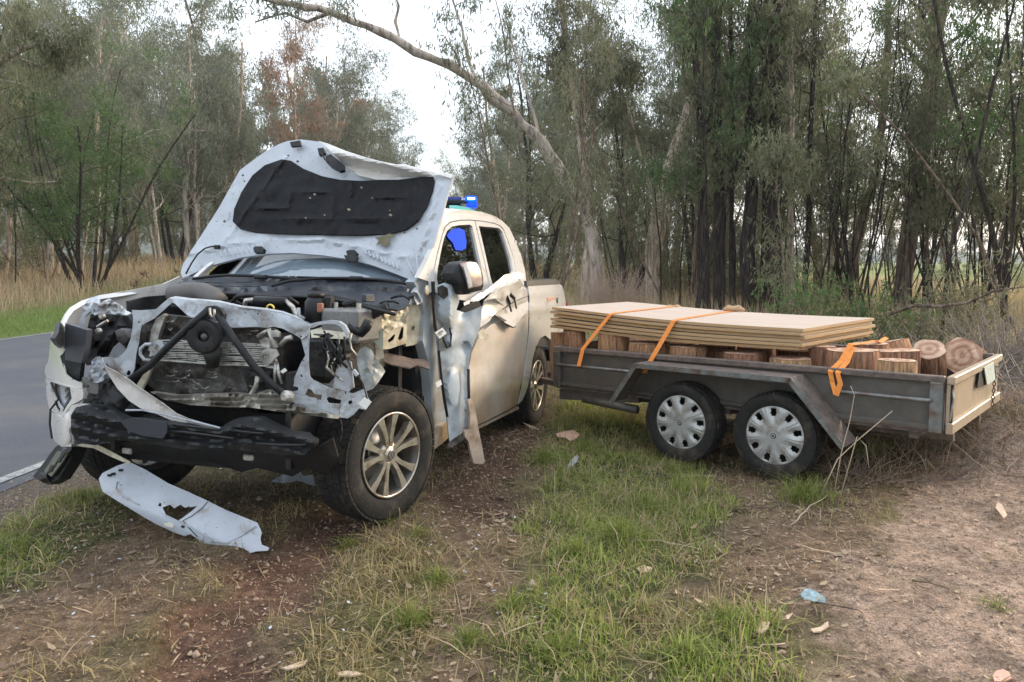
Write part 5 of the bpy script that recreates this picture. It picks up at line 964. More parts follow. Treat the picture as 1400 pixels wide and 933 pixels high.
ts('inner_wing', [(148, 488), (155, 475), (163, 468), (172, 478), (166, 486), (160, 490)], FR, .34, paint_in, thick=.01, step=5)
b = B(); b.tube([tp(133, 447, FR, .45), tp(147, 438.5, FR, .46)], .008, 6); b.build('bulb_holder', steel, truck)
for q in ((135, 453), (116, 482), (140, 433)): B().box(tp(*q, FR, .42), (.03, .03, .03), Matrix.Rotation(.6, 3, 'X'), .006).build('connector', steel, truck)
ts('white_lump', [(125, 493), (131, 488), (137, 492), (141, 503), (147, 515), (144, 521), (132, 524), (120, 522), (121, 512), (125, 505)], FR, .60, paint_in, thick=.03, step=3.5, noise=.04, nscale=.15, seed=34)
ts('lower_plate', [(112, 516), (135, 524), (134, 539), (116, 537), (112, 530)], FR, .57, mat('grey_plate', (.16, .16, .15), .5, var=.2), thick=.02, step=6, holes=[[(119, 527), (122, 527.5), (122, 530), (119, 530)]])
ts('duct', [(136, 519), (150, 518), (152, 528), (163, 540), (178, 552), (188, 562), (165, 566), (145, 556), (134, 540)], FR, .60, black, thick=.05, step=5, noise=.04, seed=35)
# bumper beam
bt = [(97, 568), (104, 557), (116, 554), (142, 555), (160, 567), (172, 573), (200, 572.5), (225, 574.5), (262, 580), (299, 587), (310, 579), (322, 573), (340, 571), (355, 571.5), (370, 579), (394, 591), (418, 594), (422, 599), (430, 603), (430, 612), (424, 616), (415, 622.5), (385, 622.5), (340, 617), (295, 612), (255, 615), (225, 610), (200, 606), (160, 602), (130, 609), (106, 606), (97, 591)]
def bb(x, y):
    m_ = np.interp(x, [97, 160, 225, 300, 330, 370, 430], [560, 575, 580, 590, 580, 588, 603]); v = y - m_; return .02 * math.cos(v * .28) + .05 * math.exp(-((v - 4) / 7) ** 2)
bump_black = mat('bumper_beam_black', (.016, .018, .021), .45, var=.3, scale=6, dirt=(.05, .04, .03), dirt_amt=.1)
ts('bumper_beam', bt, (1, .12, 0), .70, bump_black, thick=.05, step=4.5, noise=.004, seed=36, bump=bb)
ts('bumper_beam_patch', [(165, 577), (180, 571), (200, 573), (228, 577), (228, 592), (222, 600), (195, 596), (176, 590)], (1, .12, 0), .785, dashm, thick=.006, step=6)
for yy, x0, x1 in ((588, 235, 300), (597, 232, 320), (600, 350, 418), (586, 320, 360)):
    B().tube([tp(x, yy + 5 * math.sin((x - 300) * .02) + (x - 300) * .04, (1, .12, 0), .755) for x in np.linspace(x0, x1, 6)], .007, 5).build('beam_rib', bump_black, truck, True)
B().box((-.35, 0, .36), (1.0, .8, .22), None, .05).box((-1.6, 0, .40), (1.6, 1.3, .16), None, .04).build('underbody_blocker', dark, truck)  # boxes added low down to block light and darken the ground below
ts('undertray', [(110, 606), (200, 606), (300, 614), (425, 618), (455, 600), (462, 625), (448, 650), (420, 640), (400, 652), (352, 640), (330, 646), (290, 632), (240, 630), (200, 618), (150, 622)], (1, 0, -.8), Vector((1, 0, -.8)).dot(tp(300, 630, XA, .45)), dark, thick=.01, step=14, noise=.03)
ts('engine_bay_wall', [(190, 540), (300, 560), (470, 575), (480, 640), (300, 640), (150, 625), (110, 600), (120, 545)], XA, .20, dark, thick=.02, step=18)
for q, c_ in (((340, 626), 'a'), ((174, 617), 'b')): B().box(tp(*q, XA, .62), (.02, .06, .03), None, .006).build('broken_clip', steel, truck)
# hanging strip and fog lamp
hl = [(103, 609), (115, 606), (130, 607), (150, 617), (178, 632), (176, 635), (150, 624), (128, 613), (112, 611)]
ts('hanging_trim', hl, XA, .66, primer, thick=.006, step=4)
fl_ = ts('fog_lamp', [(45, 652), (58, 635), (75, 612), (82, 607), (103, 612), (96, 630), (80, 655), (64, 663)], (1, -.2, .2), Vector((1, -.2, .2)).dot(tp(75, 635, XA, .55)), black, thick=.07, step=5, bump=lambda x, y: .03 * (abs(x + y * .9 - 647) < 6)); lab(fl_, 'dark fog lamp housing dangling by its wires')
ts('fog_lamp_lens', [(60, 645), (78, 617), (93, 618), (85, 632), (70, 652)], (1, -.2, .2), Vector((1, -.2, .2)).dot(tp(75, 635, XA, .555)) + .02, mat('lens_olive', (.12, .125, .09), .3), parent=fl_, thick=.01, step=6)
ts('inner_wing', [(176, 412), (200, 406), (250, 402), (310, 408), (330, 440), (310, 480), (240, 480), (180, 470)], YA, -.60, dark, thick=.02, step=12, noise=.02)
# engine bay ------------------------------------------------
B().box((-.42, 0, .88), (.05, 1.5, .72)).build('firewall', dark, truck)
B().box((.05, -.05, .82), (.62, .62, .42), None, .05).build('engine_block', matt, truck)
B().box((.0, -.05, 1.08), (.55, .5, .09), None, .03).build('engine_cover', black, truck)
for s, (y0, y1) in ((1, (.55, .72)), (-1, (-.85, -.5))): B().box((.0, (y0 + y1) / 2, .93), (.7, y1 - y0, .26), None, .04).build('inner_wing_box', matt, truck)
def tubeT(name, pts, n, c, r, m, ns=8): return B().tube([tp(*q, n, c) for q in pts], r, ns).build(name, m, truck, True)
tubeT('intake_hose', [(236, 404), (255, 400), (275, 400), (292, 407), (300, 415)], XA, .12, .06, mat('grey_hose', (.13, .12, .115), .6, var=.2), 12)
tubeT('fuel_pipe', [(334, 420), (336, 411), (348, 410), (368, 413), (392, 413), (400, 420), (407, 436), (414, 440)], XA, .2, .014, steel)
tubeT('engine_harness', [(349, 411), (370, 412), (391, 413)], XA, .205, .026, black)
tubeT('fuel_pipe', [(300, 412), (316, 414), (325, 405), (340, 404), (368, 406), (395, 407), (407, 416)], XA, .1, .012, matt)
tubeT('hydraulic_line', [(408, 421), (409, 432), (416, 436)], XA, .3, .010, paint_in)
dm = mat('yellow_handle', (.75, .58, .12), .4)
c0 = tp(369.5, 421.5, XA, .3); B().tube([c0 + Vector((0, .022 * math.cos(a), .018 * math.sin(a))) for a in [i * math.pi / 8 for i in range(17)]], .005, 6, False).build('dipstick_ring', dm, truck, True)
c0 = tp(432, 425, XA, .22); b = B(); b.tube([c0 + Vector((0, 0, -.09)), c0 + Vector((0, 0, .045)), c0 + Vector((0, 0, .06)), c0 + Vector((0, 0, .075))], [.06, .06, .05, .04], 16); b.build('coolant_reservoir', black, truck, True); B().tube([c0 + Vector((0, 0, .075)), c0 + Vector((0, 0, .095))], .045, 14).build('reservoir_cap', matt, truck, True)
B().box(tp(438, 421, XA, .26), (.03, .03, .05), None, .005).build('orange_tag', mat('copper_tag', (.30, .13, .08), .5), truck)
B().box(tp(449, 424, XA, .2), (.06, .05, .15), None, .01).build('relay_box', black, truck)
Bt = tp(482, 424, XA, .12); B().box(Bt + Vector((0, 0, -.08)), (.30, .22, .18), None, .015).build('battery', mat('battery_grey', (.16, .165, .17), .35, var=.3, dirt=(.3, .28, .25), dirt_amt=.3), truck)
for dy in (-.07, .07): B().tube([Bt + Vector((.06, dy, .01)), Bt + Vector((.06, dy, .04))], .014, 8).build('battery_terminal', steel, truck)
tubeT('black_hose', [(492, 438), (505, 432), (520, 424), (530, 420)], XA, .08, .03, black); tubeT('black_hose', [(478, 445), (486, 452), (494, 455), (500, 448), (504, 440)], XA, .25, .028, black)
tubeT('black_hose', [(430, 405), (450, 407), (475, 413), (500, 421), (520, 424)], XA, -.05, .022, black)
rr = random.Random(9)
for k in range(34):
    x = rr.uniform(432, 545) if k < 22 else rr.uniform(232, 330); y = rr.uniform(405, 432) if k < 22 else rr.uniform(402, 418); c_ = rr.uniform(-.3, .15)
    if k % 3: B().box(tp(x, y, XA, c_), (rr.uniform(.03, .09), rr.uniform(.03, .1), rr.uniform(.02, .05)), Matrix.Rotation(rr.uniform(-.5, .5), 3, 'X') @ Matrix.Rotation(rr.uniform(0, 2), 3, 'Z'), .006).build('engine_part', [matt, black, dashm, steel][k % 4 if k % 7 == 0 else k % 3], truck)
    else: tubeT('cable', [(x, y), (x + 8, y - 3), (x + 18, y + rr.uniform(-4, 4)), (x + 26, y + rr.uniform(-3, 6))], XA, c_, .007, black, 5)
ts('lamp_junk', [(434, 462), (445, 456), (470, 462), (474, 480), (468, 500), (452, 505), (440, 495), (433, 480)], FR, .44, black, thick=.08, step=5, noise=.07, nscale=.12, seed=37)
for k in range(16):
    x = rr.uniform(440, 482); y = rr.uniform(452, 492); tubeT('wiring', [(x, y), (x + rr.uniform(-6, 6), y + 10), (x + rr.uniform(-4, 12), y + 22), (x + rr.uniform(0, 14), y + 32)], FR, .52, .0035 + .002 * (k % 3), black if k % 4 else steel, 5)
tubeT('wiring', [(482, 505), (490, 515), (497, 525), (500, 538), (503, 550)], FR, .6, .004, black, 5); B().box(tp(486, 510, FR, .6), (.012, .035, .018), Matrix.Rotation(-.8, 3, 'X')).build('connector', paint_in, truck)
tubeT('wiring', [(464, 570), (467, 580), (468, 592), (465, 605), (455, 618)], FR, .55, .004, matt, 5)
ts('broken_duct', [(474, 425), (480, 428), (487, 437), (484, 444), (478, 440)], FR, .3, paint_in, thick=.01, step=4)
# cowl, wipers
CW = (.2, 0, 1)
cowl = [(247, 382), (256, 376), (300, 378), (400, 381), (480, 384), (545, 386), (570, 388), (566, 400), (555, 420), (543, 424), (520, 420), (480, 412), (450, 407), (400, 404.5), (340, 402), (280, 400), (244, 396)]
ts('cowl_panel', cowl, CW, 1.21, dashm, thick=.01, step=7, bump=lambda x, y: .012 * math.sin(y * .55) * (y < 402), noise=.008)
for r0, r1, yy in ((275, 305, 386.5), (325, 345, 386), (288, 355, 391)):
    for x in np.arange(r0, r1, 2.6): B().box(tp(x, yy + (x - r0) * .02, CW, 1.225), (.02, .007, .004)).build('cowl_slot', dark, truck)
B().tube([tp(x, y, CW, 1.225) for x, y in [(244, 397), (280, 401), (340, 403), (400, 405.5), (450, 408.5), (480, 414), (510, 422), (540, 430)]], .010, 6).build('cowl_seal', black, truck, True)
for Pw in ([(263, 381.5), (285, 378.5), (310, 376.5), (345, 377), (375, 379), (415, 382.5)], [(372, 391), (395, 384.5), (440, 380.5), (485, 380.5), (525, 383), (556, 388)]):
    B().tube([tp(*q, CW, 1.245) for q in Pw], .010, 6).build('wiper', black, truck, True)
for q in ((357, 379), (487, 381)): B().box(tp(*q, CW, 1.26), (.05, .09, .03), None, .01).build('wiper_pivot', black, truck)
# bonnet ------------------------------------------------------
HN = (1, 0, .45); HC = -.62 + .45 * 1.3
hood = [(247, 373), (250, 362), (262, 342), (281, 313), (300, 283), (316, 254), (328, 233), (345, 220), (365, 206), (382, 197), (393, 193), (412, 191), (437, 194), (452, 205), (470, 222), (490, 236), (515, 243), (545, 245), (575, 241), (600, 237), (620, 240), (614, 258), (606, 288), (600, 310), (593, 334), (584, 354), (574, 373), (570, 383), (567, 386), (562, 383), (540, 374), (510, 363), (480, 355), (440, 349), (400, 346), (370, 347), (330, 352), (290, 363), (262, 375), (250, 382)]
def hb(x, y):
    r = 0
    yb = np.interp(x, [250, 330, 440, 560], [352, 334, 331, 356]); r += .018 * math.exp(-((y - yb + 3) / 3) ** 2)       # pressed bead above the louvre zone
    r += .02 * math.exp(-((x - (300 + (340 - y) * .72)) / 3) ** 2) * (y > 215) * (y < 335)
    r += .022 * math.exp(-((x - (574 + (350 - y) * .28)) / 3) ** 2) * (y < 350) * (y > 250)
    r += .05 * math.exp(-((x - 470) / 50) ** 2 - ((y - 205) / 20) ** 2) + .06 * (float(fbm(x * .012, y * .012, 4, 2)) - .4)
    return r
hole = lambda x, y, r: [(x - r, y), (x, y - r * .8), (x + r, y), (x, y + r * .8)]
liner_o = [(318, 303), (320, 286), (330, 263), (345, 240), (362, 226), (385, 218), (398, 220), (415, 231), (440, 241), (465, 246), (495, 247.5), (520, 246), (545, 246), (575, 242), (592, 241.5), (594, 248), (591, 262), (583, 283), (571, 302), (555, 314), (535, 319), (500, 321.5), (455, 321), (400, 320), (350, 318), (328, 313)]
hoodo = ts('bonnet', hood, HN, HC, paint_hood, thick=.02, step=5, noise=.008, seed=38, bump=hb, holes=[hole(394, 213, 2), hole(407, 221, 2.6), hole(332, 240, 2.2), hole(334, 248, 1.6), hole(307, 303, 2.5), hole(558, 313, 1.8), hole(570, 313, 2), hole(553, 318, 2)])
ts('bonnet_skin', [p for p in hood[:13]] + [(470, 208), (500, 217), (540, 224.5), (580, 233), (618, 238.5)] + hood[21:], HN, HC - .07, paint, parent=hoodo, thick=.006, step=9, bump=lambda x, y: .6 * hb(x, y))
def lb(x, y):
    r = .015 * dome(455, 285, 140, 48, 1)(x, y) + hb(x, y) * .8
    for (cx, cy, w, h) in ((365, 262, 12, 12), (410, 300, 30, 3), (372, 284, 22, 3), (455, 280, 3, 22), (500, 300, 40, 3), (530, 270, 20, 3), (430, 262, 26, 3), (395, 275, 3, 14), (560, 268, 3, 18), (480, 262, 3, 12)): r += .022 * math.exp(-((x - cx) / w) ** 2 - ((y - cy) / h) ** 2)
    return r
lin = ts('bonnet_liner', liner_o, HN, HC + .018, liner, parent=hoodo, thick=.012, step=4, noise=.014, nscale=.07, seed=39, bump=lb)
scrap = mat('exposed_foam', (.32, .27, .2), .9, var=.4)
for k in range(9):
    x = rr.uniform(345, 560); y = rr.uniform(255, 312); s_ = rr.uniform(1, 2.4)
    ts('liner_tear', [(x, y), (x + s_ * 1.4, y - s_ * .5), (x + s_ * 2.2, y + s_ * .4), (x + s_, y + s_)], HN, HC + .055 + lb(x, y) * 0 + .02, scrap, parent=lin, thick=.006, step=4)
lipo = [(436, 193.5), (448, 197), (470, 206), (500, 216), (520, 221), (534, 226), (552, 224.5), (580, 233), (600, 236), (620, 240), (617, 244), (600, 239), (575, 243), (545, 247), (515, 246), (490, 240), (472, 227), (458, 213), (446, 201)]
lab(ts('bonnet_edge', lipo, (1, 0, -.4), Vector((1, 0, -.4)).dot(tp(520, 232, HN, HC + .05)), paint, parent=hoodo, thick=.006, step=4, noise=.012, seed=40, bump=lambda x, y: .03 * math.sin((y - 200 - (x - 440) * .22) * .25)), 'front edge of the bonnet folded over')
ts('bonnet_latch', [(445, 214), (452, 211), (460, 217), (469, 224), (470, 232), (464, 234), (452, 228), (446, 222)], HN, HC + .10, black, parent=hoodo, thick=.03, step=4, noise=.02); ts('bonnet_latch', [(434, 203), (442, 202), (444, 209), (436, 212)], HN, HC + .09, black, parent=hoodo, thick=.03, step=4)
B().tube([tp(*q, HN, HC + .10) for q in [(440, 210), (444, 218), (448, 222)]], .006, 5).build('latch_cable', black, hoodo)
ts('bonnet_bumper', [(396, 194.5), (410, 192), (411, 199), (398, 200.5)], HN, HC + .06, black, parent=hoodo, thick=.02, step=4)
for i_ in range(10):
    x = 302 + i_ * 6.3; y = 347 - i_ * 1.1; B().tube([tp(x - 1.2, y - 4.5, HN, HC + .03), tp(x, y, HN, HC + .034), tp(x + .8, y + 4.5, HN, HC + .03)], .006, 5).build('pressed_rib', paint_hood, hoodo)
for i_ in range(9):
    x = 500 + i_ * 5.4; y = 345 + i_ * 2.5; B().tube([tp(x - 2, y - 3.5, HN, HC + .03), tp(x + 1.5, y + 3.5, HN, HC + .034)], .007, 5).build('pressed_rib', paint_hood, hoodo)
for (x, y) in ((353, 342), (480, 347)):
    ts('washer_jet', [(x - 7, y - 3), (x - 4, y - 5), (x + 5, y - 5), (x + 8, y - 2), (x + 6, y + 3), (x - 5, y + 3.5)], HN, HC + .07, black, parent=hoodo, thick=.03, step=4)
ts('washer_jet', [(470, 349), (488, 350), (486, 357), (473, 356)], HN, HC + .08, matt, parent=hoodo, thick=.03, step=4)
B().tube([tp(*q, HN, HC + .05) for q in [(300, 338), (290, 337), (280, 340), (270, 348), (262, 360), (254, 375)]], .006, 5).build('gas_strut_cable', black, hoodo, True); B().box(tp(297, 338, HN, HC + .05), (.02, .05, .03), None, .006).build('cable_clip', black, hoodo)
B().tube([tp(*q, HN, HC + .05) for q in [(567, 341), (570, 355), (571, 370), (568, 381)]], .008, 5).build('pressed_bead', paint_hood, hoodo, True); B().tube([tp(*q, HN, HC + .05) for q in [(556, 356), (562, 368), (568, 381)]], .008, 5).build('pressed_bead', paint_hood, hoodo, True)
ts('stain_patch', [(512, 325), (524, 323), (533, 319), (541, 324), (530, 326), (533, 333), (526, 338), (520, 333), (514, 336), (518, 329)], HN, HC + .035, mat('olive_stain', (.16, .14, .08), .8), parent=hoodo, thick=.003, step=4)
# mirror
MN = (.35, 1, 0); mc = Vector(MN).dot(tp(640, 380, YA, 1.06))
mir = ts('door_mirror', [(620.5, 374), (624, 364), (631, 358.5), (642, 357.5), (652, 359), (657, 366), (660.5, 378), (661, 391), (659, 397), (645, 400), (634, 403), (630.5, 398), (629, 388), (622, 382)], MN, mc, black, thick=.10, step=4, bump=dome(641, 380, 24, 26, .05))
ts('mirror_cap', [(630, 359.5), (642, 358.5), (651, 360), (656, 368), (659, 379), (659.5, 388), (657, 391), (641, 395), (638, 384), (634, 370)], MN, mc + .012, mat('chrome_mauve', (.50, .44, .44), .25, metal=.6, var=.1, dirt=(.3, .2, .17), dirt_amt=.4), parent=mir, thick=.01, step=3.5, bump=dome(641, 380, 24, 26, .05))
ts('mirror_glass_edge', [(633, 362), (638, 361), (643, 374), (646, 392), (641, 394), (638, 380)], MN, mc + .07, paint_in, parent=mir, thick=.006, step=4)
# hanging beige moulding below the front door
hm_ = ts('hanging_moulding', [(640, 548), (645, 545), (650, 562), (655, 590), (660, 615), (663, 632), (660, 634.5), (648, 634), (644, 620), (641, 604), (636, 598), (635, 590), (642, 587), (643, 570)], DN, c + .05, mat('beige_moulding', (.50, .40, .32), .6, var=.12, dirt=(.28, .19, .13), dirt_amt=.4, dirt_scale=8), thick=.02, step=4, noise=.006); lab(hm_, 'beige sill moulding hanging to the ground')
B().tube([tp(*q, DN, c + .02) for q in [(640.5, 505), (641, 540), (642, 570), (642.5, 585)]], .010, 6).build('door_seal', black, truck, True)
ts('door_edge', [(612, 606), (630, 595), (640, 598), (630, 604), (618, 612), (612, 612)], (0, .3, 1), Vector((0, .3, 1)).dot(tp(625, 602, DN, c)), matt, thick=.01, step=4, noise=.02)
# blue reflection painted as a solid patch on the window; load in the tub
refl_patch = ts('blue_reflection_patch', [(611, 322), (618, 314), (628, 312), (635, 315), (638, 330), (637, 340), (631, 343), (623, 342), (619, 332), (613, 326)], YA, .914, flat('blue_reflection_tint', (.0, .055, .62), .95), parent=None, thick=.006, step=4, noise=.0, prof=sideprof); refl_patch.matrix_world = TM
tag(refl_patch, 'bright blue painted reflection on the front side window of the pickup', 'painted reflection')
b = B(); rx = random.Random(3)
for k in range(14): b.box((-3.5 + rx.uniform(-.4, .3), .35 + rx.uniform(-.5, .3), 1.22 + rx.uniform(0, .12)), (.3, .18, .12), Matrix.Rotation(rx.uniform(0, 3), 3, 'Z'), .03, .01)
cargo = b.build('red_bundle', mat('rust_red', (.30, .12, .08), .8, var=.3), None); cargo.matrix_world = TM; tag(cargo, 'rust red load showing over the tub rail of the pickup', 'cargo')

# ------------------------------------------------------------ box trailer
LM_ = Matrix.Translation((1.2896, 5.6992, -.0235)) @ rotM(R(138.36), -.0145, .0021).to_4x4()     # X to the trailer's front, -Y across to its far side
def lp(px, py, n, c): return local(LM_, px, py, n, c)
trailer = empty('box_trailer', LM_); tag(trailer, 'weathered dark steel tandem axle box trailer jackknifed beside the pickup', 'trailer')
FX, RX, WD = 1.21, -1.765, -1.51
b = B(); b.box(((FX + RX) / 2, WD / 2, .44), (FX - RX, -WD - .02, .02)); b.build('floor', rail, trailer)
for y, nm in ((0, 'side_panel'), (WD, 'side_panel')):
    s = 1 if y == 0 else -1
    b = B(); b.box(((FX + RX) / 2, y - .012 * s, .615), (FX - RX - .02, .006, .30)); 
    b.box(((FX + RX) / 2, y + .006 * s, .475), (FX - RX - .02, .03, .03), None, .004)      # bottom fold
    b.build(nm, galv, trailer)
    B().box(((FX + RX) / 2, y, .772), (FX - RX + .02, .055, .042), None, .006).build('top_rail', rail, trailer)
    for x in (FX - .03, RX + .03): B().box((x, y + .012 * s, .60), (.075, .05, .31), None, .006).build('corner_post', pipe if (x < 0 and s > 0) else galv, trailer)
B().box((FX, WD / 2, .61), (.006, -WD, .34)).build('front_panel', galv, trailer); B().box((FX, WD / 2, .772), (.05, -WD, .045), None, .005).build('top_rail', rail, trailer)
ZR = .645; ye = .055
for x0, x1 in ((FX - .03, .33), (-1.14, RX + .04)):
    B().tube([(x0, ye * .3, ZR), (x0 - .03 * (1 if x0 > x1 else -1), ye, ZR), (x1 + .03, ye, ZR), (x1, ye * .3, ZR)], .013, 8).build('rope_rail', pipe, trailer, True)
    B().tube([(x0, WD - ye * .3, ZR), (x0 - .03, WD - ye, ZR), (x1 + .03, WD - ye, ZR), (x1, WD - ye * .3, ZR)], .013, 8).build('rope_rail', pipe, trailer, True)
def guard(s, y):   # folded flat mudguard over both wheels
    pr = [(.50, .415), (.27, .74), (-.93, .735), (-1.285, .33)]; w = .235
    b = B(); V = []; F = []
    for (x, z) in pr: V += [(x, y, z), (x, y + s * w, z)]
    for i_ in range(3): F.append((2 * i_, 2 * i_ + 1, 2 * i_ + 3, 2 * i_ + 2))
    b.add(V, F); o = b.build('mudguard', rail, trailer); sm = o.modifiers.new('t', 'SOLIDIFY'); sm.thickness = .006
    b = B()
    for i_ in range(3):      # turned down outer lip
        (x0, z0), (x1, z1) = pr[i_], pr[i_ + 1]; d = Vector((x1 - x0, 0, z1 - z0)).normalized(); nn = Vector((-d.z, 0, d.x)) * -1
        if nn.z > 0: nn = -nn
        yy = y + s * w
        b.add([(x0, yy, z0), (x1, yy, z1), (x1 + nn.x * .035, yy, z1 + nn.z * .035), (x0 + nn.x * .035, yy, z0 + nn.z * .035)], [(0, 1, 2, 3)])
    o2 = b.build('guard_lip', pipe if s > 0 else rail, o); sm = o2.modifiers.new('t', 'SOLIDIFY'); sm.thickness = .004
    return o
guard(1, .0); guard(-1, WD)
b = B()
for y in (-.35, WD + .35): b.box(((FX + RX) / 2, y, .38), (FX - RX, .05, .09))
for x in (.9, .2, -.35, -.95, -1.6): b.box((x, WD / 2, .405), (.05, -WD - .1, .05))
b.build('chassis', rail, trailer)
B().box((.80, -.06, .40), (.80, .05, .09), Matrix.Rotation(.07, 3, 'Y')).build('underframe_beam', galv, trailer)
B().tube([(.93, -.02, .365), (.40, -.02, .33)], .035, 12).build('spare_tube', galv, trailer, True)
b = B(); b.tube([(FX, -.35, .38), (FX + 1.25, WD / 2, .38)], .035, 4); b.tube([(FX, WD + .35, .38), (FX + 1.25, WD / 2, .38)], .035, 4); b.tube([(FX + 1.2, WD / 2, .38), (FX + 1.42, WD / 2, .40)], .04, 8); b.build('drawbar', rail, trailer)
for x in (0, -.711): B().tube([(x, .02, .295), (x, WD - .02, .295)], .022, 8).build('axle', matt, trailer)
def cap_wheel(loc, side, deg, flat_=0.0):
    w = empty('wheel'); w.parent = trailer; w.location = loc; w.rotation_euler = (0, R(deg), 0 if side > 0 else math.pi); w.scale = (.985, .985, .985)
    tyre(.298, .200, .185, 'tyre', w, rubber, 60)
    B().lathe([(.205, .06), (.2, .03), (.19, -.04), (.1, -.03), (0, -.03)], 32).build('rim', matt, w, True)
    K = 9; V = []; F = []; NR = 180; prof = [0, .03, .10, .118, .135, .150, .165, .178, .188, .196, .203, .206]
    for r in prof:
        for k in range(NR):
            a = 2 * math.pi * k / NR; ph = (a * K / (2 * math.pi)) % 1; u = abs(ph - .5) * 2        # 1 at the spoke, 0 between spokes
            y = .088 - .35 * r * r
            if .105 < r < .198:
                e = min(1, (r - .105) / .02) * min(1, (.198 - r) / .015); y += e * (.010 * max(0, 1 - (1 - u) / .5) - .012 * max(0, 1 - u / .6)) - e * .012 * max(0, 1 - (1 - u) / .09)
            if r > .2: y -= .012 * (r > .204)
            V.append((r * math.cos(a), y, r * math.sin(a)))
    for i_ in range(len(prof) - 1):
        for k in range(NR):
            a = 2 * math.pi * (k + .5) / NR; ph = (a * K / (2 * math.pi)) % 1; u = abs(ph - .5) * 2; rm = (prof[i_] + prof[i_ + 1]) / 2
            if .135 < rm < .184 and u < .40 - (abs(rm - .16) * 6): continue                      # the vent holes
            if i_ == 0: F.append((k, (k + 1) % NR, NR + (k + 1) % NR, NR + k)); continue
            F.append((i_ * NR + k, i_ * NR + (k + 1) % NR, (i_ + 1) * NR + (k + 1) % NR, (i_ + 1) * NR + k))
    o = B().add(V, F).build('hubcap', capm, w, True)
    B().lathe([(0, .094), (.017, .094), (.019, .090)], 20).build('cap_badge', matt, w, True); B().lathe([(.0075, .0945), (.0105, .097), (.0135, .0945)], 20).build('badge_ring', capm, w, True)
    return w
cap_wheel((-.09, .095, .322), 1, 5); cap_wheel((-.80, .095, .322), 1, 13); cap_wheel((0, WD - .105, .3), -1, 30); cap_wheel((-.711, WD - .105, .3), -1, 55)
# tailgate, swung a little out at its far edge, with plate and lamp
TGN = (1, 0, 0); tgc = RX - .03
b = B(); b.box((tgc, WD / 2, .63), (.02, -WD + .0, .27)); b.box((tgc - .012, WD / 2, .768), (.045, -WD + .02, .05), None, .006); b.box((tgc - .012, WD / 2, .475), (.04, -WD + .02, .07), None, .006)
b.build('tailgate', cream, trailer); B().box((tgc - .005, -.012, .61), (.04, .02, .34)).build('tailgate_edge', matt, trailer)
B().tube([(tgc - .02, -.008, .72), (tgc - .03, .0, .66), (tgc - .02, .0, .58), (tgc - .015, -.0, .52)], .006, 5).build('gate_latch', steel, trailer)
def tq(pts, name, m, c, par=trailer, th=.006): return sheet(name, par, LM_, pts, TGN, c, m, thick=th, step=6)
tq([(1340, 504), (1346, 502), (1349, 526), (1336, 531)], 'plate_bracket', matt, tgc - .03)
pl = tq([(1346, 502.5), (1358.5, 495.5), (1361, 519), (1350, 527)], 'number_plate', mat('plate_white', (.60, .71, .66), .5, var=.06, dirt=(.45, .36, .27), dirt_amt=.35, dirt_scale=25), tgc - .045)
lampo = tq([(1358.5, 502), (1366, 500.5), (1367.5, 511), (1360, 512.5)], 'marker_lamp', black, tgc - .03, th=.04); tq([(1361, 503.5), (1365, 502.8), (1366, 509.8), (1362, 510.8)], 'lamp_lens', mat('lens_grey', (.35, .33, .33), .2), tgc - .045, lampo, .01)
for k in range(9): P = lp(1360 - k * .4, 516 + k * 4.6, TGN, tgc - .04); B().tube([P + Vector((0, .009 * math.cos(a) * (k % 2), .014 * math.sin(a))) + Vector((.009 * math.cos(a) * (1 - k % 2), 0, 0)) for a in [q * math.pi / 4 for q in range(9)]], .0035, 4, False).build('chain_link', matt, trailer)

# plywood stack -------------------------------------------------
ply = []
PLY = ['topmost plywood sheet of the stack with the pale open face', 'second plywood sheet from the top of the stack', 'third plywood sheet from the top of the stack', 'fourth plywood sheet from the top, middle of the stack', 'fifth plywood sheet down in the strapped stack', 'lowest plywood sheet of the stack, resting on the logs']
A_top = lp(1098, 450, YA, -.12); F_top = lp(755, 420, YA, -.12); Rr = lp(1195, 437, (1, 0, 0), A_top.x - .02)
T0 = .0255
for k in range(6):
    V = []; F = []; n = 13; jx = [.0, .012, -.01, .015, .0, .03][k]; jy = [0, .012, -.008, .006, .01, -.004][k]; fan = k * .012
    for i_ in range(n):
        t = i_ / (n - 1); x = A_top.x + jx + (F_top.x - .06 * 0 - A_top.x) * t; z = A_top.z + (F_top.z - A_top.z) * t - .028 * math.sin(math.pi * t) * 0 - .022 * math.sin(math.pi * min(1, t * 1.05)) - k * T0 * (1 + .12 * t) - fan * t * .3
        for (y, zz, xo) in ((A_top.y + jy, 0, 0), (A_top.y - 1.20 + jy, .015 * (1 - t), -.11 * (1 - t))):
            V += [(x + xo, y, z + zz), (x + xo, y, z + zz - T0 * .86)]
    for i_ in range(n - 1):
        a = i_ * 4; c = a + 4; F += [(a, a + 2, c + 2, c), (a + 1, c + 1, c + 3, a + 3), (a, c, c + 1, a + 1), (a + 2, a + 3, c + 3, c + 2)]
    F += [(0, 1, 3, 2), (4 * n - 4, 4 * n - 2, 4 * n - 1, 4 * n - 3)]
    o = mesh('plywood_sheet', V, F, ply_face, None); o.data.materials.append(ply_edge); o.matrix_world = LM_
    for p in o.data.polygons:
        if abs(p.normal.z) < .5: p.material_index = 1
    tag(o, PLY[k], 'plywood', 'strapped plywood sheets on the trailer')

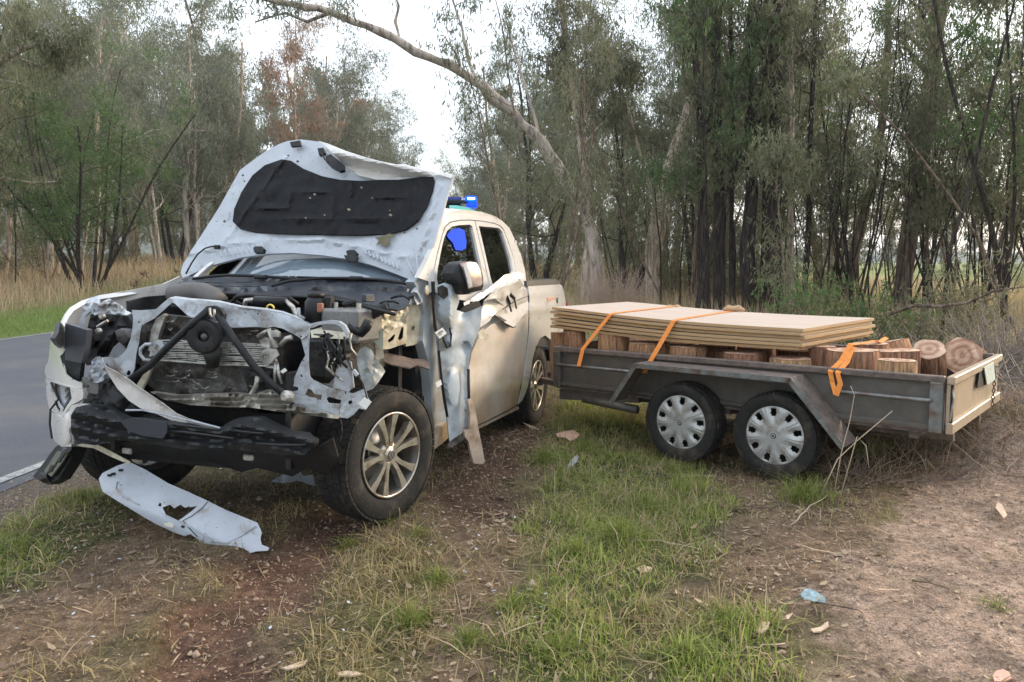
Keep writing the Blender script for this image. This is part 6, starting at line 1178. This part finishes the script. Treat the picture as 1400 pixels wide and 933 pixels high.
# logs: sawn rounds
def log(x, y, z, r, h, label, tilt=None, seed=0, quarter=False):
    q = np.random.default_rng(seed); n = 26; V = []; F = []; ph = q.random(4) * 6.28
    for j in range(7):
        t = j / 6
        for k in range(n):
            a = 2 * math.pi * k / n; rr_ = r * (1 + .07 * math.sin(2 * a + ph[0]) + .045 * math.sin(5 * a + ph[1]) + .03 * math.sin(9 * a + ph[2] + t * 2)) * (1 + .02 * math.sin(t * 5 + ph[3])) * (.97 if j in (0, 6) else 1)
            if quarter and math.cos(a - .5) < -.25: rr_ *= .35
            V.append((rr_ * math.cos(a), rr_ * math.sin(a) * .95, -h / 2 + h * t))
    for j in range(6):
        for k in range(n): F.append((j * n + k, j * n + (k + 1) % n, (j + 1) * n + (k + 1) % n, (j + 1) * n + k))
    o = mesh('sawn_log', V, F, bark_red, None, True); M = Matrix.Translation((x, y, z)) @ (tilt.to_4x4() if tilt else Matrix.Identity(4)); o.matrix_world = LM_ @ M
    for s, e in ((-1, 0), (1, 6)):
        Vc = [(v[0] * .985, v[1] * .985, v[2] + s * .003) for v in V[e * n:(e + 1) * n]]; ring = Vc + [(v[0] * .5, v[1] * .5, v[2] + s * .006 * q.random()) for v in Vc] + [(0, 0, s * h / 2 + s * .004)]
        Fc = [(k, (k + 1) % n, n + (k + 1) % n, n + k) for k in range(n)] + [(n + k, n + (k + 1) % n, 2 * n) for k in range(n)]
        if s < 0: Fc = [f[::-1] for f in Fc]
        ob = mesh('sawn_face', ring, Fc, logend, o)
    tag(o, label, 'log', 'sawn red gum rounds in the trailer'); return o
X1_ = (1, 0, 0)
def log_at(px, ptop, y, rpx, h, label, seed, zmin=.455, tilt=None, **k):
    P = lp(px, ptop, (0, 1, 0), y); d = (LM_ @ P).y; r = rpx / FOC * d; return log(P.x, y - r * .0, P.z - h / 2, r, h, label, tilt, seed, **k)
log_at(786, 452, -.22, 16, .44, 'dark red log under the front end of the plywood, left of the first strap', 1)
log_at(765, 455, -.28, 13, .42, 'leftmost log, half hidden by the pickup tub', 2)
log_at(838, 457, -.22, 20, .40, 'rough barked log just right of the first strap', 3)
log_at(888, 469, -.24, 27, .34, 'log with a pale sawn top crossed by the second strap', 4)
log_at(942, 474, -.22, 26, .33, 'wide low log right of the second strap with a pale top', 5)
log_at(1017, 482, -.24, 31, .31, 'wide log under the middle of the plywood', 6)
log_at(1081, 490, -.22, 30, .28, 'broad low log under the rear corner of the plywood', 7)
log_at(985, 480, -.50, 20, .32, 'shaded log behind, between two wide front ones', 8)
log_at(1124, 474, -.42, 18, .34, 'dark log in the shade of the plywood end', 9)
log_at(1165, 479, -.30, 34, .35, 'large log with the loose rear strap lying over it', 10)
log_at(1206, 480, -.62, 22, .34, 'upright log in the second row behind the short front one', 11)
log_at(1227, 493, -.20, 24, .27, 'short split log standing at the side rail', 12)
log_at(1232, 479, -.95, 26, .34, 'flat topped log in the third row near the tailgate', 13)
log_at(1219, 468, -1.15, 30, .36, 'pale weathered log slab lying at the far side', 14, tilt=Matrix.Rotation(.25, 3, 'Y'))
P = lp(1270, 490, X1_, RX + .36); log(P.x, P.y, P.z - .06, .125, .32, 'leaning log showing its round pinkish sawn face', Matrix.Rotation(-.12, 3, 'Y') @ Matrix.Rotation(-.55, 3, 'X'), 15)
P = lp(1320, 492, X1_, RX + .19); log(P.x, P.y, P.z, .15, .26, 'big log on its side with wide growth rings facing the tailgate', Matrix.Rotation(R(-72), 3, 'X') @ Matrix.Rotation(.2, 3, 'Z'), 16)
P = lp(1190, 470, (0, 1, 0), -.85); log(P.x, P.y, P.z - .17, .13, .34, 'log half hidden behind the plywood corner', None, 17)
for k in range(6): log(.95 - k * .36, -1.05, .455 + .16, .15, .32, 'log in the hidden far row under the plywood', None, 30 + k)

# straps -------------------------------------------------------
def strap(pts, w, label, name='ratchet_strap'):
    V = []; F = []
    P = [Vector(p) for p, _ in pts]; S_ = [Vector(s) for _, s in pts]
    for p, s in zip(P, S_): s = s.normalized() * w / 2; V += [p - s, p + s]
    for i_ in range(len(P) - 1): F.append((2 * i_, 2 * i_ + 1, 2 * i_ + 3, 2 * i_ + 2))
    o = mesh(name, V, F, orange, None); m_ = o.modifiers.new('t', 'SOLIDIFY'); m_.thickness = .004; m_.offset = 0; o.matrix_world = LM_; tag(o, label, 'strap', 'orange tie down straps'); return o
X3 = (1, 0, 0)
def topz(x): t = (x - A_top.x) / (F_top.x - A_top.x); return A_top.z + (F_top.z - A_top.z) * t - .022 * math.sin(math.pi * min(1, max(0, t) * 1.05))
def side_strap(pe, pm, pb_, far, w, lb):
    E_ = lp(*pe, YA, -.105); M_ = lp(*pm, YA, .035); Bt_ = lp(*pb_, YA, .075); xf_ = lp(*far, (0, 1, 0), A_top.y - 1.19).x
    L = [(Bt_ + Vector((0, -.02, -.01)), X3), (Bt_, X3), (M_, X3), (E_, X3), ((E_.x - .004, -.135, topz(E_.x) + .005), X3)]
    for j in range(1, 7): t = j / 6; x = E_.x + (xf_ - E_.x) * t; L.append(((x, -.135 - 1.18 * t, topz(x) + .006 + .015 * t * (1 - max(0, (x - A_top.x) / (F_top.x - A_top.x)))), X3))
    L += [((xf_, A_top.y - 1.23, topz(xf_) - .06), X3), ((xf_, WD - .05, .66), X3)]
    return strap(L, w, lb)
side_strap((834, 431), (797, 477), (791, 501), (925, 422), .038, 'front orange strap, nearest the pickup')
side_strap((921, 439), (892, 489), (881, 509), (1002, 426), .042, 'middle orange strap tied beside the mudguard')
a1 = [(1163, 471), (1150, 494), (1135, 508), (1138, 523), (1143, 541)]; a2 = [(1166, 474), (1158, 495), (1145, 510), (1149, 525), (1143, 541)]
for k, (a_, yy) in enumerate(((a1, .04), (a2, .06))):
    ys_ = (-.20, -.08, .03 + yy * .3, yy, .07); L = [(lp(*q, YA, ys_[i_]), (1, 0, .25)) for i_, q in enumerate(a_)]
    if k == 0: E0 = L[0][0]; L = [(lp(1212, 462, YA, -1.1), (1, 0, .3)), (lp(1203, 468, YA, -.9), (1, 0, .3)), (lp(1195, 466, YA, -.7), (1, .5, 0)), (lp(1180, 470, YA, -.4), (.8, .5, 0))] + L
    strap(L, .034, ['loose rear strap, long loop running back over the logs', 'loose rear strap, short doubled end over the side rail'][k])
ragm = mat('tan_rag', (.50, .34, .20), .85, var=.2)
for k, (px, py, lb) in enumerate(((921, 423, 'tan rolled rag under the front strap at the far edge of the plywood'), (1003, 424, 'tan knotted rag under the middle strap at the far edge'))):
    P = lp(px, py, YA, A_top.y - 1.17); b = B(); b.tube([P + Vector((.09, 0, 0)), P + Vector((.05, .01, .015)), P + Vector((0, 0, .01)), P + Vector((-.05, .01, .018)), P + Vector((-.10, 0, .0))], [.016, .030, .024, .030, .012], 8); o = b.build('rag', ragm, None, True); o.matrix_world = LM_; tag(o, lb, 'rag')

# ------------------------------------------------------------ emergency vehicle behind the pickup
EM = Matrix.Translation((-1.12, 10.35, .0)) @ Matrix.Rotation(R(-85), 4, 'Z')
ev = empty('emergency_vehicle', EM); tag(ev, 'emergency four wheel drive with a lit blue light bar, mostly hidden behind the pickup', 'emergency vehicle')
evp = mat('emergency_white', (.74, .74, .75), .3, coat=.4, var=.03)
b = B(); side = [(.95, .55), (1.0, 1.02), (.15, 1.18), (-.45, 1.72), (-.7, 1.80), (-3.0, 1.80), (-3.35, 1.55), (-3.4, .55)]
V = []; F = []; m_ = len(side); cols = [(-.93, 0), (-.93, 1), (.93, 1), (.93, 0)]
for s in (-1, 1):
    for (x, z) in side: V.append((x, s * (.93 - .16 * max(0, z - 1.15)), z + .06 + .30 * max(0, z - 1.1) / .7))
b.add(V, [tuple(range(m_)), tuple(range(2 * m_ - 1, m_ - 1, -1))] + [(i_, (i_ + 1) % m_, m_ + (i_ + 1) % m_, m_ + i_) for i_ in range(m_)]); b.build('body', evp, ev)
V = [(.10, -.70, 1.34), (.10, .70, 1.34), (-.42, .66, 2.02), (-.42, -.66, 2.02)]; B().add([Vector(v) + Vector((.02, 0, .01)) for v in V], [(0, 1, 2, 3)]).build('windscreen', black, ev)
for s in (-1, 1):
    for x0, x1 in ((-.35, -1.15), (-1.25, -2.1), (-2.2, -2.95)): B().box(((x0 + x1) / 2, s * .880, 1.68), (abs(x0 - x1), .02, .44), Matrix.Rotation(s * .14, 3, 'X')).build('side_window', black, ev)
    for k in range(10): B().box((.7 - k * .42, s * .938, 1.0 + .0 * k), (.21, .006, .16)).build('blue_check', flat('check_%d_%d' % (k, s), (.03, .10, .5) if k % 2 else (.65, .75, .05)), ev)
for x in (.1, -2.6):
    for s in (-1, 1):
        w = empty('wheel'); w.parent = ev; w.location = (x, s * .80, .38); w.rotation_euler = (0, 0, 0 if s > 0 else math.pi); tyre(.38, .22, .26, 'tyre', w, rubber, 40); B().lathe([(.225, .08), (.2, .05), (.08, .07), (0, .08)], 24).build('rim', alloyd, w, True)
ew = Matrix(EM).inverted()
def ep(px, py, x): return local(EM, px, py, (1, 0, 0), x)
P1, P2 = ep(590, 273, -1.0), ep(688, 279.5, -1.0)
c = (P1 + P2) / 2
B().box((-1.0, 0, c.z - .01), (.30, 1.15, .05), None, .012).box((-1.0, 0, c.z - .07), (.12, .9, .08)).build('light_bar', black, ev)
B().box((-1.0, .25, c.z + .035), (.26, .42, .06), None, .015).build('light_bar_cover', flat('dark_blue_lens', (.02, .04, .22), .2), ev)
eb = emit('blue_beacon', (.0, .045, 1.0), 1.6); ec = emit('blue_beacon_core', (.2, .7, 1.0), 12)
Q = ep(644, 275, -.87); B().box((-.98, Q.y, c.z + .035), (.30, .17, .075), None, .02).build('blue_beacon', eb, ev); B().box((-.825, Q.y, c.z + .035), (.012, .10, .028), None, .005).build('beacon_lamp', ec, ev)
B().box((-.95, Q.y + .02, c.z - .05), (.22, .16, .08), None, .02).build('blue_beacon', emit('blue_beacon_dim', (.0, .03, .7), .8), ev)
rp = [(614, 281), (625, 281), (640, 284), (650, 288), (651.5, 291), (640, 294), (616, 294)]
sheet('roof_sign', ev, EM, rp, (1, 0, 0), -.6, mat('aqua_reflective', (.25, .75, .70), .4), thick=.3, step=5); sheet('roof_stripe', ev, EM, [(624, 287), (640, 287), (648, 290), (640, 293.5), (622, 293)], (1, 0, 0), -.59, flat('lime_reflective', (.45, .80, .08), .4), thick=.01, step=5)

# ------------------------------------------------------------ debris
def gs(name, pts, m, label, cat, z=.01, n=(0, 0, 1), thick=.006, step=6, noise=.01, seed=1, c=None, **k):
    q = pts[len(pts) // 2]; P = Gd(q[0], q[1], float(np.atleast_1d(gz(Gd(*q).x, Gd(*q).y))[0]) + z)
    o = sheet(name, None, Matrix.Identity(4), pts, n, Vector(n).dot(P) if c is None else c, m, thick=thick, step=step, noise=noise, seed=seed, **k); tag(o, label, cat); return o
p1 = TM @ tp(140, 656, XA, .60); p2 = TM @ tp(176, 633, XA, .50); p3 = Gd(366, 750, .0); nrm = (p2 - p1).cross(p3 - p1).normalized()
if nrm.z < 0: nrm = -nrm
sk_n = tuple(nrm); sk_c = nrm.dot(p1)
skirtp = [(135, 655), (140, 647), (160, 637), (172, 633), (178, 632), (200, 643), (230, 661), (258, 673), (284, 685), (310, 698), (335, 708), (352, 715), (355, 721), (358, 728), (356, 737), (358, 745), (368, 749), (366, 753), (350, 754), (340, 757), (312, 757), (290, 752), (273, 746), (271, 738), (260, 730), (252, 733), (236, 727), (210, 715), (185, 700), (162, 686), (140, 672)]
def skb(x, y):
    e = (y - (655 + (x - 137) * .42)); return -.05 * max(0, (e - 8) / 22) ** 2 + .004 * math.sin(x * .09)
skp = mat('skirt_white', (.48, .52, .59), .35, coat=.3, var=.04, dirt=(.3, .26, .22), dirt_amt=.1, specks=.35, speck_scale=55)
sk_ = gs('bumper_skirt', skirtp, skp, 'long white bumper skirt torn off and lying in front of the pickup', 'bumper piece', n=sk_n, c=sk_c, step=5, bump=skb, noise=.004, holes=[[(222, 694), (232, 690), (238, 695), (247, 690), (252, 694), (262, 693), (270, 692), (262, 699), (250, 708), (244, 712), (228, 706)], [(216, 692), (218, 687), (221, 689), (220, 693)], [(248, 718), (253, 719), (252, 723), (247, 721)]])
def onsk(x, y, h=.004): return local(Matrix.Identity(4), x, y, sk_n, sk_c + skb(x, y) + h)
B().tube([onsk(*q) for q in [(284, 686), (275, 696), (262, 706), (250, 712), (258, 722), (270, 734)]], .0022, 4).build('crack', black, sk_)
B().tube([onsk(*q) for q in [(160, 659), (158, 668), (168, 678), (185, 688), (190, 690)]], .004, 5).build('pressed_bead', skp, sk_, True); B().tube([onsk(*q) for q in [(350, 720), (330, 733), (310, 743), (295, 740), (275, 729), (250, 716), (225, 704)]], .004, 5).build('pressed_bead', skp, sk_, True)
sheet('plastic_clip', sk_, Matrix.Identity(4), [(223, 716), (232, 714), (238, 718), (236, 722), (226, 720)], sk_n, sk_c + .004, flat('cream_clip', (.75, .72, .64)), thick=.004, step=6, bump=skb)
for q in ((150, 650), (155, 648), (165, 643)): B().box(onsk(*q, .006), (.02, .014, .01)).build('clip_slot', black, sk_)
gs('plastic_fragment', [(371, 664), (372, 657), (382, 652), (395, 643), (404, 638), (413, 641), (411, 647), (415, 651), (430, 649), (443, 653), (440, 657), (434, 659), (438, 662), (428, 665), (432, 668), (420, 670), (400, 670), (385, 673)], skp, 'jagged white plastic fragment lying under the front of the pickup', 'plastic piece', z=.05, n=(-.1, -.5, 1), noise=.012, step=5)
gs('torn_paper', [(760, 593), (770, 590), (785, 588), (792, 594), (790, 598), (780, 603), (772, 598), (762, 597)], flat('pinkish_paper', (.62, .40, .30)), 'pinkish scrap of bark lying on the grass near the pickup rear wheel', 'scrap', z=.05, step=4)
gs('plastic_fragment', [(775, 640), (780, 630), (788, 622), (791, 624), (788, 632), (780, 640)], paint_in, 'small white plastic splinter in the grass below the pinkish scrap', 'plastic piece', z=.05, step=4)
gs('blue_shard', [(1094, 813), (1099, 806), (1106, 804.5), (1118, 810), (1128, 817), (1130, 822), (1124, 825), (1110, 822), (1099, 818)], mat('blue_reflector', (.35, .52, .60), .15, metal=.5, var=.5, scale=40), 'iridescent blue mirror shard lying on the bare soil', 'shard', z=.015, step=4, noise=.006)
x, y = scatter(260, -2.9, .3, 2.6, 4.6, lambda x, y: .5 + 0 * x); n_ = len(x); a = rng.random(n_) * 6.28; l = rng.uniform(.006, .022, n_)
gf = quads(np.stack([x, y, gz(x, y) + .012], 1), np.stack([np.cos(a) * l, np.sin(a) * l, l * .3], 1), np.stack([-np.sin(a) * l * .35, np.cos(a) * l * .35, 0 * a], 1), skp, 'lamp_fragments'); tag(gf, 'tiny white plastic and lamp fragments strewn before the wreck', kind='stuff')
leafm = mat('curled_leaf', (.58, .44, .32), .7, var=.2, scale=20)
for k, (pts, lb) in enumerate([([(386, 913), (398, 909), (412, 904), (421, 902), (417, 908), (404, 913), (392, 915)], 'long pale gum leaf at the bottom beside the wheel track'), ([(462, 919), (475, 917), (490, 919), (494, 922), (478, 924), (464, 923)], 'tan gum leaf near the bottom edge, right of the long pale leaf'), ([(1357, 923), (1362, 917), (1372, 915), (1380, 919), (1383, 927), (1372, 932), (1360, 931)], 'salmon pink leaf at the bottom right corner'), ([(1033, 862), (1043, 850), (1053, 850), (1050, 858), (1040, 866)], 'broad tan leaf on the bare soil, left of the blue shard'), ([(1060, 853), (1075, 841), (1084, 838), (1078, 847), (1066, 855)], 'narrow pale bark strip next to the broad tan leaf'), ([(1108, 860), (1122, 857), (1132, 849), (1133, 856), (1122, 863), (1112, 864)], 'orange brown bark flake just below the blue shard'), ([(1361, 694), (1364, 686), (1370, 690), (1377, 704), (1372, 708)], 'upright brown leaf on the bare soil at the right edge'), ([(533, 690), (545, 688), (556, 693), (548, 697)], 'pale chip by the pickup front tyre'), ([(870, 776), (880, 773), (892, 776), (888, 782), (876, 783)], 'reddish brown leaf at the edge of the green grass')]):
    gs('fallen_leaf', pts, leafm if k != 2 else flat('salmon', (.62, .33, .25)), lb, 'leaf', z=.012, step=4, noise=.006, seed=k)
stickm = mat('pale_stick', (.50, .40, .29), .8, var=.2)
def stick(a, b_, r, lb, za=.01, zb=.02, m=stickm, sag=.01):
    P, Q = Gd(*a), Gd(*b_); P.z = gzz(P.x, P.y) + za; Q.z = gzz(Q.x, Q.y) + zb
    rs = random.Random(int(a[0])); N_ = 7; L = [P.lerp(Q, i_ / N_) + Vector((rs.uniform(-1, 1) * sag, rs.uniform(-1, 1) * sag, sag * math.sin(i_ / N_ * 3.14))) for i_ in range(N_ + 1)]
    o = B().tube(L, [r * (1 - .6 * i_ / N_) for i_ in range(N_ + 1)], 5).build('stick', m, None, True); tag(o, lb, 'stick')
stick((928, 833), (985, 905), .004, 'straight straw stem slanting down between grass and soil'); stick((1075, 886), (1002, 902), .003, 'thin stem lying level near the bottom middle'); stick((1110, 833), (1180, 850), .006, 'dark twig lying right below the blue shard', m=bark_brown); stick((1248, 797), (1300, 812), .007, 'brown twig on the bare soil right of the blue shard', m=bark_brown)
stick((980, 650), (930, 655), .006, 'bark strip lying before the trailer wheels'); stick((1000, 705), (1110, 697), .006, 'dark stick lying across the litter under the tussock', m=bark_brown); stick((860, 745), (960, 775), .003, 'long pale straw bent over the grass', zb=.06, sag=.02); stick((1080, 725), (1130, 700), .004, 'straw stem pointing up from the litter', zb=.09)
stick((570, 655), (612, 652), .005, 'short stick lying on the soil beside the front wheel', m=bark_brown); stick((690, 880), (745, 860), .004, 'pale broken stem among the litter at bottom middle')
# bent stems rising in front of the trailer tail, dead seed heads beyond the pickup
def stem(pts, depth, r, lb, m=stickm, dr=0):
    L = [W(a, b_, depth + dr * i_ / (len(pts) - 1)) for i_, (a, b_) in enumerate(pts)]; L[0].z = gzz(L[0].x, L[0].y)
    o = B().tube(L, [r * (1 - .5 * i_ / len(L)) for i_ in range(len(L))], 5).build('dry_stem', m, None, True); tag(o, lb, 'stem')
stem([(1120, 662), (1145, 628), (1175, 600), (1220, 562)], 4.55, .004, 'long bare stem slanting up before the trailer mudguard'); stem([(1140, 660), (1150, 620), (1162, 575), (1168, 540), (1163, 528)], 4.6, .0035, 'thin upright stem crossing the slanting one'); stem([(1150, 610), (1172, 597), (1184, 610), (1188, 640)], 4.5, .004, 'curled pale stem hooked over below the mudguard')

for (px, y0, y1, d, lb) in ((150, 408, 362, 9.0, 'dead brown seed head standing beyond the pickup right wing'), (226, 402, 368, 10.0, 'smaller dead seed head right of the tall one')):
    T = Tree(int(px)); x = TX_(px, d); gz0 = gzz(x, d); zt = (355 - y1) / FOC * d + EYE; zl = (355 - y0) / FOC * d + EYE
    P = T.path((0, 0, zl - .5 - .0), (.15, 0, 1), zt - zl + .5, 6, .1); T.tube(P, np.linspace(.006, .003, 7), 4)
    for k in range(40): j = T.r.integers(3, 7); Q = T.path(P[j] + T.r.normal(0, .015, 3), T.r.normal(0, .5, 3) + np.array([0, 0, .8]), .07, 2, .3); T.tube(Q, [.006, .007, .002], 3)
    T.V[0][:, 2] = np.where(T.V[0][:, 2] <= T.V[0][:, 2].min() + .02, gz0 - 0 , T.V[0][:, 2]); o = mesh('dead_weed', np.vstack(T.V), np.vstack(T.F), mat('dead_weed_brown%d' % px, (.16, .10, .06), .9), None, True); o.location = (x, d, 0); tag(o, lb, 'weed')

# ------------------------------------------------------------ evening haze in the air
b = B(); b.box((0, 330, 24), (2300, 900, 52)); hz = b.build('haze', None, None)
hmt = bpy.data.materials.new('haze_air'); hmt.use_nodes = True; hn = hmt.node_tree; hn.nodes.remove(hn.nodes['Principled BSDF']); pv = hn.nodes.new('ShaderNodeVolumePrincipled'); pv.inputs['Color'].default_value = (.86, .90, .96, 1); pv.inputs['Density'].default_value = .0006
hn.links.new(pv.outputs[0], hn.nodes['Material Output'].inputs['Volume']); hz.data.materials.append(hmt); tag(hz, 'pale evening haze between the trees', kind='stuff')
